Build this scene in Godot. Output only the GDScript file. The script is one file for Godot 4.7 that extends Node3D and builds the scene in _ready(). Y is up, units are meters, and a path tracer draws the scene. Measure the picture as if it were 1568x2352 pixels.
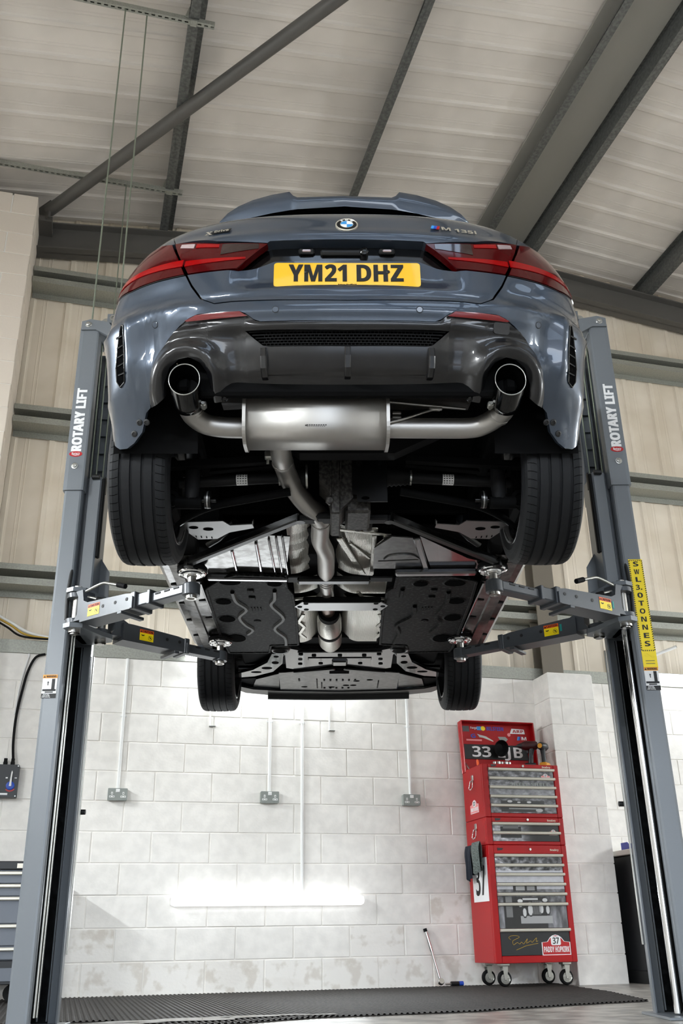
extends Node3D
# A grey hatchback raised on a two-post lift in a workshop. World: car axis along -z, floor y = 0.
const PSI := 0.2481020            # the building is turned against the lift
const CAM := Vector3(-0.0783, 0.34, 0.0)
const WALL_D := 7.753             # camera to blockwork, square to it
var TB := Transform3D()           # building frame: x along the back wall, z out of it
var M := {}
var used := {}
var rng := RandomNumberGenerator.new()

# ---------- small helpers ----------
func numbered(n: String) -> String:
	if not used.has(n):
		used[n] = 0
		return n
	used[n] += 1
	return "%s_%03d" % [n, used[n]]

func v3(a) -> Vector3:
	return Vector3(a[0], a[1], a[2])

func tag(o, label: String, category: String, group := ""):
	o.set_meta("label", label)
	o.set_meta("category", category)
	if group != "": o.set_meta("group", group)
	return o

func thing(called: String, label: String, category: String, xf := Transform3D(), group := "") -> Node3D:
	var o := Node3D.new()
	o.name = numbered(called)
	add_child(o)
	o.transform = xf
	tag(o, label, category, group)
	return o

func struct(called: String, label := "", xf := Transform3D()) -> Node3D:
	var o := Node3D.new()
	o.name = numbered(called)
	add_child(o)
	o.transform = xf
	o.set_meta("kind", "structure")
	if label != "":
		o.set_meta("label", label)
		o.set_meta("category", "structure")
	return o

func part(called: String, st, m, parent, xf := Transform3D(), label := "") -> MeshInstance3D:
	var o := MeshInstance3D.new()
	o.name = called
	if st is SurfaceTool:
		st.generate_normals()
		o.mesh = st.commit()
	else:
		o.mesh = st
	o.material_override = M[m] if m is String else m
	o.transform = xf
	parent.add_child(o, true)
	if label != "": o.set_meta("label", label)
	return o

# several loose pieces made in one go: each connected piece becomes a part of its own
func pieces(called: String, st, m, parent):
	st.generate_normals()
	var arr: Array = st.commit_to_arrays()
	var V: PackedVector3Array = arr[Mesh.ARRAY_VERTEX]
	var N: PackedVector3Array = arr[Mesh.ARRAY_NORMAL]
	var I: PackedInt32Array = arr[Mesh.ARRAY_INDEX] if arr[Mesh.ARRAY_INDEX] != null else PackedInt32Array()
	if I.size() == 0:
		for i in V.size(): I.append(i)
	var ids := {}
	var root := []
	var vid := []
	for i in V.size():
		var k := Vector3i((V[i] * 20000.0).round())
		if not ids.has(k):
			ids[k] = root.size()
			root.append(root.size())
		vid.append(ids[k])
	var find := func(a: int) -> int:
		while root[a] != a:
			root[a] = root[root[a]]
			a = root[a]
		return a
	for t in range(0, I.size(), 3):
		var a: int = find.call(vid[I[t]])
		for j in [1, 2]:
			var b: int = find.call(vid[I[t + j]])
			if a != b: root[b] = a
	var sets := {}
	for t in range(0, I.size(), 3):
		var r: int = find.call(vid[I[t]])
		if not sets.has(r): sets[r] = []
		sets[r].append(t)
	for r in sets:
		var q := SurfaceTool.new()
		q.begin(Mesh.PRIMITIVE_TRIANGLES)
		for t in sets[r]:
			for j in 3:
				q.set_normal(N[I[t + j]])
				q.add_vertex(V[I[t + j]])
		part(called, q.commit(), m, parent)

func solo(called: String, st, m, label: String, category: String, xf := Transform3D(), group := "") -> MeshInstance3D:
	var o := part(numbered(called), st, m, self, xf)
	return tag(o, label, category, group)

func mb() -> SurfaceTool:
	var st := SurfaceTool.new()
	st.begin(Mesh.PRIMITIVE_TRIANGLES)
	return st

func smooth(st, on: bool):
	st.set_smooth_group(0 if on else -1)

func tri(st, a: Vector3, b: Vector3, c: Vector3):
	st.add_vertex(a); st.add_vertex(b); st.add_vertex(c)

func quad(st, a: Vector3, b: Vector3, c: Vector3, d: Vector3):
	tri(st, a, b, c); tri(st, a, c, d)

# chamfered box between two corners; ch = chamfer
func box(st, lo: Vector3, hi: Vector3, ch := 0.003, xf := Transform3D()):
	smooth(st, false)
	var a := Vector3(min(lo.x, hi.x), min(lo.y, hi.y), min(lo.z, hi.z))
	var b := Vector3(max(lo.x, hi.x), max(lo.y, hi.y), max(lo.z, hi.z))
	var c: Vector3 = (a + b) * 0.5
	var h: Vector3 = (b - a) * 0.5
	var k: float = min(ch, min(h.x, min(h.y, h.z)) * 0.9)
	var P := func(ax: int, sx: float, sy: float, sz: float) -> Vector3:
		var q := Vector3(sx * h.x, sy * h.y, sz * h.z)
		if ax != 0: q.x -= sx * k
		if ax != 1: q.y -= sy * k
		if ax != 2: q.z -= sz * k
		return xf * (c + q)
	for s in [-1.0, 1.0]:
		if s > 0:
			quad(st, P.call(0, 1, -1, -1), P.call(0, 1, -1, 1), P.call(0, 1, 1, 1), P.call(0, 1, 1, -1))
			quad(st, P.call(1, -1, 1, -1), P.call(1, 1, 1, -1), P.call(1, 1, 1, 1), P.call(1, -1, 1, 1))
			quad(st, P.call(2, -1, -1, 1), P.call(2, -1, 1, 1), P.call(2, 1, 1, 1), P.call(2, 1, -1, 1))
		else:
			quad(st, P.call(0, -1, -1, -1), P.call(0, -1, 1, -1), P.call(0, -1, 1, 1), P.call(0, -1, -1, 1))
			quad(st, P.call(1, -1, -1, -1), P.call(1, -1, -1, 1), P.call(1, 1, -1, 1), P.call(1, 1, -1, -1))
			quad(st, P.call(2, -1, -1, -1), P.call(2, 1, -1, -1), P.call(2, 1, 1, -1), P.call(2, -1, 1, -1))
	if k > 0.0:
		for s in [-1.0, 1.0]:
			for t in [-1.0, 1.0]:
				var f: bool = s * t > 0
				var e1 := [P.call(1, s, t, -1), P.call(1, s, t, 1), P.call(0, s, t, 1), P.call(0, s, t, -1)]
				var e2 := [P.call(2, s, -1, t), P.call(2, s, 1, t), P.call(0, s, 1, t), P.call(0, s, -1, t)]
				var e3 := [P.call(2, -1, s, t), P.call(2, 1, s, t), P.call(1, 1, s, t), P.call(1, -1, s, t)]
				for e in [[e1, f], [e2, not f], [e3, f]]:
					if e[1]: quad(st, e[0][3], e[0][2], e[0][1], e[0][0])
					else: quad(st, e[0][0], e[0][1], e[0][2], e[0][3])
				for u in [-1.0, 1.0]:
					if s * t * u > 0: tri(st, P.call(0, s, t, u), P.call(2, s, t, u), P.call(1, s, t, u))
					else: tri(st, P.call(0, s, t, u), P.call(1, s, t, u), P.call(2, s, t, u))

func cbox(st, c: Vector3, size: Vector3, ch := 0.003, xf := Transform3D()):
	box(st, c - size * 0.5, c + size * 0.5, ch, xf)

# beam of rectangular section between two points (w across, h along up)
func bar(st, p: Vector3, q: Vector3, w: float, h: float, up := Vector3.UP, ch := 0.002):
	var d := (q - p)
	var l := d.length()
	var z := d / l
	var x := up.cross(z)
	if x.length() < 0.001: x = Vector3.RIGHT.cross(z)
	x = x.normalized()
	var y := z.cross(x)
	box(st, Vector3(-w / 2, -h / 2, 0), Vector3(w / 2, h / 2, l), ch, Transform3D(Basis(x, y, z), p))

func catmull(pts: Array, per := 6) -> Array:
	var out := []
	var n := pts.size()
	for i in n - 1:
		var p0 = pts[max(i - 1, 0)]
		var p1 = pts[i]
		var p2 = pts[i + 1]
		var p3 = pts[min(i + 2, n - 1)]
		for k in per:
			var t: float = float(k) / per
			out.append(p1.cubic_interpolate(p2, p0, p3, t))
	out.append(pts[n - 1])
	return out

# tube along points; r a float or an array of radii; squash flattens the section along 'side'
func tube(st, pts: Array, r, seg := 14, caps := true, hollow := false):
	var n := pts.size()
	var T := []
	for i in n:
		var a: Vector3 = pts[max(i - 1, 0)]
		var b: Vector3 = pts[min(i + 1, n - 1)]
		T.append((b - a).normalized())
	var u: Vector3 = T[0].cross(Vector3(0.13, 0.92, 0.37))
	if u.length() < 0.05: u = T[0].cross(Vector3.RIGHT)
	u = u.normalized()
	var rings := []
	for i in n:
		u = (u - T[i] * u.dot(T[i])).normalized()
		var w: Vector3 = T[i].cross(u)
		var rr: float = r[i] if r is Array else r
		var ring := []
		for k in seg:
			var a: float = TAU * k / seg
			ring.append(pts[i] + (u * cos(a) + w * sin(a)) * rr)
		rings.append(ring)
	smooth(st, true)
	for i in n - 1:
		for k in seg:
			var k2: int = (k + 1) % seg
			quad(st, rings[i][k], rings[i][k2], rings[i + 1][k2], rings[i + 1][k])
	if caps and not hollow:
		smooth(st, false)
		for k in seg:
			var k2: int = (k + 1) % seg
			tri(st, pts[0], rings[0][k2], rings[0][k])
			tri(st, pts[n - 1], rings[n - 1][k], rings[n - 1][k2])

# lathe: profile of [radius, height] about axis of xf.y ; flat = hard edges
func lathe(st, prof: Array, xf := Transform3D(), seg := 24, hard := true):
	for i in prof.size() - 1:
		st.set_smooth_group(i if hard else 0)
		var a = prof[i]
		var b = prof[i + 1]
		for k in seg:
			var t0: float = TAU * k / seg
			var t1: float = TAU * (k + 1) / seg
			var p0: Vector3 = xf * Vector3(a[0] * cos(t0), a[1], a[0] * sin(t0))
			var p1: Vector3 = xf * Vector3(a[0] * cos(t1), a[1], a[0] * sin(t1))
			var q0: Vector3 = xf * Vector3(b[0] * cos(t0), b[1], b[0] * sin(t0))
			var q1: Vector3 = xf * Vector3(b[0] * cos(t1), b[1], b[0] * sin(t1))
			if a[0] > 0.00001: tri(st, p0, p1, q1)
			if b[0] > 0.00001: tri(st, p0, q1, q0)

func axis_xf(p: Vector3, dir: Vector3) -> Transform3D:
	var y := dir.normalized()
	var x := y.cross(Vector3(0.31, 0.2, 0.93)).normalized()
	return Transform3D(Basis(x, y, x.cross(y)), p)

func rod(st, p: Vector3, q: Vector3, r: float, seg := 12):
	tube(st, [p, q], r, seg)

# prism: polygon (local xy) pushed from z0 to z1 through xf
func prism(st, poly: Array, z0: float, z1: float, xf := Transform3D(), sm := false):
	var pp := PackedVector2Array()
	for p in poly: pp.append(Vector2(p[0], p[1]))
	var idx := Geometry2D.triangulate_polygon(pp)
	smooth(st, false)
	var cw := Geometry2D.is_polygon_clockwise(pp)
	for i in range(0, idx.size(), 3):
		var a := pp[idx[i]]
		var b := pp[idx[i + 1]]
		var c := pp[idx[i + 2]]
		tri(st, xf * Vector3(a.x, a.y, z1), xf * Vector3(b.x, b.y, z1), xf * Vector3(c.x, c.y, z1))
		tri(st, xf * Vector3(a.x, a.y, z0), xf * Vector3(c.x, c.y, z0), xf * Vector3(b.x, b.y, z0))
	smooth(st, sm)
	var n := pp.size()
	for i in n:
		var a := pp[i]
		var b := pp[(i + 1) % n]
		if cw: quad(st, xf * Vector3(a.x, a.y, z1), xf * Vector3(a.x, a.y, z0), xf * Vector3(b.x, b.y, z0), xf * Vector3(b.x, b.y, z1))
		else: quad(st, xf * Vector3(b.x, b.y, z1), xf * Vector3(b.x, b.y, z0), xf * Vector3(a.x, a.y, z0), xf * Vector3(a.x, a.y, z1))

# surface from a grid of points g[i][j]
func grid(st, g: Array, sm := true, flip := false):
	smooth(st, sm)
	for i in g.size() - 1:
		for j in g[i].size() - 1:
			if flip: quad(st, g[i][j], g[i][j + 1], g[i + 1][j + 1], g[i + 1][j])
			else: quad(st, g[i][j], g[i + 1][j], g[i + 1][j + 1], g[i][j + 1])

func rounded(w: float, h: float, r: float, k := 4, cx := 0.0, cy := 0.0) -> Array:
	var o := []
	for c in [[1, 1, 0], [-1, 1, 1], [-1, -1, 2], [1, -1, 3]]:
		for i in k + 1:
			var a: float = (c[2] + float(i) / k) * PI / 2
			o.append([cx + c[0] * (w / 2 - r) + r * cos(a), cy + c[1] * (h / 2 - r) + r * sin(a)])
	return o

func disc(r: float, k := 20, cx := 0.0, cy := 0.0, ry := -1.0) -> Array:
	var o := []
	for i in k:
		var a := TAU * i / k
		o.append([cx + r * cos(a), cy + (r if ry < 0 else ry) * sin(a)])
	return o

# lettering as thin mesh; xf origin at text centre, x reading direction, z out of the face
func text_mesh(s: String, height: float, font := "Droid Sans", bold := true, depth := 0.0015) -> TextMesh:
	var t := TextMesh.new()
	var f := SystemFont.new()
	f.font_names = PackedStringArray([font])
	f.font_weight = 700 if bold else 400
	t.font = f
	t.text = s
	t.font_size = 72
	t.pixel_size = height / 52.0
	t.depth = depth
	t.curve_step = 2.0
	return t

func letters(s: String, height: float, width: float, m, parent, xf: Transform3D, font := "Droid Sans", bold := true, called := "lettering", fat := 0.0) -> MeshInstance3D:
	var t := text_mesh(s, height, font, bold)
	var sz := t.get_aabb().size
	var mesh: Mesh = t
	if fat > 0.0:
		var q := SurfaceTool.new()
		for d in [[-1, -1], [1, -1], [1, 1], [-1, 1], [0, 0]]: q.append_from(t, 0, Transform3D(Basis(), Vector3(d[0] * fat, d[1] * fat * 0.5, 0.00005 * (d[0] + 2 * d[1]))))
		mesh = q.commit()
	var o := part(called, mesh, m, parent)
	var sx := 1.0
	if width > 0.0 and sz.x > 0.0: sx = width / sz.x
	o.transform = xf * Transform3D(Basis.from_scale(Vector3(sx, 1, 1)), Vector3.ZERO)
	return o

# ---------- materials ----------
func noise_img(sd: int, freq: float, size := 256, oct := 4, type := FastNoiseLite.TYPE_SIMPLEX_SMOOTH) -> Image:
	var n := FastNoiseLite.new()
	n.seed = sd
	n.noise_type = type
	n.frequency = freq
	n.fractal_octaves = oct
	return n.get_seamless_image(size, size)

func tint_tex(sd: int, freq: float, a: Color, b: Color, size := 256, oct := 4, lo := 0.25, hi := 0.75) -> ImageTexture:
	var src := noise_img(sd, freq, size, oct)
	var im := Image.create(size, size, false, Image.FORMAT_RGB8)
	for y in size:
		for x in size:
			var t: float = clamp((src.get_pixel(x, y).r - lo) / (hi - lo), 0.0, 1.0)
			im.set_pixel(x, y, a.lerp(b, t))
	im.generate_mipmaps()
	return ImageTexture.create_from_image(im)

func norm_tex(sd: int, freq: float, strength: float, size := 256, oct := 4) -> ImageTexture:
	var im := noise_img(sd, freq, size, oct)
	im.convert(Image.FORMAT_RGBA8)
	im.bump_map_to_normal_map(strength)
	return ImageTexture.create_from_image(im)

func mk(key: String, c: Color, rough := 0.5, metal := 0.0, o := {}) -> StandardMaterial3D:
	var m := StandardMaterial3D.new()
	m.albedo_color = c
	m.roughness = rough
	m.metallic = metal
	if o.has("tex") or o.has("nrm") or o.has("rtex"):
		m.uv1_triplanar = true
		m.uv1_world_triplanar = true
		var s: float = o.get("scale", 1.0)
		m.uv1_scale = Vector3(s, s, s)
	if o.has("tex"): m.albedo_texture = o.tex
	if o.has("nrm"):
		m.normal_enabled = true
		m.normal_texture = o.nrm
		m.normal_scale = o.get("ns", 1.0)
	if o.has("rtex"): m.roughness_texture = o.rtex
	if o.has("coat"):
		m.clearcoat_enabled = true
		m.clearcoat = o.coat
		m.clearcoat_roughness = o.get("coat_rough", 0.04)
	if o.has("glow"):
		m.emission_enabled = true
		m.emission = o.glow
		m.emission_energy_multiplier = o.get("energy", 1.0)
	if o.has("alpha"):
		m.transparency = BaseMaterial3D.TRANSPARENCY_ALPHA
		m.albedo_color.a = o.alpha
	if o.has("spec"): m.metallic_specular = o.spec
	if o.has("rim"):
		m.rim_enabled = true
		m.rim = o.rim
	M[key] = m
	return m

func make_materials():
	var white_n := norm_tex(3, 0.05, 1.1, 512, 5)
	var fine_n := norm_tex(9, 0.09, 0.5, 256, 4)
	# walls and roof
	mk("block", Color(0.965, 0.95, 0.925), 0.62, 0.0, {"nrm": white_n, "ns": 0.35, "scale": 1.6, "tex": tint_tex(21, 0.02, Color(0.96, 0.96, 0.96), Color(1, 1, 1), 256, 4)})
	mk("block_scuffed", Color(0.96, 0.945, 0.92), 0.65, 0.0, {"nrm": white_n, "ns": 0.4, "scale": 1.3, "tex": tint_tex(22, 0.018, Color(0.90, 0.885, 0.865), Color(1, 1, 1), 256, 6, 0.22, 0.45)})
	mk("block_cream", Color(0.90, 0.855, 0.80), 0.65, 0.0, {"nrm": white_n, "ns": 0.35, "scale": 1.6})
	mk("mortar", Color(0.95, 0.935, 0.91), 0.7)
	mk("wall_sheet", Color(0.95, 0.905, 0.835), 0.42, 0.0, {"nrm": fine_n, "ns": 0.06, "scale": 0.7, "tex": tint_tex(31, 0.006, Color(0.93, 0.92, 0.9), Color(1, 1, 1))})
	mk("roof_sheet", Color(0.925, 0.895, 0.86), 0.45, 0.0, {"tex": tint_tex(33, 0.006, Color(0.92, 0.92, 0.92), Color(1, 1, 1)), "scale": 0.5})
	mk("ridge_sheet", Color(0.60, 0.59, 0.56), 0.5)
	mk("rafter", Color(0.36, 0.35, 0.335), 0.5, 0.1)
	mk("purlin", Color(0.43, 0.435, 0.425), 0.45, 0.35, {"tex": tint_tex(35, 0.05, Color(0.8, 0.8, 0.8), Color(1, 1, 1)), "scale": 2.0})
	mk("galv", Color(0.66, 0.665, 0.63), 0.45, 0.45, {"tex": tint_tex(36, 0.05, Color(0.90, 0.90, 0.90), Color(1, 1, 1), 256, 4), "scale": 4.0})
	mk("stanchion", Color(0.44, 0.41, 0.36), 0.5, 0.1)
	mk("plain_wall", Color(0.88, 0.87, 0.85), 0.7)
	mk("door_steel", Color(0.55, 0.57, 0.58), 0.5)
	mk("rooflight", Color(0.95, 0.97, 0.97), 0.12, 0.0, {"alpha": 0.25})
	# floor
	mk("concrete", Color(0.67, 0.65, 0.62), 0.34, 0.0, {"tex": tint_tex(41, 0.012, Color(0.72, 0.72, 0.72), Color(1, 1, 1), 512, 5), "scale": 0.8, "nrm": norm_tex(42, 0.03, 0.6), "ns": 0.12})
	mk("mat", Color(0.215, 0.20, 0.19), 0.6, 0.0, {"spec": 0.3, "tex": tint_tex(43, 0.03, Color(0.7, 0.7, 0.7), Color(1, 1, 1)), "scale": 1.5})
	mk("wet", Color(0.20, 0.19, 0.18), 0.05)
	# lift
	mk("lift_grey", Color(0.425, 0.445, 0.465), 0.38, 0.1, {"coat": 0.3, "coat_rough": 0.25})
	mk("lift_dark", Color(0.26, 0.275, 0.295), 0.42, 0.2, {"coat": 0.3, "coat_rough": 0.25})
	mk("lift_black", Color(0.05, 0.055, 0.06), 0.55)
	mk("channel_shade", Color(0.11, 0.115, 0.12), 0.25, 0.3, {"tex": tint_tex(51, 0.03, Color(0.5, 0.5, 0.5), Color(1, 1, 1)), "scale": 3.0})  # dark tone stands in for the shade inside the lift columns
	mk("steel", Color(0.70, 0.69, 0.67), 0.28, 1.0)
	mk("chrome", Color(0.88, 0.88, 0.88), 0.08, 1.0)
	mk("zinc", Color(0.68, 0.68, 0.66), 0.3, 0.9)
	mk("rope", Color(0.55, 0.58, 0.52), 0.45, 0.6)
	mk("rubber", Color(0.055, 0.055, 0.057), 0.7, 0.0, {"spec": 0.3})
	mk("white_print", Color(0.92, 0.92, 0.92), 0.5)
	mk("black_print", Color(0.03, 0.03, 0.03), 0.5)
	mk("grey_print", Color(0.30, 0.30, 0.30), 0.5)
	mk("red_print", Color(0.70, 0.04, 0.07), 0.4)
	mk("yellow_print", Color(0.98, 0.87, 0.02), 0.4)
	mk("orange_print", Color(0.93, 0.36, 0.06), 0.4)
	mk("amber_print", Color(0.90, 0.60, 0.12), 0.4)
	mk("teal_print", Color(0.05, 0.55, 0.52), 0.5)
	mk("blue_print", Color(0.10, 0.28, 0.70), 0.4)
	mk("sky_print", Color(0.20, 0.58, 0.85), 0.4)
	mk("gold_print", Color(0.72, 0.58, 0.18), 0.4)
	mk("pink_print", Color(0.90, 0.55, 0.55), 0.5)
	# car
	mk("paint", Color(0.232, 0.272, 0.326), 0.36, 0.5, {"coat": 1.0, "coat_rough": 0.03})
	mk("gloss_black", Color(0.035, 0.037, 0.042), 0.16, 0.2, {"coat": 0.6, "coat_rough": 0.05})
	mk("dark_paint", Color(0.085, 0.085, 0.095), 0.32, 0.45, {"coat": 0.9, "coat_rough": 0.06})
	mk("plastic", Color(0.045, 0.046, 0.05), 0.5)
	mk("worn_lit_plastic", Color(0.26, 0.26, 0.255), 0.5)  # paler than the tray: light caught by the ribs put in colour, plus scuffs
	mk("under_plastic", Color(0.20, 0.20, 0.20), 0.6, 0.0, {"spec": 0.25, "tex": tint_tex(61, 0.06, Color(0.16, 0.16, 0.17), Color(1, 1, 1), 256, 6, 0.46, 0.80), "scale": 2.5, "nrm": norm_tex(62, 0.06, 1.0), "ns": 0.18})
	mk("waxed", Color(0.36, 0.36, 0.37), 0.14, 0.8, {"nrm": norm_tex(63, 0.015, 1.2), "ns": 0.12, "scale": 1.5, "coat": 0.8})
	mk("tray_grey", Color(0.27, 0.27, 0.27), 0.3, 0.3, {"tex": tint_tex(64, 0.03, Color(0.6, 0.6, 0.6), Color(1, 1, 1)), "scale": 2.5, "coat": 0.4, "coat_rough": 0.15})
	mk("silver_tray", Color(0.46, 0.455, 0.45), 0.22, 0.8, {"nrm": norm_tex(69, 0.02, 1.2), "ns": 0.12, "scale": 2.0, "tex": tint_tex(70, 0.03, Color(0.72, 0.71, 0.69), Color(1, 1, 1), 256, 5, 0.3, 0.6)})
	mk("bare_alu", Color(0.60, 0.60, 0.60), 0.36, 0.9)
	mk("foil", Color(0.70, 0.69, 0.66), 0.33, 0.9, {"nrm": norm_tex(65, 0.10, 1.6), "ns": 0.35, "scale": 3.0})
	mk("foil_dark", Color(0.26, 0.25, 0.24), 0.4, 0.8, {"nrm": norm_tex(66, 0.12, 1.6), "ns": 0.4, "scale": 4.0})
	mk("stainless", Color(0.70, 0.69, 0.675), 0.42, 1.0, {"nrm": norm_tex(67, 0.3, 0.5), "ns": 0.05, "scale": 4.0})
	mk("burnt_steel", Color(0.48, 0.41, 0.37), 0.38, 0.9)
	mk("tip_black", Color(0.05, 0.05, 0.055), 0.12, 0.8, {"coat": 0.6})
	mk("soot_hole_shade", Color(0.012, 0.012, 0.013), 0.9, 0.0, {"spec": 0.1})  # near black: exhaust soot, and painted shade inside holes, slots and gaps
	mk("under_black", Color(0.03, 0.031, 0.034), 0.75, 0.0, {"spec": 0.2})
	mk("satin_black", Color(0.035, 0.036, 0.04), 0.28, 0.3)
	mk("cast_alu", Color(0.30, 0.29, 0.28), 0.5, 0.6, {"tex": tint_tex(68, 0.05, Color(0.6, 0.6, 0.6), Color(1, 1, 1)), "scale": 4.0})
	mk("damper", Color(0.10, 0.10, 0.105), 0.55, 0.1, {"spec": 0.3})
	mk("mesh_black", Color(0.03, 0.03, 0.033), 0.5, 0.0, {"spec": 0.25})
	mk("tyre", Color(0.075, 0.08, 0.09), 0.6, 0.0, {"spec": 0.35})
	mk("alloy", Color(0.28, 0.28, 0.29), 0.25, 0.8, {"coat": 0.5})
	mk("lamp_red", Color(0.27, 0.006, 0.016), 0.10, 0.0, {"coat": 0.4, "spec": 0.3})
	mk("lamp_bright", Color(0.55, 0.012, 0.02), 0.12, 0.0, {"coat": 0.4, "spec": 0.3})
	mk("lamp_smoke", Color(0.12, 0.012, 0.018), 0.08, 0.0, {"coat": 1.0})
	mk("lamp_clear", Color(0.70, 0.62, 0.62), 0.12, 0.2, {"coat": 1.0})
	mk("reflector", Color(0.45, 0.02, 0.04), 0.18, 0.0, {"coat": 1.0})
	mk("glass", Color(0.015, 0.017, 0.02), 0.05, 0.0, {"coat": 1.0})
	mk("plate_yellow", Color(0.96, 0.74, 0.015), 0.35, 0.0, {"coat": 0.4})
	mk("badge_metal", Color(0.80, 0.77, 0.71), 0.35, 0.6)
	# tools
	mk("tool_red", Color(0.64, 0.022, 0.05), 0.38, 0.0, {"coat": 0.2, "coat_rough": 0.15, "spec": 0.35})
	mk("tool_grey", Color(0.40, 0.42, 0.45), 0.4, 0.2)
	mk("tool_dark", Color(0.10, 0.105, 0.115), 0.4)
	mk("handle", Color(0.86, 0.84, 0.79), 0.32, 0.35)
	mk("box_grey", Color(0.56, 0.58, 0.56), 0.45)
	mk("white_plastic", Color(0.92, 0.92, 0.91), 0.4)
	mk("cloth_navy", Color(0.06, 0.09, 0.14), 0.9, 0.0, {"rim": 0.3})
	mk("cloth_grey", Color(0.42, 0.46, 0.45), 0.9, 0.0, {"rim": 0.3, "tex": tint_tex(71, 0.04, Color(0.6, 0.58, 0.55), Color(1, 1, 1)), "scale": 6.0})
	mk("tool_case_red", Color(0.22, 0.02, 0.03), 0.5)
	mk("tool_yellow", Color(0.85, 0.58, 0.05), 0.45)
	mk("worktop", Color(0.86, 0.85, 0.82), 0.4)
	mk("bin_blue", Color(0.05, 0.12, 0.62), 0.35)
	mk("bin_red", Color(0.75, 0.06, 0.05), 0.35)
	mk("led", Color(1, 1, 1), 0.4, 0.0, {"glow": Color(0.96, 0.985, 1.0), "energy": 3.0})
	mk("led_low", Color(1, 1, 1), 0.4, 0.0, {"glow": Color(0.97, 0.985, 1.0), "energy": 1.1})

func make_camera_and_light():
	var th := deg_to_rad(24.0014)
	var yw := deg_to_rad(1.0388)
	var rl := deg_to_rad(-0.9956)
	var f := Vector3(sin(yw) * cos(th), sin(th), -cos(yw) * cos(th))
	var r := Vector3(cos(yw), 0, sin(yw))
	var u := r.cross(f)
	var cam := Camera3D.new()
	cam.name = "camera"
	add_child(cam)
	cam.fov = rad_to_deg(2.0 * atan(1176.0 / 2210.97))
	cam.transform = Transform3D(Basis(r * cos(rl) + u * sin(rl), u * cos(rl) - r * sin(rl), -f), CAM)
	cam.near = 0.02
	cam.current = true
	var we := WorldEnvironment.new()
	we.name = "environment"
	var e := Environment.new()
	e.background_mode = Environment.BG_SKY
	var sky := Sky.new()
	var sm := ProceduralSkyMaterial.new()
	sm.sky_top_color = Color(0.72, 0.80, 0.90)
	sm.sky_horizon_color = Color(0.90, 0.92, 0.94)
	sm.ground_bottom_color = Color(0.32, 0.31, 0.30)
	sm.ground_horizon_color = Color(0.50, 0.50, 0.50)
	sm.sky_energy_multiplier = 1.7
	sm.ground_energy_multiplier = 1.7
	sky.sky_material = sm
	e.sky = sky
	e.tonemap_mode = Environment.TONE_MAPPER_LINEAR
	e.tonemap_exposure = 2.5
	e.sdfgi_enabled = true
	e.ssao_enabled = true
	e.ssil_enabled = true
	we.environment = e
	add_child(we)

func _ready():
	rng.seed = 7
	var n := Vector3(-sin(PSI), 0, -cos(PSI))
	TB = Transform3D(Basis(Vector3.UP, PSI), Vector3(CAM.x, 0, 0) + n * WALL_D)
	make_camera_and_light()
	make_materials()
	build_building()
	build_battens()
	build_lift()
	build_car()
	build_tools()
	build_wall_fittings()

# ---------- building (building frame: x along back wall, y up, z out of the wall) ----------
const RIDGE_U := 3.9
const RAFTER_H := 6.885           # underside of gable rafter at the apex
const SLOPE := 0.11
const U0 := -5.2
const U1 := 13.0
const W1 := 16.0

func rafter_h(u: float) -> float:
	return RAFTER_H - SLOPE * abs(u - RIDGE_U)

func roof_h(u: float) -> float:   # inner face of the roof sheets
	return rafter_h(u) + 0.30 + 0.20

func block_meshes(w: float, h: float, d: float) -> ArrayMesh:
	var st := mb()
	cbox(st, Vector3.ZERO, Vector3(w, h, d), 0.004)
	st.generate_normals()
	return st.commit()

func lay_block(parent, mesh, p: Vector3, m: String):
	var o := MeshInstance3D.new()
	o.name = "block"
	o.mesh = mesh
	o.material_override = M[m]
	o.position = p
	o.rotation = Vector3(rng.randf_range(-0.004, 0.004), rng.randf_range(-0.003, 0.003), rng.randf_range(-0.002, 0.002))
	parent.add_child(o, true)

func ribbed(st, len_a: Vector3, len_b: Vector3, across: Vector3, nrm: Vector3, width: float):
	# sheet of 'width' with three main ribs and fine stiffeners, swept from len_a to len_b
	var prof := [[0.0, 0.0]]
	for k in 3:
		var c: float = (k + 0.5) * width / 3.0
		prof += [[c - 0.040, 0.0], [c - 0.026, 0.006], [c - 0.018, 0.016], [c + 0.018, 0.016], [c + 0.026, 0.006], [c + 0.040, 0.0]]
		for s in [0.105, 0.135]:
			prof += [[c + s - 0.006, 0.0], [c + s, 0.0025], [c + s + 0.006, 0.0]]
	prof.append([width, 0.0])
	prof.sort_custom(func(a, b): return a[0] < b[0])
	smooth(st, false)
	for i in prof.size() - 1:
		var a: Vector3 = across * prof[i][0] + nrm * prof[i][1]
		var b: Vector3 = across * min(prof[i + 1][0], width) + nrm * prof[i + 1][1]
		if prof[i][0] >= width: continue
		quad(st, len_a + a, len_b + a, len_b + b, len_a + b)
	# outer skin gives the sheet its thickness
	var o: Vector3 = -nrm * 0.045
	var e: Vector3 = across * width
	quad(st, len_a + o, len_a + o + e, len_b + o + e, len_b + o)
	quad(st, len_a + o, len_b + o, len_b, len_a)
	quad(st, len_a + e, len_b + e, len_b + o + e, len_a + o + e)
	quad(st, len_a + o, len_a, len_a + e, len_a + o + e)
	quad(st, len_b + o, len_b + o + e, len_b + e, len_b)

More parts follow.
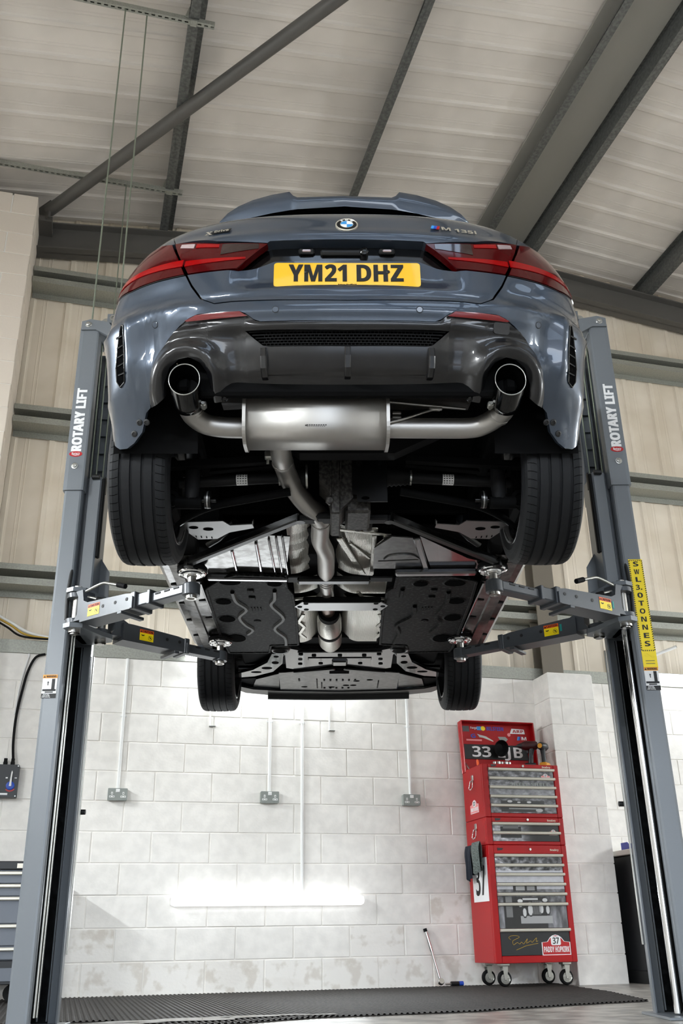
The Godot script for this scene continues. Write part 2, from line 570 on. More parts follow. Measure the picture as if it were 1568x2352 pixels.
func zed(st, p: Vector3, q: Vector3, depth: float, fl: float, out: Vector3, up: Vector3, th := 0.004):
	# cold-rolled channel: web along 'out', two flanges along up with lips
	var a := up * (fl * 0.5)
	var sec := [[0.0, fl], [0.0, 0.0], [depth, 0.0], [depth, fl]]
	bar3(st, p, q, Vector3.ZERO, out * depth, up * th)                              # web
	bar3(st, p, q, Vector3.ZERO, up * fl, out * th)
	bar3(st, p, q, out * (depth - th), up * fl, out * th)
	bar3(st, p, q, up * (fl - th) + out * th, out * 0.018, up * th)
	bar3(st, p, q, up * (fl - th) + out * (depth - th - 0.018), out * 0.018, up * th)

func bar3(st, p: Vector3, q: Vector3, off: Vector3, a: Vector3, b: Vector3):
	# straight bar with section parallelogram off, off+a, off+b
	smooth(st, false)
	var c := [off, off + a, off + a + b, off + b]
	for i in 4:
		var j := (i + 1) % 4
		quad(st, p + c[i], q + c[i], q + c[j], p + c[j])
	quad(st, p + c[0], p + c[1], p + c[2], p + c[3])
	quad(st, q + c[3], q + c[2], q + c[1], q + c[0])

func build_building():
	# floor
	var fl := struct("floor", "", TB)
	var st := mb()
	box(st, Vector3(U0 - 0.3, -0.2, -0.4), Vector3(U1 + 0.3, 0.0, W1 + 0.6), 0.0)
	part("concrete_slab", st, "concrete", fl)
	# ribbed rubber mats
	var mat := solo("rubber_mat", mat_mesh([[-4.5, 0.42], [-0.80, 0.42], [-0.80, 0.02], [3.78, 0.02], [3.62, 0.75], [3.5, 1.38], [3.2, 2.36], [2.68, 2.46], [2.05, 2.66], [1.2, 2.68], [0.8, 2.86], [0.30, 2.86], [0.30, 2.42], [-4.5, 2.42]]), "mat", "dark ribbed rubber matting along the foot of the white block wall", "mat", TB)
	mat.position.y += 0.001
	build_back_wall()
	build_shell()
	build_roof()
	# puddles on the mat
	var pd := mb()
	for a in [[0.55, 2.62, 0.33, 0.10], [0.95, 2.55, 0.22, 0.07], [0.30, 2.74, 0.16, 0.05], [1.25, 2.60, 0.10, 0.03]]:
		var pl := []
		for i in 26:
			var t := TAU * i / 26.0
			var k := 1.0 + 0.25 * sin(3.0 * t + a[0] * 9.0) + 0.15 * sin(7.0 * t + a[1] * 5.0)
			pl.append([a[0] + a[2] * k * cos(t), -(a[1] + a[3] * k * sin(t))])
		prism(pd, pl, 0.0, 0.0015, Transform3D(Basis(Vector3.RIGHT, -PI / 2), Vector3(0, 0.0112, 0)))
	var w := solo("water_puddle", pd, "wet", "shallow wet patches shining on the ribbed rubber mat", "puddle", TB)
	w.set_meta("kind", "stuff")

func mat_mesh(poly: Array) -> SurfaceTool:
	var st := mb()
	var pl := []
	for p in poly: pl.append([p[0], -p[1]])
	prism(st, pl, 0.0, 0.004, Transform3D(Basis(Vector3.RIGHT, -PI / 2), Vector3.ZERO))
	# ribs run out from the wall
	var pv := PackedVector2Array()
	for p in poly: pv.append(Vector2(p[0], p[1]))
	var u := -1.2
	while u < 3.75:
		var seg := Geometry2D.intersect_polyline_with_polygon(PackedVector2Array([Vector2(u, 0.0), Vector2(u, 3.2)]), pv)
		for s in seg:
			if s.size() < 2: continue
			var a := Vector3(s[0].x, 0.004, s[0].y)
			var b := Vector3(s[1].x, 0.004, s[1].y)
			smooth(st, false)
			var x := Vector3(0.009, 0, 0)
			var t := Vector3(0.004, 0.006, 0)
			var t2 := Vector3(-0.004, 0.006, 0)
			quad(st, a - x, b - x, b + t2, a + t2)
			quad(st, a + t2, b + t2, b + t, a + t)
			quad(st, a + t, b + t, b + x, a + x)
		u += 0.030
	return st

func build_back_wall():
	var wb := struct("wall_back", "", TB)
	var st := mb()
	box(st, Vector3(U0, 0, -0.14), Vector3(U1, 2.445, -0.006), 0.0)
	part("mortar", st, "mortar", wb)
	var full := block_meshes(0.432, 0.217, 0.10)
	var half := block_meshes(0.212, 0.217, 0.10)
	for k in 11:
		var h := 0.112 + 0.2225 * k
		var ph := 0.143 if k % 2 == 0 else 0.362
		for i in range(-4, 15):
			var u0 := ph + 0.44 * i
			if u0 < -1.3 or u0 > 6.2: continue
			var m := "block_scuffed" if (k == 0 or (k <= 2 and rng.randf() < 0.2)) else "block"
			lay_block(wb, full, Vector3(u0 + 0.22, h, -0.05 + rng.randf_range(-0.0015, 0.0015)), m)
	# pier at the right with the steel column above it
	var p := struct("wall_pier", "", TB)
	st = mb()
	box(st, Vector3(3.858, 0, 0.001), Vector3(4.272, 2.44, 0.294), 0.0)
	part("mortar", st, "mortar", p)
	var pf := block_meshes(0.427, 0.217, 0.10)
	var q1 := block_meshes(0.10, 0.217, 0.10)
	var q2 := block_meshes(0.215, 0.217, 0.10)
	var side := block_meshes(0.10, 0.217, 0.205)
	var thin := block_meshes(0.10, 0.217, 0.10)
	for k in 11:
		var h := 0.098 + 0.2225 * k
		if k % 2 == 0:
			lay_block(p, pf, Vector3(4.065, h, 0.25), "block")
			lay_block(p, side, Vector3(3.902, h, 0.10), "block")
		else:
			lay_block(p, q1, Vector3(3.902, h, 0.25), "block")
			lay_block(p, q2, Vector3(4.065, h, 0.25), "block")
			lay_block(p, q1, Vector3(4.228, h, 0.25), "block")
			lay_block(p, thin, Vector3(3.902, h, 0.145), "block")
			lay_block(p, thin, Vector3(3.902, h, 0.045), "block")
	# tall pier at the left
	p = struct("wall_pier", "", TB)
	st = mb()
	box(st, Vector3(-2.40, 0, -0.1), Vector3(-0.830, 6.60, 0.394), 0.0)
	part("mortar", st, "mortar", p)
	var sidef := block_meshes(0.10, 0.217, 0.39)
	for k in range(14, 30):
		var h := 6.51 - 0.2225 * (29 - k)
		var ph := -0.824 if k % 2 == 0 else -0.604
		for i in 3:
			var uu := ph - 0.44 * (i + 1)
			if k % 2 == 1 and i == 0:
				lay_block(p, half, Vector3(-0.93, h, 0.35), "block_cream")
				continue
			lay_block(p, full, Vector3(uu + 0.22, h, 0.35), "block_cream")
		lay_block(p, sidef, Vector3(-0.874, h, 0.10), "block_cream")
	# ribbed cladding above the blockwork
	var cl := struct("wall_cladding", "", TB)
	for i in 9:
		var u := -1.63 + 0.98 * i
		st = mb()
		ribbed(st, Vector3(u, 2.40, -0.20), Vector3(u, 7.45, -0.20), Vector3.RIGHT, Vector3.BACK, 0.98)
		part("cladding_sheet", st, "wall_sheet", cl)
	st = mb()
	box(st, Vector3(U0, 2.4, -0.26), Vector3(-1.63, 7.0, -0.2), 0.0)
	box(st, Vector3(7.19, 2.4, -0.26), Vector3(U1, 7.3, -0.2), 0.0)
	part("cladding_sheet", st, "wall_sheet", cl)
	# horizontal rails carrying the sheets
	var n := 1
	for h in [2.445, 3.01, 4.49, 5.97]:
		var r := struct("trim_%d" % n, "", TB)
		n += 1
		st = mb()
		if h < 2.5:
			bar3(st, Vector3(-0.82, h, -0.19), Vector3(7.0, h, -0.19), Vector3.ZERO, Vector3(0, 0.105, 0), Vector3(0, 0, 0.20))
		else:
			var up := 0.20
			bar3(st, Vector3(-0.82, h, -0.18), Vector3(7.0, h, -0.18), Vector3.ZERO, Vector3(0, 0.004, 0), Vector3(0, 0, 0.19))
			bar3(st, Vector3(-0.82, h + 0.004, 0.006), Vector3(7.0, h + 0.004, 0.006), Vector3.ZERO, Vector3(0, 0.055, 0), Vector3(0, 0, 0.004))
			bar3(st, Vector3(-0.82, h + 0.055, -0.012), Vector3(7.0, h + 0.055, -0.012), Vector3.ZERO, Vector3(0, 0.004, 0), Vector3(0, 0, 0.018))
			bar3(st, Vector3(-0.82, h - 0.055, -0.18), Vector3(7.0, h - 0.055, -0.18), Vector3.ZERO, Vector3(0, 0.055, 0), Vector3(0, 0, 0.004))
			bar3(st, Vector3(-0.82, h + up * 0.62, -0.18), Vector3(7.0, h + up * 0.62, -0.18), Vector3.ZERO, Vector3(0, 0.05, 0), Vector3(0, 0, 0.19))
			bar3(st, Vector3(-0.82, h + up * 0.62 - 0.05, -0.185), Vector3(7.0, h + up * 0.62 - 0.05, -0.185), Vector3.ZERO, Vector3(0, 0.05, 0), Vector3(0, 0, 0.004))
		part("rail", st, "galv", r)
	# steel stanchion behind the right pier
	var c := struct("trim_9", "", TB)
	st = mb()
	box(st, Vector3(3.93, 2.44, 0.07), Vector3(4.13, 7.0, 0.082), 0.001)
	box(st, Vector3(3.93, 2.44, -0.09), Vector3(4.13, 7.0, -0.078), 0.001)
	box(st, Vector3(4.024, 2.44, -0.08), Vector3(4.034, 7.0, 0.07), 0.001)
	part("stanchion", st, "stanchion", c)
	# gable rafter
	var g := struct("trim_10", "", TB)
	for s in [[U0, RIDGE_U], [RIDGE_U, U1]]:
		st = mb()
		var a := Vector3(s[0], rafter_h(s[0]), 0)
		var b := Vector3(s[1], rafter_h(s[1]), 0)
		var zf := -0.16
		bar3(st, a, b, Vector3(0, 0, zf), Vector3(0, 0, 0.17), Vector3(0, 0.014, 0))
		bar3(st, a, b, Vector3(0, 0.286, zf), Vector3(0, 0, 0.17), Vector3(0, 0.014, 0))
		bar3(st, a, b, Vector3(0, 0.0, zf + 0.08), Vector3(0, 0, 0.012), Vector3(0, 0.3, 0))
		part("rafter_beam", st, "rafter", g)

func build_shell():
	# side walls and front wall with the open roller door behind the camera
	for s in [["wall_left", U0 - 0.25, U0], ["wall_right", U1, U1 + 0.25]]:
		var w := struct(s[0], "", TB)
		var st := mb()
		var hh: float = roof_h(s[1]) + 0.1
		box(st, Vector3(s[1], 0, -0.3), Vector3(s[2], hh, W1 + 0.3), 0.0)
		part("wall_panel", st, "plain_wall", w)
	var fw := struct("wall_front", "", TB)
	var st := mb()
	var top := 7.6
	box(st, Vector3(U0, 0, W1), Vector3(-2.6, top, W1 + 0.25), 0.0)
	box(st, Vector3(-2.6, 4.6, W1), Vector3(3.2, top, W1 + 0.25), 0.0)
	box(st, Vector3(3.2, 0, W1), Vector3(U1, top, W1 + 0.25), 0.0)
	part("wall_panel", st, "plain_wall", fw)
	st = mb()
	tube(st, [Vector3(-2.7, 4.75, W1 - 0.25), Vector3(3.3, 4.75, W1 - 0.25)], 0.22, 16)
	part("roller_door_coil", st, "door_steel", fw)

func build_roof():
	var r := struct("ceiling", "", TB)
	for side in 2:
		var ue: float = U0 - 0.3 if side == 0 else U1 + 0.3
		var a := Vector3(ue, roof_h(ue), 0)
		var b := Vector3(RIDGE_U + (-0.12 if side == 0 else 0.12), 0, 0)
		b.y = roof_h(b.x)
		var d := (b - a).normalized()
		var nrm := Vector3(d.y, -d.x, 0) if side == 0 else Vector3(-d.y, d.x, 0)
		if nrm.y > 0: nrm = -nrm
		for i in 17:
			var w := -0.30 + 0.965 * i
			var lit: bool = (i == 10 or i == 13)
			var st := mb()
			ribbed(st, a + Vector3(0, 0, w), b + Vector3(0, 0, w), Vector3.BACK, nrm, 0.965)
			if lit:
				st = mb()
				var um := 0.45
				var m := a.lerp(b, um)
				ribbed(st, a + Vector3(0, 0, w), m + Vector3(0, 0, w), Vector3.BACK, nrm, 0.965)
				part("roof_sheet", st, "roof_sheet", r)
				st = mb()
				var m2 := a.lerp(b, 0.85)
				ribbed(st, m2 + Vector3(0, 0, w), b + Vector3(0, 0, w), Vector3.BACK, nrm, 0.965)
				part("roof_sheet", st, "roof_sheet", r)
				st = mb()
				bar3(st, m + Vector3(0, 0, w), m2 + Vector3(0, 0, w), Vector3.ZERO, Vector3(0, 0, 0.965), Vector3(0, 0.004, 0))
				part("rooflight_pane", st, "rooflight", r)
			else:
				part("roof_sheet", st, "roof_sheet", r)
	# ridge capping
	var rc := mb()
	var hr := roof_h(RIDGE_U)
	box(rc, Vector3(RIDGE_U - 0.30, hr - 0.075, -0.3), Vector3(RIDGE_U + 0.30, hr - 0.05, W1 + 0.3), 0.001)
	part("ridge_capping", rc, "ridge_sheet", r)
	# purlins from gable to gable
	for u in [-4.85, -3.15, -1.4, 0.30, 2.06, 3.66, 4.20, 5.70, 7.4, 9.1, 10.8, 12.4]:
		var st := mb()
		var h := rafter_h(u + 0.05) + 0.302
		var dir := 1.0 if u < RIDGE_U else -1.0
		var x0: float = u if dir > 0 else u + 0.12
		# bottom flange, lip, web and top flange of a cold-rolled section
		var p := Vector3(0, 0, -0.2)
		var q := Vector3(0, 0, W1)
		bar3(st, p, q, Vector3(x0, h, 0), Vector3(dir * 0.075, 0, 0), Vector3(0, 0.004, 0))
		bar3(st, p, q, Vector3(x0, h, 0), Vector3(dir * 0.004, 0, 0), Vector3(0, 0.022, 0))
		bar3(st, p, q, Vector3(x0 + dir * 0.075, h, 0), Vector3(dir * 0.004, 0, 0), Vector3(0, 0.184, 0))
		bar3(st, p, q, Vector3(x0 + dir * 0.075, h + 0.182, 0), Vector3(dir * 0.06, 0, 0), Vector3(0, 0.004, 0))
		if u == 0.30 or u == 2.06:
			bar3(st, p, q, Vector3(x0 + dir * 0.036, h - 0.003, 0), Vector3(dir * 0.006, 0, 0), Vector3(0, 0.004, 0))
		part("purlin", st, "purlin", r)
	# tubular roof brace running from the corner by the tall pier
	var br := struct("trim_11", "", TB)
	var st2 := mb()
	var b0 := Vector3(-0.74, 6.70, 0.14)
	var b1 := Vector3(1.37, 6.84, 2.88)
	var d2 := (b1 - b0)
	rod(st2, b0, b0 + d2 * 2.3, 0.057, 20)
	part("brace_tube", st2, "rafter", br)
	st2 = mb()
	box(st2, Vector3(-0.012, -0.10, -0.09), Vector3(0.012, 0.10, 0.12), 0.002, Transform3D(Basis(Vector3.UP, 0.66), Vector3(-0.80, 6.68, 0.10)))
	box(st2, Vector3(-0.84, 6.56, -0.14), Vector3(-0.70, 6.62, 0.16), 0.002)
	part("gusset_plate", st2, "rafter", br)
	# slotted strut channels and hanging rods
	var grp := "slotted steel struts clamped to the roof purlin"
	for a in [[2.45, -0.55, 0.50, 6.775], [0.57, -1.3, 0.46, 6.775]]:
		var s := thing("slotted_strut", "galvanised slotted strut under the roof purlin " + ("holding the long rods" if a[0] > 1.0 else "beside the gable rafter"), "strut", TB, grp)
		var st := mb()
		var h: float = a[3]
		var z: float = a[0]
		var x := -1.35
		box(st, Vector3(x, h, z - 0.0205), Vector3(a[2], h + 0.041, z - 0.018), 0.0005)
		box(st, Vector3(x, h, z + 0.018), Vector3(a[2], h + 0.041, z + 0.0205), 0.0005)
		box(st, Vector3(x, h + 0.0385, z - 0.018), Vector3(a[2], h + 0.041, z + 0.018), 0.0005)
		# slotted underside: bars either side of the slots and bridges between them
		box(st, Vector3(x, h, z - 0.018), Vector3(a[2], h + 0.0025, z - 0.006), 0.0003)
		box(st, Vector3(x, h, z + 0.006), Vector3(a[2], h + 0.0025, z + 0.018), 0.0003)
		var q := x
		while q < a[2] - 0.02:
			box(st, Vector3(q, h, z - 0.006), Vector3(q + 0.022, h + 0.0025, z + 0.006), 0.0)
			q += 0.05
		part("channel", st, "galv", s)
		st = mb()
		for uu in [0.345]:
			bar(st, Vector3(uu - 0.06, h + 0.02, z + 0.03), Vector3(uu - 0.03, h + 0.13, z + 0.03), 0.004, 0.03)
			box(st, Vector3(uu - 0.03, h - 0.006, z - 0.026), Vector3(uu + 0.02, h, z + 0.03), 0.001)
		part("beam_clamp", st, "galv", s)
	var rods := [[-0.17, 2.45, 3.95, "long galvanised hanging rod dropping from the slotted strut to the lift post top"], [-0.01, 2.43, 3.75, "long galvanised hanging rod dropping from the slotted strut to the lift post top"], [-0.231, 0.57, 3.6, "thin dull hanging rod dropping from the strut beside the gable rafter"], [-0.056, 0.57, 3.6, "thin dull hanging rod dropping from the strut beside the gable rafter"]]
	for a in rods:
		var st := mb()
		rod(st, Vector3(a[0], a[2], a[1]), Vector3(a[0], 6.80, a[1]), 0.0055, 8)
		solo("hanging_rod", st, "rope", a[3], "rod", TB, "hanging rods from the roof struts")

func batten(called: String, label: String, a: Vector3, b: Vector3, out: Vector3, up: Vector3, power: float, xf: Transform3D, glow := "led"):
	var t := thing(called, label, "light", xf, "LED batten lights")
	var st := mb()
	var d := (b - a).normalized()
	bar(st, a, b, 0.055, 0.03, out)
	part("body", st, "white_plastic", t)
	st = mb()
	var c := out * 0.032
	tube(st, [a + c, a + c + d * 0.02, b + c - d * 0.02, b + c], [0.026, 0.036, 0.036, 0.026], 16)
	part("diffuser", st, glow, t)
	var L := AreaLight3D.new()
	L.name = "light"
	t.add_child(L)
	L.transform = Transform3D(Basis(d, (-out).cross(d), -out), (a + b) * 0.5 + out * 0.075)
	L.area_size = Vector2(a.distance_to(b) - 0.04, 0.06)
	L.light_color = Color(0.96, 0.985, 1.0)
	L.light_energy = power
	L.area_range = 30.0
	L.area_attenuation = 2.0
	L.shadow_enabled = true
	return t

func build_battens():
	var o := Vector3.BACK
	batten("led_batten", "long glowing LED batten low on the white block wall above the floor mat", Vector3(0.75, 0.625, 0.02), Vector3(2.22, 0.625, 0.02), o, Vector3.UP, 0.35, TB, "led_low")
	batten("led_batten", "glowing LED batten at the top of the block wall behind the car nose", Vector3(0.76, 2.515, 0.05), Vector3(2.22, 2.515, 0.05), Vector3(0, -0.6, 0.8), Vector3.UP, 1.2, TB)
	batten("led_batten", "glowing LED batten on top of the block wall behind the signed lift post", Vector3(5.08, 2.53, 0.05), Vector3(6.55, 2.53, 0.05), Vector3(0, -0.6, 0.8), Vector3.UP, 1.2, TB)
	# added unseen lights on both side walls, aimed to brighten roof and cladding
	for w in [3.2, 8.0, 12.5]:
		batten("led_batten", "added unseen LED batten lighting the workshop from the side wall", Vector3(U0 + 0.06, 3.9, w - 0.74), Vector3(U0 + 0.06, 3.9, w + 0.74), Vector3(0.5, -0.866, 0), Vector3.UP, 13.0, TB)
		batten("led_batten", "added unseen LED batten lighting the workshop from the side wall", Vector3(U1 - 0.06, 3.9, w + 0.74), Vector3(U1 - 0.06, 3.9, w - 0.74), Vector3(-0.5, -0.866, 0), Vector3.UP, 13.0, TB)

# ---------- two-post lift ----------
const LIFT_X := 0.0475
const LIFT_HALF := 1.545
const LIFT_Z := -4.75
var SD := -1.0                      # side of the post being built

func pp(a: float, y: float, d: float) -> Vector3:   # a inwards from the outer face, d behind the front face
	return Vector3(-SD * a, y, -d)

func pbox(st, a0, a1, y0, y1, d0, d1, ch := 0.002):
	box(st, pp(a0, y0, d0), pp(a1, y1, d1), ch)

func channel_poly(e: float) -> Array:
	var o := [[0.014, -e], [0.085 + e, -e], [0.094 + e, -e + 0.003], [0.1 + e, 0.012], [0.1 + e, 0.045], [0.092, 0.045], [0.092, 0.014], [0.084, 0.008], [0.014, 0.008], [0.008, 0.014], [0.008, 0.286], [0.014, 0.292], [0.150, 0.292], [0.157, 0.286], [0.157, 0.25], [0.165 + e, 0.25], [0.165 + e, 0.29], [0.155 + e, 0.30 + e], [0.012, 0.30 + e], [-e, 0.288], [-e, 0.014], [0.003 - e, 0.003 - e]]
	var r := []
	for p in o: r.append([-SD * p[0], p[1]])
	return r

func upright(st, poly: Array, y0: float, y1: float):
	# polygon given as (x, depth behind front), pushed up from y0 to y1
	prism(st, poly, y0, y1, Transform3D(Basis(Vector3.RIGHT, -PI / 2), Vector3.ZERO))

func face_xf(a: float, y: float, d: float, turn := 0.0) -> Transform3D:
	return Transform3D(Basis(Vector3.BACK, turn), pp(a, y, d))

func warning_label(parent, a: float, y: float, d: float):
	var lb := MeshInstance3D.new()
	var st := mb()
	cbox(st, Vector3.ZERO, Vector3(0.072, 0.118, 0.001), 0.0)
	lb = part("warning_label", st, "white_print", parent, face_xf(a, y, d))
	st = mb()
	cbox(st, Vector3(0, 0.050, 0.001), Vector3(0.072, 0.018, 0.001), 0.0)
	part("header", st, "amber_print", lb)
	letters("WARNING", 0.011, 0.05, "black_print", lb, Transform3D(Basis(), Vector3(0.006, 0.050, 0.002)))
	st = mb()
	prism(st, [[-0.033, 0.044], [-0.022, 0.044], [-0.0275, 0.055]], 0.001, 0.002)
	box(st, Vector3(0.010, -0.016, 0.0006), Vector3(0.026, 0.038, 0.0012), 0.0)
	box(st, Vector3(-0.033, -0.024, 0.0006), Vector3(0.033, -0.014, 0.0012), 0.0)
	prism(st, [[-0.010, 0.005], [-0.006, 0.005], [-0.006, 0.018], [-0.003, 0.018], [-0.008, 0.027], [-0.013, 0.018], [-0.010, 0.018]], 0.0006, 0.0012)
	box(st, Vector3(-0.02, -0.032, 0.0006), Vector3(0.02, -0.026, 0.0012), 0.0)
	part("pictogram", st, "black_print", lb)
	st = mb()
	box(st, Vector3(-0.036, -0.059, 0.0006), Vector3(0.036, -0.036, 0.0012), 0.0)
	part("footer", st, "black_print", lb)
	var rows := ["Keep feet", "clear of lift", "while lowering"]
	for i in 3:
		letters(rows[i], 0.005, 0.030 + 0.006 * i, "white_print", lb, Transform3D(Basis(), Vector3(-0.012, -0.0405 - 0.0065 * i, 0.0016)))

func lift_arm(parent, piv: Vector3, pad: Vector3, called: String, mid: bool, teal: bool):
	# piv and pad in the post frame; arm lies level at y 1.80..1.92
	var arm := Node3D.new()
	arm.name = called
	parent.add_child(arm, true)
	var flat := Vector3(pad.x - piv.x, 0, pad.z - piv.z)
	var l := flat.length()
	var d := flat / l
	var side := d.cross(Vector3.UP).normalized()
	if side.z < 0: side = -side
	var xf := Transform3D(Basis(d, Vector3.UP, d.cross(Vector3.UP)), Vector3(piv.x, 0, piv.z))
	var l1 := l * (0.60 if mid else 0.66)
	var st := mb()
	# pivot knuckle and outer box
	lathe(st, [[0.022, 1.828], [0.050, 1.828], [0.050, 1.850], [0.022, 1.850]], xf, 20)
	lathe(st, [[0.022, 1.962], [0.050, 1.962], [0.050, 1.986], [0.022, 1.986]], xf, 20)
	prism(st, [[0.035, 1.828], [0.14, 1.828], [0.14, 1.905], [0.10, 1.925], [0.085, 1.986], [0.035, 1.986], [0.055, 1.955], [0.058, 1.86]], -0.040, 0.040, xf)
	prism(st, [[0.10, 1.808], [l1, 1.806], [l1, 1.878], [l1 - 0.06, 1.888], [0.16, 1.902], [0.10, 1.902]], -0.055, 0.055, xf)
	box(st, Vector3(l1 - 0.02, 1.800, -0.062), Vector3(l1 + 0.012, 1.886, 0.062), 0.004, xf)
	part("outer_tube", st, "lift_dark", arm)
	st = mb()
	if mid:
		box(st, Vector3(l1 - 0.1, 1.812, -0.046), Vector3(l1 + 0.09, 1.876, 0.046), 0.005, xf)
		box(st, Vector3(l1 + 0.08, 1.808, -0.05), Vector3(l1 + 0.10, 1.880, 0.05), 0.003, xf)
	box(st, Vector3(l1 - 0.1, 1.818, -0.034), Vector3(l - 0.02, 1.866, 0.034), 0.006, xf)
	part("inner_tube", st, "lift_dark", arm)
	st = mb()
	for k in 3:
		var x := l * 0.75 + 0.06 * k
		box(st, Vector3(x, 1.850, 0.034), Vector3(x + 0.035, 1.858, 0.037), 0.001, xf)
		box(st, Vector3(x, 1.850, -0.037), Vector3(x + 0.035, 1.858, -0.034), 0.001, xf)
	pieces("slot", st, "lift_black", arm)
	# screw boss and pad
	st = mb()
	lathe(st, [[0.024, 1.808], [0.041, 1.812], [0.041, 1.862], [0.037, 1.868], [0.022, 1.868]], Transform3D(Basis(), pad), 24)
	part("boss", st, "lift_dark", arm)
	st = mb()
	lathe(st, [[0, 1.802], [0.016, 1.802], [0.017, 1.796], [0.026, 1.796], [0.027, 1.81]], Transform3D(Basis(), pad), 24)
	part("pad_screw", st, "steel", arm)
	st = mb()
	lathe(st, [[0.020, 1.866], [0.020, 1.900], [0.024, 1.902], [0.024, 1.912]], Transform3D(Basis(), pad), 20)
	part("pad_screw", st, "steel", arm)
	st = mb()
	lathe(st, [[0.022, 1.906], [0.040, 1.906], [0.043, 1.912], [0.056, 1.915], [0.062, 1.913], [0.066, 1.918], [0.066, 1.926], [0, 1.926]], Transform3D(Basis(), pad), 30)
	part("lift_pad", st, "chrome", arm)
	st = mb()
	lathe(st, [[0.062, 1.924], [0.071, 1.926], [0.071, 1.944], [0.066, 1.951], [0, 1.951]], Transform3D(Basis(), pad), 26)
	part("pad_rubber", st, "rubber", arm)
	# stop bracket and bolts
	st = mb()
	var sg := 1.0 if xf.basis.z.dot(side) > 0 else -1.0
	box(st, Vector3(l1 - 0.09, 1.785, -0.075), Vector3(l1 - 0.06, 1.80, 0.075), 0.002, xf)
	box(st, Vector3(l1 - 0.012, 1.80, sg * 0.062), Vector3(l1 + 0.005, 1.86, sg * 0.07), 0.002, xf)
	part("stop_bracket", st, "lift_dark", arm)
	st = mb()
	for x in [l1 - 0.05, l1 - 0.13, l1 * 0.55]:
		lathe(st, [[0.009, 0.0], [0.009, 0.001], [0, 0.001]], Transform3D(xf.basis * Basis(Vector3.RIGHT, PI / 2 * sg), xf * Vector3(x, 1.858, sg * 0.0555)), 12)
	pieces("bolt_hole", st, "lift_black", arm)
	# caution label on the face towards the door
	var lx := 0.20 if mid else 0.24
	var bz := side
	var bx := Vector3.UP.cross(bz).normalized()
	var lf := Transform3D(Basis(bx, Vector3.UP, bz), xf * Vector3(lx, 1.855, sg * 0.0558))
	st = mb()
	box(st, Vector3(-0.042, -0.030, 0), Vector3(0.042, 0.012, 0.0008), 0.0)
	var cl := part("caution_label", st, "yellow_print", arm, lf)
	st = mb()
	box(st, Vector3(-0.042, 0.012, 0), Vector3(0.042, 0.030, 0.0008), 0.0)
	part("header", st, "orange_print", cl)
	letters("CAUTION", 0.012, 0.062, "black_print", cl, Transform3D(Basis(), Vector3(0.006, 0.021, 0.0012)))
	st = mb()
	prism(st, [[-0.040, 0.015], [-0.028, 0.015], [-0.034, 0.027]], 0.0006, 0.0014)
	prism(st, [[-0.032, 0.004], [-0.028, 0.001], [-0.018, 0.001], [-0.014, 0.004], [-0.014, -0.002], [-0.021, -0.005], [-0.025, -0.005], [-0.032, -0.002]], 0.0006, 0.0014)
	for i in 16:
		var t0 := TAU * i / 16.0
		var t1 := TAU * (i + 1) / 16.0
		prism(st, [[0.022 + 0.012 * cos(t0), -0.010 + 0.012 * sin(t0)], [0.022 + 0.012 * cos(t1), -0.010 + 0.012 * sin(t1)], [0.022 + 0.0105 * cos(t1), -0.010 + 0.0105 * sin(t1)], [0.022 + 0.0105 * cos(t0), -0.010 + 0.0105 * sin(t0)]], 0.0006, 0.0014)
	prism(st, [[0.014, -0.004], [0.016, -0.002], [0.030, -0.016], [0.028, -0.018]], 0.0006, 0.0014)
	prism(st, [[0.017, -0.012], [0.020, -0.006], [0.026, -0.006], [0.028, -0.011]], 0.0006, 0.0012)
	part("pictogram", st, "black_print", cl)
	if teal:
		st = mb()
		box(st, Vector3(0.050, -0.016, 0), Vector3(0.061, 0.022, 0.0008), 0.0)
		part("marker_tape", st, "teal_print", cl)

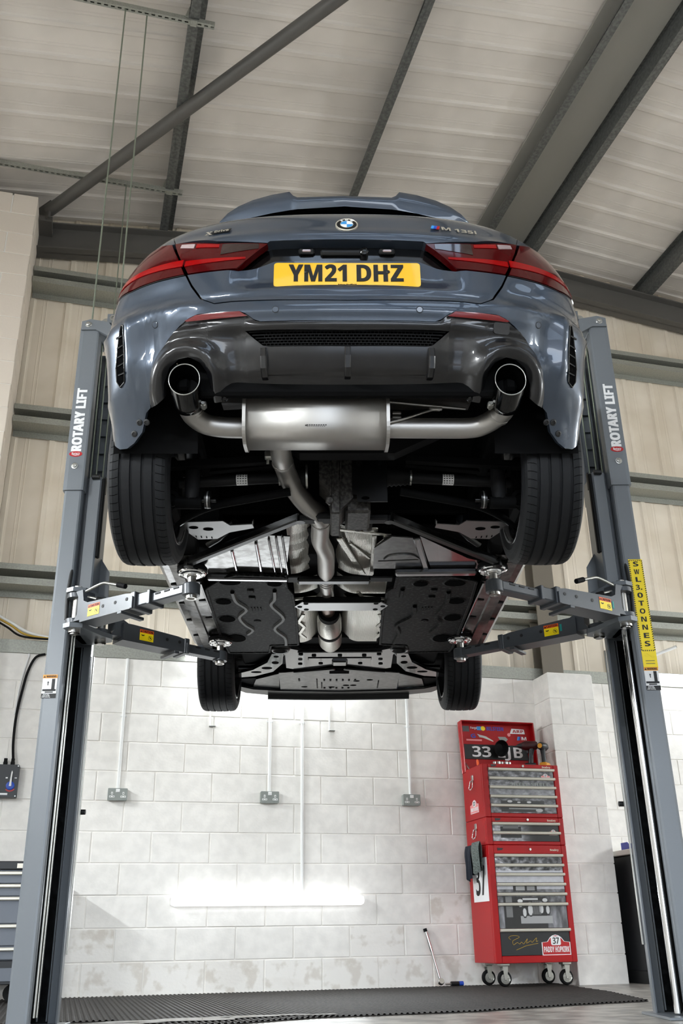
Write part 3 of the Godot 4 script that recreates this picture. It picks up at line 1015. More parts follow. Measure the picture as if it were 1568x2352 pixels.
func lift_post(sd: float):
	SD = sd
	var right := sd > 0
	var lab := "grey two-post lift column carrying the tall yellow SWL 3.0 TONNES sign" if right else "grey two-post lift column beside the wall isolator box, with no yellow sign"
	var t := thing("lift_post", lab, "lift", Transform3D(Basis(), Vector3(LIFT_X + sd * LIFT_HALF, 0, LIFT_Z)), "two-post car lift columns")
	var st := mb()
	upright(st, channel_poly(0.0), 0.0, 2.66)
	part("column", st, "lift_grey", t)
	st = mb()
	upright(st, channel_poly(0.009), 2.60, 3.655)
	part("extension_sleeve", st, "lift_grey", t)
	st = mb()
	pbox(st, -0.03, 0.20, 0.0, 0.012, -0.06, 0.36)
	part("base_plate", st, "lift_grey", t)
	# dark lining paints the shade inside the channel; guide rails in front of it
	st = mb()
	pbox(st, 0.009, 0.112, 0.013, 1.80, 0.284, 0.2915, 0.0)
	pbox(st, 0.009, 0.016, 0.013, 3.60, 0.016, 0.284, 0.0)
	part("shade_lining", st, "channel_shade", t)
	st = mb()
	pbox(st, 0.060, 0.066, 0.02, 1.80, 0.276, 0.284, 0.001)
	pbox(st, 0.104, 0.110, 0.02, 1.80, 0.277, 0.284, 0.001)
	pieces("guide_rail", st, "lift_grey", t)
	st = mb()
	if right:
		rod(st, pp(0.118, 0.02, 0.07), pp(0.118, 1.82, 0.07), 0.017, 16)
		part("lift_ram", st, "chrome", t)
	else:
		rod(st, pp(0.112, 0.05, 0.045), pp(0.112, 1.82, 0.045), 0.006, 10)
		rod(st, pp(0.122, 0.05, 0.055), pp(0.122, 1.82, 0.055), 0.004, 8)
		part("hydraulic_pipe", st, "zinc", t)
	# ladder plate with latch windows in the upper channel
	st = mb()
	for k in 8:
		var y := 2.62 + 0.115 * k
		pbox(st, 0.070, 0.150, y, y + 0.075, 0.270, 0.276, 0.001)
		pbox(st, 0.070, 0.088, y + 0.075, y + 0.115, 0.270, 0.276, 0.0)
		pbox(st, 0.128, 0.150, y + 0.075, y + 0.115, 0.270, 0.276, 0.0)
	part("latch_ladder", st, "lift_grey", t)
	st = mb()
	rod(st, pp(0.108, 2.66, 0.10), pp(0.100, 3.62, 0.10), 0.005, 8)
	rod(st, pp(0.124, 2.62, 0.16), pp(0.116, 3.62, 0.16), 0.005, 8)
	rod(st, pp(0.150, 2.65, 0.20), pp(0.150, 3.66, 0.20), 0.004, 8)
	pieces("wire_rope", st, "rope", t)
	# head bracket
	st = mb()
	var poly := [[0.0, 3.632], [0.085, 3.632], [0.105, 3.622], [0.205, 3.560], [0.215, 3.60], [0.155, 3.685], [0.05, 3.705], [0.0, 3.69]]
	var pl := []
	for q in poly: pl.append([-SD * q[0], q[1]])
	prism(st, pl, -0.004, 0.020)
	bar(st, pp(0.02, 3.698, 0.15), pp(0.17, 3.688, 0.15), 0.32, 0.006, Vector3.UP)
	pbox(st, 0.10, 0.11, 3.60, 3.70, 0.0, 0.30)
	part("head_bracket", st, "lift_grey", t)
	st = mb()
	pbox(st, 0.07, 0.24, 3.66, 3.945, 0.262, 0.272)
	part("pulley_plate", st, "lift_grey", t)
	st = mb()
	lathe(st, [[0.024, 0.0], [0.024, 0.03], [0.013, 0.03], [0.013, 0.022], [0, 0.022]], Transform3D(Basis(Vector3.RIGHT, PI / 2), pp(0.115, 3.895, 0.262)), 6)
	lathe(st, [[0.03, 0.0], [0.03, 0.012], [0, 0.012]], Transform3D(Basis(Vector3.RIGHT, PI / 2), pp(0.065, 3.885, 0.28)), 14)
	pieces("pulley_bolt", st, "zinc", t)
	st = mb()
	for b in [[0.040, 3.668, -0.020], [0.045, 2.745, -0.009]]:
		lathe(st, [[0.020, 0.0], [0.018, 0.003], [0.013, 0.004], [0.013, 0.012], [0.008, 0.014], [0, 0.014]], Transform3D(Basis(Vector3.RIGHT, PI / 2), pp(b[0], b[1], b[2])), 12)
	pieces("bolt", st, "zinc", t)
	# carriage
	st = mb()
	pbox(st, 0.112, 0.186, 1.80, 2.71, 0.050, 0.245, 0.008)
	part("carriage", st, "lift_grey", t)
	st = mb()
	pbox(st, 0.060, 0.150, 1.80, 2.70, 0.055, 0.235, 0.004)
	part("carriage_core", st, "lift_dark", t)
	st = mb()
	pbox(st, 0.186, 0.205, 2.23, 2.70, 0.052, 0.082, 0.005)
	part("door_guard", st, "rubber", t)
	st = mb()
	rod(st, pp(0.135, 2.70, 0.04), pp(0.175, 2.70, 0.04), 0.014, 12)
	pbox(st, 0.190, 0.196, 2.63, 2.73, 0.10, 0.13)
	pieces("latch_pin", st, "lift_black", t)
	# gusset plates and arm knuckle plates
	st = mb()
	for s in [[-0.055, 0.058], [0.20, 0.212]]:
		var g := [[0.12, 1.985], [0.12, 2.32], [0.145, 2.34], [0.235, 2.20], [0.245, 1.985]]
		var gl := []
		for q in g: gl.append([-SD * q[0], q[1]])
		if s[0] > 0: prism(st, gl, -s[1], -s[0])
	var kp := [[0.10, -0.02], [0.09, -0.07], [0.13, -0.095], [0.19, -0.075], [0.215, -0.02], [0.26, 0.08], [0.295, 0.13], [0.285, 0.19], [0.235, 0.215], [0.18, 0.20], [0.12, 0.22]]
	var kl := []
	for q in kp: kl.append([-SD * q[0], q[1]])
	upright(st, kl, 1.800, 1.824)
	upright(st, kl, 1.990, 2.012)
	pbox(st, 0.12, 0.16, 1.824, 1.99, 0.06, 0.20, 0.002)
	part("arm_knuckle_plates", st, "lift_grey", t)
	for q in [[0.140, -0.035], [0.232, 0.150]]:
		st = mb()
		rod(st, pp(q[0], 1.775, q[1]), pp(q[0], 2.03, q[1]), 0.021, 16)
		lathe(st, [[0.03, 1.782], [0.03, 1.80]], Transform3D(Basis(), pp(q[0], 0, q[1])), 16)
		part("arm_pin", st, "steel", t)
	# restraint rod
	st = mb()
	tube(st, catmull([pp(0.09, 1.86, -0.02), pp(0.085, 2.0, -0.02), pp(0.085, 2.14, 0.01)], 4), 0.010, 10)
	part("restraint_rod", st, "lift_black", t)
	# arms
	var piv_r := pp(0.140, 0, -0.035)
	var piv_f := pp(0.232, 0, 0.150)
	lift_arm(t, piv_r, Vector3(sd * 0.705 - (LIFT_X + sd * LIFT_HALF), 0, -4.240 - LIFT_Z), "rear_arm", true, right)
	lift_arm(t, piv_f, Vector3(sd * 0.692 - (LIFT_X + sd * LIFT_HALF), 0, -5.390 - LIFT_Z), "front_arm", false, right)
	# bent release handle over the rear arm
	st = mb()
	var hp := catmull([pp(0.16, 1.965, -0.06), pp(0.18, 1.975, -0.09), pp(0.285, 2.005, -0.15), pp(0.34, 1.99, -0.19), pp(0.42, 1.955, -0.25)], 6)
	tube(st, hp, 0.008, 10)
	tube(st, [pp(0.18, 1.965, -0.08), pp(0.29, 1.925, -0.13)], 0.008, 10)
	pieces("release_handle", st, "zinc", t)
	st = mb()
	tube(st, [pp(0.385, 1.972, -0.225), pp(0.43, 1.952, -0.255)], 0.013, 10)
	part("handle_grip", st, "rubber", t)
	st = mb()
	tube(st, [pp(0.265, 1.935, -0.118), pp(0.30, 1.92, -0.135)], 0.013, 10)
	part("handle_grip", st, "rubber", t)
	st = mb()
	tube(st, [pp(0.165, 0.955, 0.33), pp(0.190, 0.955, 0.33)], 0.013, 10)
	part("lock_knob", st, "lift_black", t)
	st = mb()
	pbox(st, 0.168, 0.174, 0.3, 1.75, 0.285, 0.300, 0.001)
	part("edge_strip", st, "zinc", t)
	# print on the sleeve and column
	letters("ROTARY LIFT", 0.054, 0.400, "white_print", t, face_xf(0.044, 3.035, -0.0095, PI / 2), "Droid Sans", true, "sleeve_lettering", 0.003)
	st = mb()
	prism(st, disc(0.036, 28, 0, 0, 0.017), 0.0, 0.001)
	var bd := part("brand_badge", st, "red_print", t, face_xf(0.044, 2.818, -0.0095))
	letters("Rotary", 0.013, 0.046, "white_print", bd, Transform3D(Basis(), Vector3(0, 0.002, 0.0015)), "Droid Serif")
	st = mb()
	prism(st, [[-0.018, -0.006], [0.0, -0.0115], [0.02, -0.006], [0.02, -0.004], [0.0, -0.0085], [-0.018, -0.004]], 0.001, 0.002)
	part("swoosh", st, "white_print", bd)
	warning_label(t, 0.036, 1.520, -0.001)
	if right:
		st = mb()
		cbox(st, Vector3.ZERO, Vector3(0.074, 0.59, 0.0012), 0.0)
		var sg := part("load_sign", st, "yellow_print", t, face_xf(0.034, 1.868, -0.001))
		var s := "SWL3.0TONNES"
		var rows := ["S", "W", "L", "3.", "0", "T", "O", "N", "N", "E", "S"]
		for i in rows.size():
			var y := 0.268 - 0.0435 * i
			letters(rows[i], 0.027, 0.028 if rows[i] != "3." else 0.032, "black_print", sg, Transform3D(Basis(), Vector3(0, y, 0.0014)), "Droid Sans", true, "load_letter")
		st = mb()
		for k in 42:
			var y := 0.289 - 0.0118 * k
			for x in [-1.0, 1.0]:
				prism(st, [[x * 0.037, y], [x * 0.037, y - 0.0055], [x * 0.0305, y - 0.0085], [x * 0.0305, y - 0.003]], 0.0004, 0.0012)
		for k in 6:
			for y in [0.289, -0.203]:
				var x := -0.028 + 0.0105 * k
				prism(st, [[x, y + 0.003], [x + 0.005, y + 0.003], [x + 0.002, y - 0.003], [x - 0.003, y - 0.003]], 0.0004, 0.0012)
		part("hazard_border", st, "black_print", sg)
		st = mb()
		prism(st, [[-0.022, -0.232], [0.024, -0.232], [0.024, -0.240], [0.010, -0.240], [0.010, -0.236], [-0.004, -0.224], [-0.012, -0.218], [-0.022, -0.226]], 0.0004, 0.0012)
		for y in [-0.258, -0.272]:
			prism(st, [[-0.022, y], [0.024, y], [0.024, y + 0.003], [-0.022, y + 0.003]], 0.0004, 0.0012)
		part("maker_mark", st, "grey_print", sg)

func build_lift():
	lift_post(-1.0)
	lift_post(1.0)

# ---------- car (local frame: x right, y up from its ground plane, z rearwards from the rear axle) ----------
const TY := [0.16, 0.28, 0.33, 0.40, 0.48, 0.52, 0.545, 0.60, 0.70, 0.80, 0.86, 0.92, 1.0, 1.1]
const TR := [0.44, 0.55, 0.63, 0.695, 0.728, 0.745, 0.760, 0.757, 0.757, 0.757, 0.755, 0.745, 0.71, 0.60]
const TW := [0.855, 0.87, 0.878, 0.886, 0.894, 0.897, 0.90, 0.90, 0.893, 0.876, 0.862, 0.84, 0.80, 0.74]
const TL := [0.14, 0.22, 0.29, 0.33, 0.355, 0.36, 0.37, 0.37, 0.38, 0.40, 0.42, 0.44, 0.44, 0.40]
const PLAN_N := 2.6
const PLAN_LEN := 1.0614
var plan_x := []
var plan_z := []
var car: Node3D

func tab(x: float, X: Array, F: Array) -> float:
	if x <= X[0]: return F[0]
	for i in X.size() - 1:
		if x <= X[i + 1]: return lerp(float(F[i]), float(F[i + 1]), (x - X[i]) / (X[i + 1] - X[i]))
	return F[F.size() - 1]

func tabs(x: float, X: Array, F: Array) -> float:   # smooth through the knots
	var n := X.size()
	if x <= X[0]: return F[0]
	if x >= X[n - 1]: return F[n - 1]
	var i := 0
	while x > X[i + 1]: i += 1
	var h: float = X[i + 1] - X[i]
	var t: float = (x - X[i]) / h
	var m0: float = (F[i + 1] - F[max(i - 1, 0)]) / (X[i + 1] - X[max(i - 1, 0)]) * h
	var m1: float = (F[min(i + 2, n - 1)] - F[i]) / (X[min(i + 2, n - 1)] - X[i]) * h
	var t2 := t * t
	var t3 := t2 * t
	return (2 * t3 - 3 * t2 + 1) * F[i] + (t3 - 2 * t2 + t) * m0 + (-2 * t3 + 3 * t2) * F[i + 1] + (t3 - t2) * m1

func prepare_plan():
	var N := 800
	var X := []
	var Z := []
	var A := [0.0]
	for i in N + 1:
		var t := PI / 2 * i / N
		X.append(pow(sin(t), 2.0 / PLAN_N))
		Z.append(1.0 - pow(max(cos(t), 0.0), 2.0 / PLAN_N))
		if i > 0: A.append(A[i - 1] + Vector2((X[i] - X[i - 1]) * 0.88, (Z[i] - Z[i - 1]) * 0.37).length())
	var j := 0
	for k in 81:
		var s: float = A[N] * k / 80.0
		while j < N - 1 and A[j + 1] < s: j += 1
		var f: float = clamp((s - A[j]) / max(A[j + 1] - A[j], 1e-9), 0.0, 1.0)
		plan_x.append(lerp(float(X[j]), float(X[j + 1]), f))
		plan_z.append(lerp(float(Z[j]), float(Z[j + 1]), f))

func body_pt(s: float, y: float) -> Vector3:
	var a := absf(s)
	var R := tabs(y, TY, TR)
	var W := tabs(y, TY, TW)
	var L := tabs(y, TY, TL)
	var sg := -1.0 if s < 0 else 1.0
	if a >= 1.0: return Vector3(sg * W, y, R - L - (a - 1.0) * PLAN_LEN)
	var k := a * 80.0
	var i := int(min(floor(k), 79))
	var f := k - i
	return Vector3(sg * W * lerp(float(plan_x[i]), float(plan_x[i + 1]), f), y, R - L * lerp(float(plan_z[i]), float(plan_z[i + 1]), f))

func ss(a: float, b: float, x: float) -> float:
	return smoothstep(a, b, x)

func gauss(x: float, c: float, w: float) -> float:
	return exp(-pow((x - c) / w, 2.0))

func relief(kind: String, s: float, y: float) -> float:
	var a := absf(s)
	match kind:
		"bumper":
			var r := 0.0
			# blade beside the side vent and the swelling over the reflector
			r += 0.020 * gauss(a, 0.735, 0.028) * ss(0.36, 0.42, y) * (1.0 - ss(0.56, 0.63, y))
			r -= 0.016 * gauss(a, 0.655, 0.045) * ss(0.40, 0.46, y) * (1.0 - ss(0.53, 0.62, y))
			r += 0.014 * gauss(y, 0.585, 0.02) * ss(0.40, 0.55, a)
			r -= 0.010 * gauss(y, 0.66, 0.05) * ss(0.48, 0.60, a) * (1.0 - ss(0.8, 0.95, a))
			r += 0.006 * gauss(y, 0.355, 0.02) * ss(0.69, 0.74, a)
			return r
		"diffuser":
			var d := Vector2((a - 0.535) * 1.06, (y - 0.325)).length()
			var r := 0.030 * gauss(d, 0.115, 0.030)
			r -= 0.022 * gauss(a, 0.36, 0.055) * ss(0.33, 0.40, y) * (1.0 - ss(0.47, 0.52, y))
			r += 0.012 * gauss(y, 0.50, 0.014)
			r -= 0.018 * (1.0 - ss(0.335, 0.36, y)) * (1.0 - ss(0.40, 0.46, a))
			return r
		"tailgate":
			var r := -0.034 * ss(0.625, 0.70, y) * (1.0 - ss(0.30, 0.40, a))
			r -= 0.006 * gauss(y, 0.612, 0.01)
			return r
		"lip":
			return 0.012 * gauss(y, 0.87, 0.025)
	return 0.0

func skin(s: float, y: float, off := 0.0, kind := "") -> Vector3:
	var p := body_pt(s, y)
	var e := 0.004
	var du := body_pt(s + e, y) - body_pt(s - e, y)
	var dv := body_pt(s, y + e) - body_pt(s, y - e)
	var n := du.cross(dv).normalized()
	var base := Vector3(p.x, 0, p.z - 0.0)
	if n.dot(Vector3(p.x * 0.4, 0, 1)) < 0: n = -n
	return p + n * (off + relief(kind, s, y))

func curve_at(c: Array, s: float) -> float:
	if s <= c[0][0]: return c[0][1]
	for i in c.size() - 1:
		if s <= c[i + 1][0]:
			var w: float = c[i + 1][0] - c[i][0]
			if w < 1e-6: return c[i + 1][1]
			return lerp(float(c[i][1]), float(c[i + 1][1]), (s - c[i][0]) / w)
	return c[c.size() - 1][1]

# body panel between a lower and an upper line, both lists of [s, y]; side 0 = across the car, else one side
func panel(st, top: Array, bot: Array, side: float, o := {}):
	var s0: float = min(top[0][0], bot[0][0])
	var s1: float = max(top[top.size() - 1][0], bot[bot.size() - 1][0])
	var S := {}
	for c in top + bot: S[snappedf(clamp(c[0], s0, s1), 0.0001)] = 1
	var step: float = o.get("ds", 0.018)
	var q := s0
	while q < s1:
		S[snappedf(q, 0.0001)] = 1
		q += step
	S[snappedf(s1, 0.0001)] = 1
	var ks: Array = S.keys()
	ks.sort()
	var cols := []
	for i in ks.size():
		if i > 0 and ks[i] - ks[i - 1] < 0.0012 and i < ks.size() - 1: continue
		cols.append(ks[i])
	var nv: int = o.get("nv", 10)
	var off: float = o.get("off", 0.0)
	var th: float = o.get("th", 0.012)
	var kind: String = o.get("relief", "")
	var list := []
	if side == 0.0:
		for i in range(cols.size() - 1, 0, -1): list.append(-cols[i])
		list += cols
	else:
		for c in cols: list.append(c * side)
	var outer := []
	var inner := []
	for s in list:
		var yt := curve_at(top, absf(s))
		var yb := curve_at(bot, absf(s))
		if yt < yb: yt = yb
		var a := []
		var b := []
		for j in nv + 1:
			var y: float = lerp(yb, yt, float(j) / nv)
			a.append(skin(s, y, off, kind))
			b.append(skin(s, y, off - th, kind))
		outer.append(a)
		inner.append(b)
	grid(st, outer, true)
	smooth(st, false)
	for i in outer.size() - 1:
		for j in [0, nv]:
			quad(st, outer[i][j], outer[i + 1][j], inner[i + 1][j], inner[i][j])
	for i in [0, outer.size() - 1]:
		for j in nv:
			quad(st, outer[i][j], outer[i][j + 1], inner[i][j + 1], inner[i][j])

# convex-ish closed outline on the skin, slightly raised
func patch(st, poly: Array, side: float, off: float, th := 0.004, kind := ""):
	var c := Vector2.ZERO
	for p in poly: c += Vector2(p[0], p[1])
	c /= poly.size()
	var n := poly.size()
	smooth(st, true)
	var pc := skin(side * c.x, c.y, off, kind)
	var R := []
	for k in 4:
		var ring := []
		var f: float = (k + 1) / 4.0
		for p in poly: ring.append(skin(side * lerp(c.x, float(p[0]), f), lerp(c.y, float(p[1]), f), off, kind))
		R.append(ring)
	for i in n:
		var j := (i + 1) % n
		tri(st, pc, R[0][i], R[0][j])
		for k in 3: quad(st, R[k][i], R[k + 1][i], R[k + 1][j], R[k][j])
	smooth(st, false)
	for i in n:
		var j := (i + 1) % n
		quad(st, R[3][i], skin(side * poly[i][0], poly[i][1], off - th, kind), skin(side * poly[j][0], poly[j][1], off - th, kind), R[3][j])

func skin_xf(s: float, y: float, off: float, kind := "") -> Transform3D:
	var p := skin(s, y, off, kind)
	var e := 0.02
	var x := (skin(s + e, y, off, kind) - skin(s - e, y, off, kind)).normalized()
	var yv := (skin(s, y + e, off, kind) - skin(s, y - e, off, kind)).normalized()
	var z := x.cross(yv).normalized()
	yv = z.cross(x)
	return Transform3D(Basis(x, yv, z), p)

const TG_LOW := [[0.0, 0.584], [0.375, 0.593], [0.43, 0.590], [0.474, 0.619], [0.513, 0.682], [0.536, 0.729]]
const TG_MID := [[0.0, 0.781], [0.247, 0.781], [0.363, 0.729], [0.536, 0.730]]
const TG_LIP := [[0.0, 0.846], [0.264, 0.844], [0.272, 0.838], [0.45, 0.860], [0.627, 0.910], [0.688, 1.0]]
const TG_TOP := [[0.0, 1.065], [0.27, 1.06], [0.50, 1.05], [0.60, 1.035], [0.65, 1.02], [0.688, 1.002]]
const BUMPER_TOP := [[0.0, 0.580], [0.375, 0.588], [0.43, 0.584], [0.478, 0.612], [0.517, 0.675], [0.543, 0.728], [0.75, 0.730], [0.85, 0.750], [0.98, 0.795], [1.0, 0.79], [1.17, 0.665]]
const BUMPER_LOW := [[0.0, 0.511], [0.281, 0.512], [0.301, 0.52], [0.327, 0.538], [0.346, 0.546], [0.483, 0.549], [0.515, 0.538], [0.548, 0.52], [0.589, 0.485], [0.626, 0.443], [0.652, 0.40], [0.669, 0.355], [0.677, 0.322], [0.681, 0.298], [0.703, 0.287], [0.73, 0.235], [0.772, 0.207], [0.812, 0.195], [0.86, 0.200], [0.92, 0.225], [0.97, 0.27], [1.01, 0.36], [1.05, 0.44], [1.09, 0.52], [1.17, 0.62]]
const DIFF_LOW := [[0.0, 0.292], [0.446, 0.298], [0.452, 0.313], [0.456, 0.335], [0.463, 0.367], [0.484, 0.394], [0.52, 0.412], [0.554, 0.409], [0.589, 0.389], [0.614, 0.348], [0.619, 0.316], [0.679, 0.297]]

func seg(c: Array, a: float, b: float, dy := 0.0) -> Array:
	var o := [[a, curve_at(c, a) + dy]]
	for p in c:
		if p[0] > a + 1e-5 and p[0] < b - 1e-5: o.append([p[0], p[1] + dy])
	o.append([b, curve_at(c, b) + dy])
	return o

func build_car():
	prepare_plan()
	car = thing("hatchback_car", "blue-grey hatchback with red tail lamps raised on the two-post lift", "car", Transform3D(Basis(Vector3.BACK, deg_to_rad(-0.5435)), Vector3(0, 1.79, -3.514)))
	car_rear()
	car_upper()
	for sd in [-1.0, 1.0]:
		for z in [0.0, -2.67]:
			car_wheel(sd, z)
	car_exhaust()
	car_rear_axle()
	car_floor()
	car_front()

func car_rear():
	var st := mb()
	panel(st, BUMPER_TOP, BUMPER_LOW, 0.0, {"relief": "bumper", "nv": 18, "th": 0.02})
	var bumper := part("rear_bumper", st, "paint", car)
	# tailgate: lower skin, upper lip, shelf to the glass
	st = mb()
	panel(st, TG_MID, TG_LOW, 0.0, {"relief": "tailgate", "nv": 14, "th": 0.015})
	panel(st, TG_TOP, TG_LIP, 0.0, {"relief": "lip", "nv": 12, "th": 0.045})
	var g := []
	for i in 31:
		var s := -0.688 + 1.376 * i / 30.0
		var p := skin(s, curve_at(TG_TOP, absf(s)), 0.0, "lip")
		g.append([p, Vector3(p.x * 0.97, p.y + 0.015, p.z - 0.07), Vector3(p.x * 0.9, 1.10, 0.42)])
	grid(st, g, true)
	var gate := part("tailgate", st, "paint", car)
	st = mb()
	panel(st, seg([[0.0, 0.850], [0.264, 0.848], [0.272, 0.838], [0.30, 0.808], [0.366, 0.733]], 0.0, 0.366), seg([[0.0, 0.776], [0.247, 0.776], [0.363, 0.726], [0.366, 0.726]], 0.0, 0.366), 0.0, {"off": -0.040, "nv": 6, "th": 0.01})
	part("handle_recess", st, "gloss_black", gate)  # body colour in shadow here, so the shade is painted as gloss black
	# handle, plate lamps and camera in the recess
	st = mb()
	var hx := skin_xf(0.0, 0.815, -0.034)
	cbox(st, Vector3(-0.02, 0.0, 0.0), Vector3(0.15, 0.022, 0.02), 0.006, hx)
	part("tailgate_handle", st, "plastic", gate)
	st = mb()
	for x in [-0.145, 0.145]: cbox(st, Vector3(x, 0.006, 0.0), Vector3(0.058, 0.022, 0.018), 0.006, hx)
	pieces("plate_lamp_housing", st, "plastic", gate)
	st = mb()
	for x in [-0.145, 0.145]: cbox(st, Vector3(x, 0.004, 0.006), Vector3(0.032, 0.010, 0.012), 0.003, hx)
	pieces("plate_lamp", st, "lamp_clear", gate)
	st = mb()
	lathe(st, [[0.016, -0.01], [0.016, 0.010], [0.011, 0.013], [0.010, 0.010], [0, 0.013]], hx * Transform3D(Basis(Vector3.RIGHT, PI / 2), Vector3(0.062, 0.0, 0.004)), 16)
	part("reversing_camera", st, "gloss_black", gate)
	# number plate
	st = mb()
	var px := skin_xf(0.0, 0.708, 0.012, "tailgate")
	prism(st, rounded(0.520, 0.108, 0.012, 4), -0.006, 0.002, px)
	var plate := part("number_plate", st, "plate_yellow", car, Transform3D(), "yellow rear number plate reading YM21 DHZ")
	letters("YM21", 0.076, 0.204, "black_print", plate, px * Transform3D(Basis(), Vector3(-0.098, 0.006, 0.0028)), "Droid Sans", true, "plate_characters", 0.0016)
	letters("DHZ", 0.076, 0.164, "black_print", plate, px * Transform3D(Basis(), Vector3(0.113, 0.006, 0.0028)), "Droid Sans", true, "plate_characters", 0.0016)
	letters("Sytner Sheffield", 0.007, 0.065, "black_print", plate, px * Transform3D(Basis(), Vector3(0.0, -0.046, 0.0028)), "Droid Sans", true, "dealer_name")
	st = mb()
	for x in [-0.145, 0.145]: lathe(st, [[0.007, 0.0], [0.007, 0.003], [0.004, 0.005], [0, 0.005]], px * Transform3D(Basis(Vector3.RIGHT, PI / 2), Vector3(x, 0.012, 0.002)), 12)
	pieces("plate_screw", st, "plastic", plate)
	# lamps
	for sd in [-1.0, 1.0]:
		st = mb()
		panel(st, seg([[0.272, 0.834], [0.45, 0.856], [0.624, 0.906]], 0.272, 0.624), seg([[0.272, 0.832], [0.30, 0.806], [0.366, 0.733], [0.534, 0.734], [0.580, 0.819], [0.624, 0.902]], 0.272, 0.624), sd, {"off": 0.003, "nv": 8, "th": 0.03})
		var li := part("tail_lamp_inner", st, "lamp_red", car)
		st = mb()
		panel(st, seg([[0.549, 0.736], [0.588, 0.819], [0.640, 0.908], [0.70, 0.935], [0.78, 0.940], [0.88, 0.924], [0.98, 0.858]], 0.549, 0.98), seg([[0.549, 0.734], [0.75, 0.735], [0.85, 0.755], [0.98, 0.80]], 0.549, 0.98), sd, {"off": 0.004, "nv": 8, "th": 0.03})
		var lo := part("tail_lamp_outer", st, "lamp_red", car)
		st = mb()
		panel(st, [[0.34, 0.778], [0.545, 0.792]], [[0.34, 0.770], [0.552, 0.768]], sd, {"off": 0.0055, "nv": 3, "th": 0.004})
		part("light_bar", st, "lamp_bright", li)
		st = mb()
		panel(st, [[0.44, 0.848], [0.525, 0.868]], [[0.44, 0.834], [0.527, 0.850]], sd, {"off": 0.0055, "nv": 2, "th": 0.004})
		part("light_bar", st, "lamp_bright", li)
		st = mb()
		panel(st, [[0.534, 0.870], [0.590, 0.884]], [[0.538, 0.850], [0.588, 0.866]], sd, {"off": 0.0058, "nv": 2, "th": 0.004})
		part("reversing_lamp", st, "lamp_clear", li)
		st = mb()
		panel(st, [[0.30, 0.834], [0.42, 0.848]], [[0.31, 0.812], [0.43, 0.800]], sd, {"off": 0.0050, "nv": 2, "th": 0.003})
		part("smoked_field", st, "lamp_smoke", li)
		st = mb()
		panel(st, [[0.570, 0.800], [0.90, 0.815]], [[0.560, 0.770], [0.90, 0.795]], sd, {"off": 0.0065, "nv": 3, "th": 0.004})
		part("light_bar", st, "lamp_bright", lo)
		st = mb()
		panel(st, [[0.548, 0.7335], [0.76, 0.7335], [0.85, 0.755]], [[0.548, 0.7305], [0.76, 0.7305], [0.85, 0.750]], sd, {"off": 0.001, "nv": 1, "th": 0.01})
		part("lamp_seal", st, "plastic", lo)
		st = mb()
		panel(st, [[0.50, 0.74], [0.56, 0.90], [0.62, 0.97], [0.70, 1.0]], [[0.50, 0.60], [0.56, 0.70], [0.62, 0.74], [0.70, 0.80]], sd, {"off": -0.034, "nv": 6, "th": 0.003})
		part("shut_line_dark", st, "soot_hole_shade", car)  # added backing sheet that darkens the gap beside the lamps like shade
		# wing above and around the lamp
		st = mb()
		panel(st, [[0.634, 0.915], [0.694, 1.004], [0.80, 1.02], [1.2, 1.02]], [[0.634, 0.912], [0.70, 0.940], [0.78, 0.945], [0.88, 0.929], [0.98, 0.863], [0.985, 0.805], [1.2, 0.66]], sd, {"nv": 8, "th": 0.02})
		part("rear_wing", st, "paint", car)
		# reflector, side vent and parking sensors in the bumper
		st = mb()
		patch(st, [[0.321, 0.530], [0.345, 0.5435], [0.418, 0.5455], [0.488, 0.5435], [0.527, 0.532], [0.52, 0.529], [0.418, 0.5285]], sd, 0.006, 0.012, "bumper")
		part("reflector", st, "reflector", bumper)
		st = mb()
		var vent := [[0.748, 0.560], [0.760, 0.568], [0.778, 0.556], [0.800, 0.50], [0.815, 0.44], [0.815, 0.395], [0.795, 0.372], [0.772, 0.382], [0.760, 0.42], [0.752, 0.48]]
		patch(st, vent, sd, 0.0025, 0.004, "bumper")
		var vn := part("side_vent", st, "soot_hole_shade", bumper)
		for k in 5:
			st = mb()
			var y := 0.405 + 0.032 * k
			patch(st, [[0.760, y], [0.800, y + 0.004], [0.800, y + 0.009], [0.760, y + 0.005]], sd, 0.005, 0.004, "bumper")
			part("vent_slat", st, "mesh_black", vn)
		st = mb()
		for i in vent.size():
			var p = vent[i]
			var q = vent[(i + 1) % vent.size()]
			tube(st, [skin(sd * p[0], p[1], 0.002, "bumper"), skin(sd * q[0], q[1], 0.002, "bumper")], 0.0025, 6)
		part("vent_rim", st, "gloss_black", vn)
		for q in [[0.230, 0.546], [0.640, 0.543]]:
			st = mb()
			lathe(st, [[0.011, -0.002], [0.011, 0.0012], [0.0095, 0.002], [0, 0.002]], skin_xf(sd * q[0], q[1], 0.0, "bumper") * Transform3D(Basis(Vector3.RIGHT, PI / 2), Vector3.ZERO), 18)
			part("parking_sensor", st, "paint", bumper)
		for q in [[0.230, 0.546], [0.640, 0.543]]:
			st = mb()
			var xf := skin_xf(sd * q[0], q[1], 0.0, "bumper")
			for i in 18:
				var t0 := TAU * i / 18.0
				var t1 := TAU * (i + 1) / 18.0
				tube(st, [xf * Vector3(0.0115 * cos(t0), 0.0115 * sin(t0), 0.001), xf * Vector3(0.0115 * cos(t1), 0.0115 * sin(t1), 0.001)], 0.0009, 5, false)
			part("sensor_ring", st, "plastic", bumper)
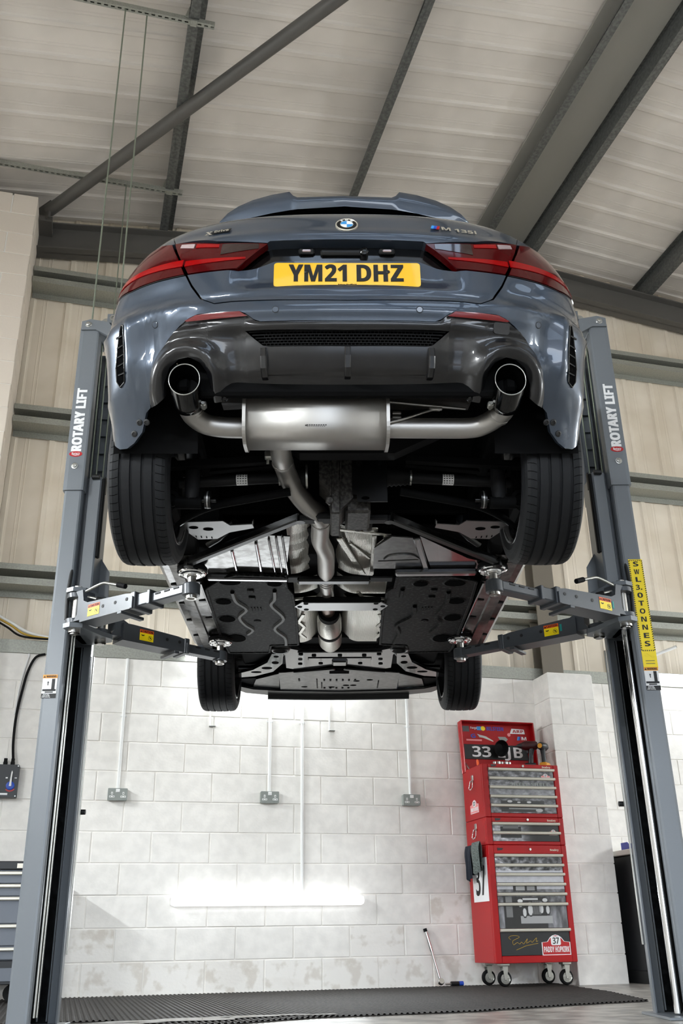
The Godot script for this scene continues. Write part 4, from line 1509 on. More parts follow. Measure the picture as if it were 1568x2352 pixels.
		for q in [[0.735, 0.265], [0.765, 0.235], [0.705, 0.262]]:
			st = mb()
			lathe(st, [[0.012, -0.002], [0.012, 0.002], [0.007, 0.004], [0.006, 0.002], [0, 0.002]], skin_xf(sd * q[0], q[1], 0.001, "bumper") * Transform3D(Basis(Vector3.RIGHT, PI / 2), Vector3.ZERO), 12)
			part("arch_screw", st, "plastic", bumper)
	# diffuser in dark metallic, with recessed mesh
	st = mb()
	var o := {"relief": "diffuser", "nv": 5, "th": 0.02, "off": -0.006}
	panel(st, seg(BUMPER_LOW, 0.0, 0.332, -0.002), [[0.0, 0.481], [0.332, 0.486]], 0.0, o)
	o = {"relief": "diffuser", "nv": 16, "th": 0.02, "off": -0.006}
	panel(st, [[0.0, 0.427], [0.255, 0.429], [0.275, 0.434], [0.332, 0.486]], [[0.0, 0.292], [0.332, 0.2965]], 0.0, o)
	o.nv = 22
	for sd in [-1.0, 1.0]:
		panel(st, seg(BUMPER_LOW, 0.332, 0.679, -0.002), seg(DIFF_LOW, 0.332, 0.679), sd, o)
	var diff := part("diffuser", st, "dark_paint", car)
	st = mb()
	for k in 6:
		var y := 0.432 + 0.0095 * k
		panel(st, [[0.0, y + 0.0035], [0.27 + 0.010 * k, y + 0.0045]], [[0.0, y], [0.27 + 0.010 * k, y + 0.001]], 0.0, {"off": -0.020, "nv": 1, "th": 0.012, "ds": 0.05})
	for i in 44:
		var s := -0.27 + 0.54 * i / 43.0
		for k in 5:
			var y := 0.4345 + 0.0095 * k
			var s2 := s + (0.006 if k % 2 == 0 else 0.0)
			quad(st, skin(s2 - 0.0012, y, -0.021), skin(s2 + 0.0012, y, -0.021), skin(s2 + 0.0012, y + 0.0095, -0.021), skin(s2 - 0.0012, y + 0.0095, -0.021))
	part("grille_mesh", st, "mesh_black", diff).set_meta("kind", "stuff")
	st = mb()
	panel(st, [[0.0, 0.492], [0.34, 0.496]], [[0.0, 0.415], [0.34, 0.42]], 0.0, {"off": -0.045, "nv": 2, "th": 0.004, "ds": 0.05})
	part("grille_backing", st, "soot_hole_shade", diff)
	# upright fins
	for s in [-0.272, 0.0, 0.272]:
		st = mb()
		var a := []
		for q in [[0.425, 0.002], [0.40, 0.020], [0.37, 0.026], [0.345, 0.018], [0.333, 0.0]]:
			a.append([skin(s - 0.011, q[0], -0.02, "diffuser"), skin(s - 0.010, q[0], q[1], "diffuser"), skin(s - 0.006, q[0], q[1] + 0.003, "diffuser"), skin(s + 0.006, q[0], q[1] + 0.003, "diffuser"), skin(s + 0.010, q[0], q[1], "diffuser"), skin(s + 0.011, q[0], -0.02, "diffuser")])
		grid(st, a, false)
		part("diffuser_fin", st, "dark_paint", diff)
	for s in [-0.41, -0.26, -0.17, -0.08, 0.10, 0.19, 0.27, 0.41]:
		st = mb()
		lathe(st, [[0.013, -0.004], [0.013, 0.003], [0.008, 0.006], [0.006, 0.003], [0, 0.003]], skin_xf(s, 0.302, 0.0, "diffuser") * Transform3D(Basis(Vector3.RIGHT, PI / 2), Vector3.ZERO), 12)
		part("diffuser_clip", st, "satin_black", diff)
	st = mb()
	var tx := skin_xf(0.50, 0.505, -0.004, "diffuser")
	prism(st, rounded(0.058, 0.042, 0.010, 4), -0.004, 0.0015, tx)
	part("tow_eye_cover", st, "dark_paint", diff)
	# badges
	var bx := skin_xf(0.0, 0.918, 0.004, "lip")
	st = mb()
	lathe(st, [[0.041, -0.004], [0.041, 0.003], [0.038, 0.005], [0.036, 0.003]], bx * Transform3D(Basis(Vector3.RIGHT, PI / 2), Vector3.ZERO), 36)
	var rd := part("tailgate_roundel", st, "badge_metal", gate)
	st = mb()
	prism(st, disc(0.0385, 36), 0.0, 0.0026, bx)
	part("roundel_ring", st, "black_print", rd)
	for q in 4:
		st = mb()
		var pl := [[0.0, 0.0]]
		for i in 9:
			var a := PI / 2 * (q + i / 8.0)
			pl.append([0.0225 * cos(a), 0.0225 * sin(a)])
		prism(st, pl, 0.0, 0.0040, bx)
		part("roundel_quarter", st, "white_print" if q % 2 == 0 else "sky_print", rd)
	st = mb()
	for i in 28:
		var t0 := TAU * i / 28.0
		var t1 := TAU * (i + 1) / 28.0
		tube(st, [bx * Vector3(0.0232 * cos(t0), 0.0232 * sin(t0), 0.004), bx * Vector3(0.0232 * cos(t1), 0.0232 * sin(t1), 0.004)], 0.001, 5, false)
	part("roundel_rim", st, "badge_metal", rd)
	for i in 3:
		var an: float = [0.62, 0.0, -0.62][i]
		letters(["B", "M", "W"][i], 0.0095, 0.0, "white_print", rd, bx * Transform3D(Basis(Vector3.BACK, an), Vector3(-sin(an) * 0.0305, cos(an) * 0.0305, 0.0034)), "Droid Sans", true, "roundel_letter")
	# model badges: "x Drive" at the left, three colour bars and "M135i" at the right
	var lx := skin_xf(-0.465, 0.921, 0.003, "lip")
	letters("X", 0.022, 0.026, "badge_metal", gate, lx * Transform3D(Basis(), Vector3(-0.036, -0.002, 0.001)), "Droid Serif", true, "drive_badge")
	st = mb()
	prism(st, [[-0.026, -0.010], [0.044, -0.010], [0.050, 0.010], [-0.018, 0.010]], 0.0, 0.002, lx)
	var db := part("drive_badge_plate", st, "plastic", gate)
	letters("Drive", 0.013, 0.055, "badge_metal", db, lx * Transform3D(Basis(), Vector3(0.014, 0.0, 0.003)))
	var rx := skin_xf(0.395, 0.918, 0.003, "lip")
	for i in 3:
		st = mb()
		var x := -0.092 + 0.0105 * i
		prism(st, [[x - 0.006, -0.011], [x + 0.004, -0.011], [x + 0.011, 0.011], [x + 0.001, 0.011]], 0.0, 0.0025, rx)
		part("badge_stripe", st, ["sky_print", "blue_print", "red_print"][i], gate)
	letters("M", 0.022, 0.034, "badge_metal", gate, rx * Transform3D(Basis(), Vector3(-0.038, 0.0, 0.001)), "Droid Sans", true, "model_badge")
	letters("135i", 0.022, 0.082, "badge_metal", gate, rx * Transform3D(Basis(), Vector3(0.036, -0.002, 0.001)), "Droid Sans", true, "model_badge")

func car_upper():
	# rear screen, roof spoiler, roof, side glass and body sides
	var st := mb()
	var g := []
	for i in 21:
		var f := -1.0 + 2.0 * i / 20.0
		g.append([Vector3(f * 0.62, 1.085 - 0.02 * f * f, 0.44 - 0.08 * f * f), Vector3(f * 0.56, 1.20, 0.36 - 0.08 * f * f), Vector3(f * 0.50, 1.345 - 0.05 * f * f, 0.24 - 0.08 * f * f)])
	grid(st, g, true)
	part("rear_window", st, "glass", car)
	st = mb()
	var X := [0.0, 0.195, 0.212, 0.228, 0.30, 0.38, 0.44, 0.485, 0.515, 0.535]
	var T := [1.362, 1.362, 1.372, 1.394, 1.386, 1.368, 1.344, 1.314, 1.278, 1.236]
	var sec := []
	for i in range(-(X.size() - 1), X.size()):
		var k: int = absi(i)
		var x: float = X[k] * signf(i)
		var y: float = T[k]
		var z: float = 0.415 - 0.22 * pow(absf(x), 2.0)
		var yb: float = 1.318 - 0.22 * pow(absf(x), 2.0)
		if absf(x) > 0.46: yb = min(yb, y - 0.02)
		sec.append([Vector3(x, y + 0.050, z - 0.40), Vector3(x, y + 0.022, z - 0.16), Vector3(x, y + 0.003, z - 0.01), Vector3(x, y - 0.004, z), Vector3(x, lerp(y, yb, 0.55), z - 0.004), Vector3(x, yb, z - 0.016), Vector3(x, yb + 0.004, z - 0.03), Vector3(x, yb + 0.03, z - 0.20), Vector3(x, yb + 0.03, z - 0.40)])
	var up := []
	var dn := []
	for r in sec:
		up.append(r.slice(0, 6))
		dn.append(r.slice(5, 9))
	grid(st, up, true)
	var sp := part("roof_spoiler", st, "paint", car)
	st = mb()
	grid(st, dn, true)
	part("spoiler_underside", st, "gloss_black", sp)
	st = mb()
	tube(st, catmull([Vector3(-0.01, 1.130, 0.455), Vector3(0.06, 1.150, 0.440), Vector3(0.16, 1.135, 0.445), Vector3(0.30, 1.10, 0.46)], 5), 0.012, 8)
	cbox(st, Vector3(0.02, 1.13, 0.46), Vector3(0.07, 0.05, 0.05), 0.012)
	part("rear_wiper", st, "plastic", car)
	st = mb()
	g = []
	for z in [0.05, -0.25, -0.8, -1.35, -1.75]:
		var row := []
		var h: float = 1.425 - 0.05 * pow((z + 0.8) / 0.9, 2.0)
		for i in 13:
			var f := -1.0 + i / 6.0
			row.append(Vector3(f * 0.58, h - 0.05 * pow(absf(f), 3.0), z))
		g.append(row)
	grid(st, g, true)
	part("roof", st, "paint", car)
	st = mb()
	g = []
	for i in 13:
		var f := -1.0 + i / 6.0
		g.append([Vector3(f * 0.58, 1.375 - 0.05 * pow(absf(f), 3.0), -1.75), Vector3(f * 0.66, 1.20, -2.15), Vector3(f * 0.74, 1.0, -2.55)])
	grid(st, g, true)
	part("windscreen", st, "glass", car)
	st = mb()
	for sd in [-1.0, 1.0]:
		grid(st, [[Vector3(sd * 0.66, 1.12, 0.32), Vector3(sd * 0.56, 1.36, 0.05)], [Vector3(sd * 0.76, 1.02, -0.1), Vector3(sd * 0.58, 1.375, -0.25)], [Vector3(sd * 0.80, 0.99, -0.8), Vector3(sd * 0.58, 1.375, -0.8)], [Vector3(sd * 0.80, 0.97, -1.8), Vector3(sd * 0.58, 1.33, -1.75)], [Vector3(sd * 0.78, 0.97, -2.55), Vector3(sd * 0.74, 1.0, -2.55)]], true)
	pieces("side_windows", st, "glass", car)
	# sides with wheel arches
	for sd in [-1.0, 1.0]:
		st = mb()
		g = []
		var g2 := []
		for i in 121:
			var z: float = 0.36 - 3.75 * i / 120.0
			var lo := 0.185
			for zc in [0.0, -2.67]:
				var d: float = absf(z - zc)
				if d < 0.362: lo = max(lo, 0.3235 + sqrt(0.362 * 0.362 - d * d))
			var nose: float = 0.34 * pow(max(0.0, (-2.85 - z) / 0.54), 2.0)
			var top: float = 1.0 if z > -2.5 else 1.0 - 0.42 * (-2.5 - z)
			var row := []
			var row2 := []
			for j in 11:
				var y: float = lerp(lo, max(top, lo + 0.02), j / 10.0)
				var x: float = tabs(y, TY, TW) - nose
				if absf(z + 1.3) < 1.0: x += -0.012 * gauss(y, 0.45, 0.1)
				row.append(Vector3(sd * x, y, z))
				row2.append(Vector3(sd * (x - 0.03), y, z))
			g.append(row)
			g2.append(row2)
		grid(st, g, true)
		grid(st, g2, true)
		smooth(st, false)
		for i in 120: quad(st, g[i][0], g[i + 1][0], g2[i + 1][0], g2[i][0])
		part("body_side", st, "paint", car)
	st = mb()
	g = []
	for z in [-2.5, -2.8, -3.1, -3.35, -3.50]:
		var row := []
		for i in 9:
			var f := -1.0 + i / 4.0
			row.append(Vector3(f * (0.80 - 0.34 * pow(max(0.0, (-2.85 - z) / 0.54), 2.0) * 0.8), 1.02 - 0.45 * pow(max(0.0, (-2.5 - z)), 1.6) - 0.02 * f * f, z))
		g.append(row)
	grid(st, g, true)
	part("bonnet", st, "paint", car)

func car_wheel(sd: float, z: float):
	var w := Node3D.new()
	w.name = "wheel"
	car.add_child(w, true)
	w.position = Vector3(sd * 0.7785, 0.2315, z)
	# axis along x: outer side = +y of the lathe
	var xf := Transform3D(Basis(Vector3(0, 0, 1), Vector3(sd, 0, 0), Vector3(0, sd, 0)), Vector3.ZERO)
	var st := mb()
	var prof := [[0.232, -0.098], [0.240, -0.108], [0.262, -0.1165], [0.285, -0.1165], [0.302, -0.110], [0.312, -0.103], [0.3185, -0.092], [0.3205, -0.080]]
	for q in [-0.062, -0.021, 0.021, 0.062]:
		var r: float = 0.3235 - 0.5 * q * q
		prof += [[r, q - 0.006], [r - 0.007, q - 0.0045], [r - 0.007, q + 0.0045], [r, q + 0.006]]
	prof += [[0.3205, 0.080], [0.3185, 0.092], [0.312, 0.103], [0.302, 0.110], [0.285, 0.1165], [0.262, 0.1165], [0.240, 0.108], [0.232, 0.098]]
	lathe(st, prof, xf, 72, true)
	part("tyre", st, "tyre", w)
	# sipes across the shoulders
	st = mb()
	smooth(st, false)
	for k in 64:
		var a := TAU * k / 64.0
		for e in [-1.0, 1.0]:
			var pts := []
			for q in [[0.069, 0.0, 0.3211], [0.080, 0.010, 0.3205], [0.092, 0.016, 0.3185], [0.102, 0.018, 0.3125]]:
				pts.append([q[0] * e, a + q[1] * 1.2 + (0.049 if e > 0 else 0.0), q[2] + 0.0006])
			for i in 3:
				var A: Array = pts[i]
				var B: Array = pts[i + 1]
				var dw := 0.0030
				var P := func(v, o): return xf * Vector3(v[2] * cos(v[1] + o), v[0], v[2] * sin(v[1] + o))
				quad(st, P.call(A, -dw), P.call(A, dw), P.call(B, dw), P.call(B, -dw))
	part("tread_sipes", st, "soot_hole_shade", w).set_meta("kind", "stuff")
	# rim, spokes, disc
	st = mb()
	lathe(st, [[0.238, -0.104], [0.242, -0.109], [0.236, -0.112], [0.226, -0.104], [0.220, -0.06], [0.212, 0.03], [0.222, 0.095], [0.236, 0.105], [0.242, 0.10]], xf, 48, false)
	for k in 5:
		for e in [-0.13, 0.13]:
			var a: float = TAU * k / 5.0 + e
			var b: float = TAU * k / 5.0 + e * 0.6
			bar(st, xf * Vector3(0.05 * cos(b), 0.07, 0.05 * sin(b)), xf * Vector3(0.222 * cos(a), 0.09, 0.222 * sin(a)), 0.03, 0.022, Vector3.RIGHT, 0.005)
	lathe(st, [[0, 0.06], [0.07, 0.06], [0.07, 0.08], [0.03, 0.085], [0, 0.085]], xf, 24)
	part("rim", st, "alloy", w)
	st = mb()
	lathe(st, [[0.06, -0.02], [0.158, -0.02], [0.160, -0.018], [0.160, 0.002], [0.158, 0.004], [0.06, 0.004], [0.07, 0.04], [0, 0.045]], xf, 40)
	part("brake_disc", st, "steel", w)
	st = mb()
	cbox(st, Vector3(-sd * 0.02, 0.03, 0.14 if z > -1.0 else -0.14), Vector3(0.10, 0.14, 0.08), 0.012)
	lathe(st, [[0, -0.10], [0.055, -0.10], [0.075, -0.05], [0.075, -0.02], [0, -0.02]], xf, 20)
	part("caliper", st, "under_black", w)
	# wheel house
	st = mb()
	var g := []
	for i in 25:
		var a := -0.35 + (PI + 0.7) * i / 24.0
		var r := 0.37
		g.append([Vector3(sd * 0.86, 0.3235 + r * sin(a), z + r * cos(a)), Vector3(sd * 0.55, 0.3235 + r * sin(a), z + r * cos(a))])
	grid(st, g, true)
	part("wheel_liner", st, "under_black", car)

# tube whose end is cut at a slant: rings [radius, distance, share of the slant]
func slash_tube(st, b: Vector3, d: Vector3, rings: Array):
	var u := Vector3.RIGHT
	var v := d.cross(u).normalized()
	if v.y < 0: v = -v
	var g := []
	for r in rings:
		var row := []
		for i in 41:
			var a := TAU * i / 40.0
			var rad: Vector3 = (u * cos(a) + v * sin(a)) * r[0]
			row.append(b + rad + d * (r[1] + 0.42 * r[2] * r[0] * sin(a)))
		g.append(row)
	grid(st, g, true)

func car_exhaust():
	var ex := Node3D.new()
	ex.name = "exhaust"
	car.add_child(ex, true)
	# silencer box: rounded oval section swept across the car
	var st := mb()
	var sec := []
	var c := Vector2(0.42, 0.291)      # z, y
	for i in 40:
		var t := TAU * i / 40.0
		var n := 3.2
		sec.append(Vector2(c.x + 0.105 * signf(cos(t)) * pow(absf(cos(t)), 2.0 / n), c.y + 0.098 * signf(sin(t)) * pow(absf(sin(t)), 2.0 / n)))
	var tilt := deg_to_rad(-12.0)
	for i in sec.size():
		sec[i] = c + (sec[i] - c).rotated(tilt)
	var rings := []
	for q in [[-0.368, 0.90], [-0.366, 1.0], [0.146, 1.0], [0.148, 0.90]]:
		var r := []
		for i in 41:
			var p: Vector2 = c + (sec[i % 40] - c) * q[1]
			r.append(Vector3(q[0], p.y, p.x))
		rings.append(r)
	grid(st, rings, true)
	smooth(st, false)
	for q in [0, 3]:
		for i in 40: tri(st, Vector3(rings[q][0].x, c.y, c.x), rings[q][i], rings[q][i + 1])
	var sil := part("silencer", st, "stainless", ex)
	for x in [-0.368, 0.146]:
		st = mb()
		var r0 := []
		for k in [[-0.006, 1.0], [-0.006, 1.075], [0.006, 1.075], [0.006, 1.0]]:
			var r := []
			for i in 41:
				var p: Vector2 = c + (sec[i % 40] - c) * k[1]
				r.append(Vector3(x + k[0], p.y, p.x))
			r0.append(r)
		grid(st, r0, false)
		part("end_flange", st, "stainless", sil)
	st = mb()
	for i in 48:
		var x := -0.355 + 0.49 * i / 47.0
		cbox(st, Vector3(x, c.y + 0.091, c.x + 0.072), Vector3(0.006, 0.004, 0.006), 0.001)
	part("folded_seam", st, "stainless", sil).set_meta("kind", "stuff")
	st = mb()
	var sx := Transform3D(Basis(Vector3.RIGHT, deg_to_rad(52)), Vector3(-0.113, 0.222, 0.5085))
	cbox(st, Vector3(-0.034, 0.004, 0.0), Vector3(0.006, 0.005, 0.0012), 0.0, sx)
	for q in [[0.004, 0.006, 0.066, 0.0035], [0.002, 0.001, 0.060, 0.0015], [0.0, -0.006, 0.050, 0.0008], [0.004, -0.010, 0.030, 0.0008]]:
		for k in 9: cbox(st, Vector3(q[0] + q[2] * (k / 8.0 - 0.5), q[1], 0.0), Vector3(q[2] / 13.0, q[3], 0.0012), 0.0, sx)
	part("etched_stamp", st, "grey_print", sil)
	# pipes to the tips
	st = mb()
	var L := catmull([Vector3(-0.372, 0.275, 0.40), Vector3(-0.45, 0.272, 0.41), Vector3(-0.515, 0.275, 0.43), Vector3(-0.552, 0.282, 0.475), Vector3(-0.563, 0.287, 0.51), Vector3(-0.565, 0.291, 0.535)], 6)
	tube(st, L, 0.038, 20)
	part("tail_pipe", st, "stainless", ex)
	st = mb()
	var R := catmull([Vector3(0.15, 0.275, 0.40), Vector3(0.32, 0.274, 0.40), Vector3(0.46, 0.273, 0.405), Vector3(0.515, 0.280, 0.43), Vector3(0.550, 0.285, 0.478), Vector3(0.563, 0.287, 0.51), Vector3(0.565, 0.291, 0.535)], 6)
	tube(st, R, 0.038, 20)
	part("tail_pipe", st, "stainless", ex)
	st = mb()
	for k in 4:
		var p: Vector3 = Vector3(-0.556 - 0.002 * k, 0.285 + 0.002 * k, 0.487 + 0.011 * k)
		tube(st, [p, p + Vector3(-0.001, 0.004, 0.006)], 0.0415, 20)
	part("clamp_ring", st, "stainless", ex)
	st = mb()
	tube(st, [Vector3(0.547, 0.284, 0.47), Vector3(0.551, 0.286, 0.482)], 0.041, 20)
	part("clamp_ring", st, "stainless", ex)
	for sd in [-1.0, 1.0]:
		st = mb()
		var d := Vector3(0.0, 0.27, 0.96).normalized()
		var b := Vector3(sd * 0.565, 0.290, 0.530)
		slash_tube(st, b, d, [[0.038, 0.0, 0.0], [0.051, 0.004, 0.0], [0.053, 0.03, 0.1], [0.0540, 0.129, 1.0]])
		var tp := part("exhaust_tip", st, "tip_black", ex)
		st = mb()
		slash_tube(st, b, d, [[0.0545, 0.1295, 1.0], [0.0542, 0.1322, 1.0], [0.0528, 0.1326, 1.0], [0.0518, 0.1305, 1.0]])
		part("tip_rim", st, "zinc", tp)
		st = mb()
		slash_tube(st, b, d, [[0.0522, 0.1300, 1.0], [0.0485, 0.05, 0.3], [0.048, 0.03, 0.0], [0.0, 0.03, 0.0]])
		part("tip_bore", st, "soot_hole_shade", tp)
		st = mb()
		var q := b + d * 0.02 + Vector3(-sd * 0.056, -0.01, 0)
		cbox(st, q, Vector3(0.022, 0.02, 0.03), 0.004)
		rod(st, q + Vector3(0, -0.004, -0.02), q + Vector3(0, -0.004, 0.024), 0.006, 8)
		part("tip_clamp", st, "zinc", tp)
	# pipe forward under the car
	st = mb()
	var F := catmull([Vector3(-0.245, 0.27, 0.38), Vector3(-0.248, 0.245, 0.26), Vector3(-0.238, 0.255, 0.10), Vector3(-0.205, 0.225, -0.02), Vector3(-0.155, 0.190, -0.10), Vector3(-0.108, 0.175, -0.165), Vector3(-0.101, 0.172, -0.26), Vector3(-0.105, 0.170, -0.42), Vector3(-0.082, 0.165, -0.56), Vector3(-0.080, 0.165, -0.72), Vector3(-0.080, 0.175, -0.90), Vector3(-0.078, 0.180, -1.10), Vector3(-0.074, 0.182, -1.32)], 6)
	var rr := []
	for i in F.size():
		var z: float = F[i].z
		rr.append(0.040 if z > -0.85 else (0.034 if z > -1.15 else 0.036))
	tube(st, F, rr, 20)
	part("link_pipe", st, "stainless", ex)
	for z in [0.17, -0.215, -0.93, -0.96, -0.995]:
		var best: Vector3 = F[0]
		for p in F:
			if absf(p.z - z) < absf(best.z - z): best = p
		st = mb()
		tube(st, [best, best + Vector3(0, -0.001, -0.012)], 0.0425 if z > -0.8 else 0.038, 20)
		part("pipe_collar", st, "stainless", ex)
	st = mb()
	tube(st, [Vector3(-0.300, 0.262, 0.22), Vector3(-0.300, 0.222, 0.215)], 0.006, 8)
	cbox(st, Vector3(-0.297, 0.255, 0.22), Vector3(0.03, 0.03, 0.03), 0.004)
	part("pipe_clamp", st, "zinc", ex)
	st = mb()
	tube(st, [Vector3(-0.074, 0.182, -1.25), Vector3(-0.068, 0.180, -1.62)], 0.036, 18)
	part("front_pipe", st, "burnt_steel", ex)
	st = mb()
	tube(st, [Vector3(-0.067, 0.18, -1.50), Vector3(-0.067, 0.18, -1.56), Vector3(-0.066, 0.18, -1.60), Vector3(-0.060, 0.178, -2.02), Vector3(-0.060, 0.178, -2.10)], [0.045, 0.052, 0.068, 0.068, 0.05], 26)
	part("flexible_joint", st, "foil", ex)
	st = mb()
	tube(st, [Vector3(-0.064, 0.179, -1.78), Vector3(-0.063, 0.179, -1.82)], 0.0705, 26)
	part("joint_band", st, "under_black", ex)
	st = mb()
	tube(st, [Vector3(-0.067, 0.18, -1.47), Vector3(-0.067, 0.18, -1.53)], 0.058, 26)
	part("joint_band", st, "under_black", ex)
	# hanger rod beside the silencer
	st = mb()
	tube(st, catmull([Vector3(0.148, 0.268, 0.45), Vector3(0.22, 0.295, 0.44), Vector3(0.31, 0.338, 0.42), Vector3(0.345, 0.340, 0.42)], 5), 0.005, 8)
	tube(st, [Vector3(0.15, 0.375, 0.42), Vector3(0.44, 0.345, 0.42)], 0.005, 8)
	cbox(st, Vector3(0.33, 0.345, 0.42), Vector3(0.05, 0.014, 0.012), 0.004)
	cbox(st, Vector3(0.185, 0.33, 0.415), Vector3(0.035, 0.012, 0.012), 0.003)
	cbox(st, Vector3(0.185, 0.312, 0.415), Vector3(0.035, 0.010, 0.012), 0.003)
	part("hanger", st, "stainless", ex)

# outline on the underside: points [x, z] at height y, plate of thickness th above it
func under_plate(st, pts: Array, y: float, th := 0.004):
	var pl := []
	for p in pts: pl.append([p[0], -p[1]])
	prism(st, pl, y, y + th, Transform3D(Basis(Vector3.RIGHT, -PI / 2), Vector3.ZERO))

func mirror_pts(pts: Array) -> Array:
	var o := []
	for p in pts: o.append([-p[0], p[1]])
	return o

func ridge(st, pts: Array, y: float, w: float, h: float):
	# raised rib following points [x, z] on the underside (hangs below y)
	var P := []
	for p in pts: P.append(Vector3(p[0], 0, p[1]))
	P = catmull(P, 5)
	var g := []
	for i in P.size():
		var a: Vector3 = P[max(i - 1, 0)]
		var b: Vector3 = P[min(i + 1, P.size() - 1)]
		var d := (b - a).normalized()
		var n := d.cross(Vector3.UP)
		var c: Vector3 = P[i]
		g.append([c - n * w + Vector3(0, y, 0), c - n * w * 0.6 + Vector3(0, y - h, 0), c + n * w * 0.6 + Vector3(0, y - h, 0), c + n * w + Vector3(0, y, 0)])
	grid(st, g, false)

func car_rear_axle():
	# black floor above the axle, closing the car
	var st := mb()
	box(st, Vector3(-0.60, 0.50, -0.42), Vector3(0.60, 0.54, 0.60), 0.01)
	box(st, Vector3(-0.56, 0.30, 0.56), Vector3(0.56, 0.54, 0.60), 0.01)
	box(st, Vector3(-0.56, 0.30, -0.46), Vector3(0.56, 0.54, -0.42), 0.01)
	box(st, Vector3(-0.60, 0.32, -0.42), Vector3(-0.555, 0.52, 0.60), 0.01)
	box(st, Vector3(0.555, 0.32, -0.42), Vector3(0.60, 0.52, 0.60), 0.01)
	part("boot_floor", st, "under_black", car)
	# woven heat shield behind the silencer
	st = mb()
	var g := []
	for i in 13:
		var x := -0.47 + 0.94 * i / 12.0
		var row := []
		for j in 6:
			var z := 0.585 - 0.06 * j
			row.append(Vector3(x, 0.335 + 0.085 * pow(j / 5.0, 0.7) + 0.003 * sin(i * 2.1 + j), z))
		g.append(row)
	grid(st, g, true)
	part("boot_heat_shield", st, "foil_dark", car)
	# subframe beam behind the final drive
	st = mb()
	prism(st, [[-0.21, 0.300], [-0.18, 0.275], [0.19, 0.275], [0.30, 0.33], [0.50, 0.43], [0.50, 0.46], [0.27, 0.385], [-0.17, 0.375], [-0.30, 0.42], [-0.50, 0.46], [-0.50, 0.43], [-0.30, 0.37]], 0.14, 0.20)
	lathe(st, [[0.020, 0.0], [0.020, 0.012], [0.010, 0.014], [0, 0.014]], axis_xf(Vector3(0.018, 0.318, 0.20), Vector3.BACK), 6)
	part("rear_subframe", st, "damper", car)
	# final drive
	st = mb()
	prism(st, [[-0.105, 0.335], [-0.035, 0.345], [0.03, 0.34], [0.03, 0.15], [-0.035, 0.085], [-0.055, 0.12], [-0.07, 0.20], [-0.105, 0.235]], -0.10, 0.06)
	box(st, Vector3(-0.06, 0.075, -0.16), Vector3(-0.02, 0.33, 0.075), 0.006)
	box(st, Vector3(0.0, 0.10, -0.16), Vector3(0.10, 0.19, 0.03), 0.01)
	for k in 5: box(st, Vector3(-0.062 + 0.01 * k, 0.14 + 0.02 * k, 0.06), Vector3(-0.056 + 0.01 * k, 0.30, 0.078), 0.002)
	lathe(st, [[0.018, 0.0], [0.018, 0.02], [0.012, 0.025], [0, 0.025]], axis_xf(Vector3(-0.062, 0.135, 0.06), Vector3(0, -0.2, 1)), 6)
	part("final_drive", st, "cast_alu", car)
	st = mb()
	prism(st, [[0.026, 0.31], [0.165, 0.31], [0.165, 0.125], [0.045, 0.125], [0.045, 0.155], [0.026, 0.16]], 0.072, 0.078)
	var cv := part("control_unit_cover", st, "satin_black", car)
	st = mb()
	for q in [[0.055, 0.295], [0.135, 0.297]]: lathe(st, [[0.012, 0.0], [0.012, 0.006], [0, 0.006]], axis_xf(Vector3(q[0], q[1], 0.078), Vector3.BACK), 12)
	pieces("cover_bolt", st, "under_black", cv)
	st = mb()
	prism(st, disc(0.016, 18, 0.078, 0.140, 0.007), 0.0778, 0.0792)
	part("cover_hole", st, "soot_hole_shade", cv)
	# shafts
	for sd in [-1.0, 1.0]:
		st = mb()
		tube(st, [Vector3(sd * 0.16, 0.272, 0.0), Vector3(sd * 0.72, 0.240, 0.0)], 0.022, 18)
		var sh := part("drive_shaft", st, "damper", car)
		st = mb()
		tube(st, [Vector3(sd * 0.395, 0.2585, 0.0), Vector3(sd * 0.440, 0.2565, 0.0)], 0.0225, 18)
		part("shaft_label", st, "white_print", sh)
		st = mb()
		for k in 20:
			var a: float = -1.4 + 0.42 * (k % 5)
			var x: float = sd * (0.401 + 0.0105 * int(k / 5))
			var c := Vector3(x, 0.2582, 0.0) + Vector3(0, sin(a + 0.8) * -0.0224, cos(a + 0.8) * 0.0224)
			cbox(st, c, Vector3(0.006, 0.0045, 0.0025), 0.0)
		part("label_print", st, "grey_print", sh).set_meta("kind", "stuff")
		st = mb()
		var bl := []
		var br := []
		for k in 13:
			bl.append(Vector3(sd * (0.155 + 0.009 * k), 0.272 - 0.0005 * k, 0))
			br.append((0.046 if k % 2 == 0 else 0.040) - 0.0012 * k)
		tube(st, bl, br, 20)
		part("shaft_boot", st, "rubber", sh)
		st = mb()
		tube(st, [Vector3(sd * 0.152, 0.2722, 0), Vector3(sd * 0.160, 0.272, 0)], 0.049, 20)
		part("boot_clip", st, "zinc", sh)
		st = mb()
		tube(st, [Vector3(sd * 0.262, 0.267, 0), Vector3(sd * 0.270, 0.2665, 0)], 0.031, 20)
		part("boot_clip", st, "zinc", sh)
		# damper
		st = mb()
		tube(st, [Vector3(sd * 0.597, 0.115, 0.11), Vector3(sd * 0.600, 0.16, 0.105), Vector3(sd * 0.613, 0.43, 0.06), Vector3(sd * 0.62, 0.52, 0.04)], [0.024, 0.029, 0.029, 0.02], 18)
		var dm := part("damper", st, "damper", car)
		st = mb()
		rod(st, Vector3(sd * 0.56, 0.105, 0.11), Vector3(sd * 0.66, 0.105, 0.11), 0.024, 16)
		part("damper_eye", st, "under_black", dm)
		st = mb()
		rod(st, Vector3(sd * 0.525, 0.120, 0.105), Vector3(sd * 0.548, 0.120, 0.105), 0.034, 20)
		rod(st, Vector3(sd * 0.505, 0.118, 0.105), Vector3(sd * 0.66, 0.118, 0.105), 0.008, 10)
		part("link_bush", st, "satin_black", dm)
		st = mb()
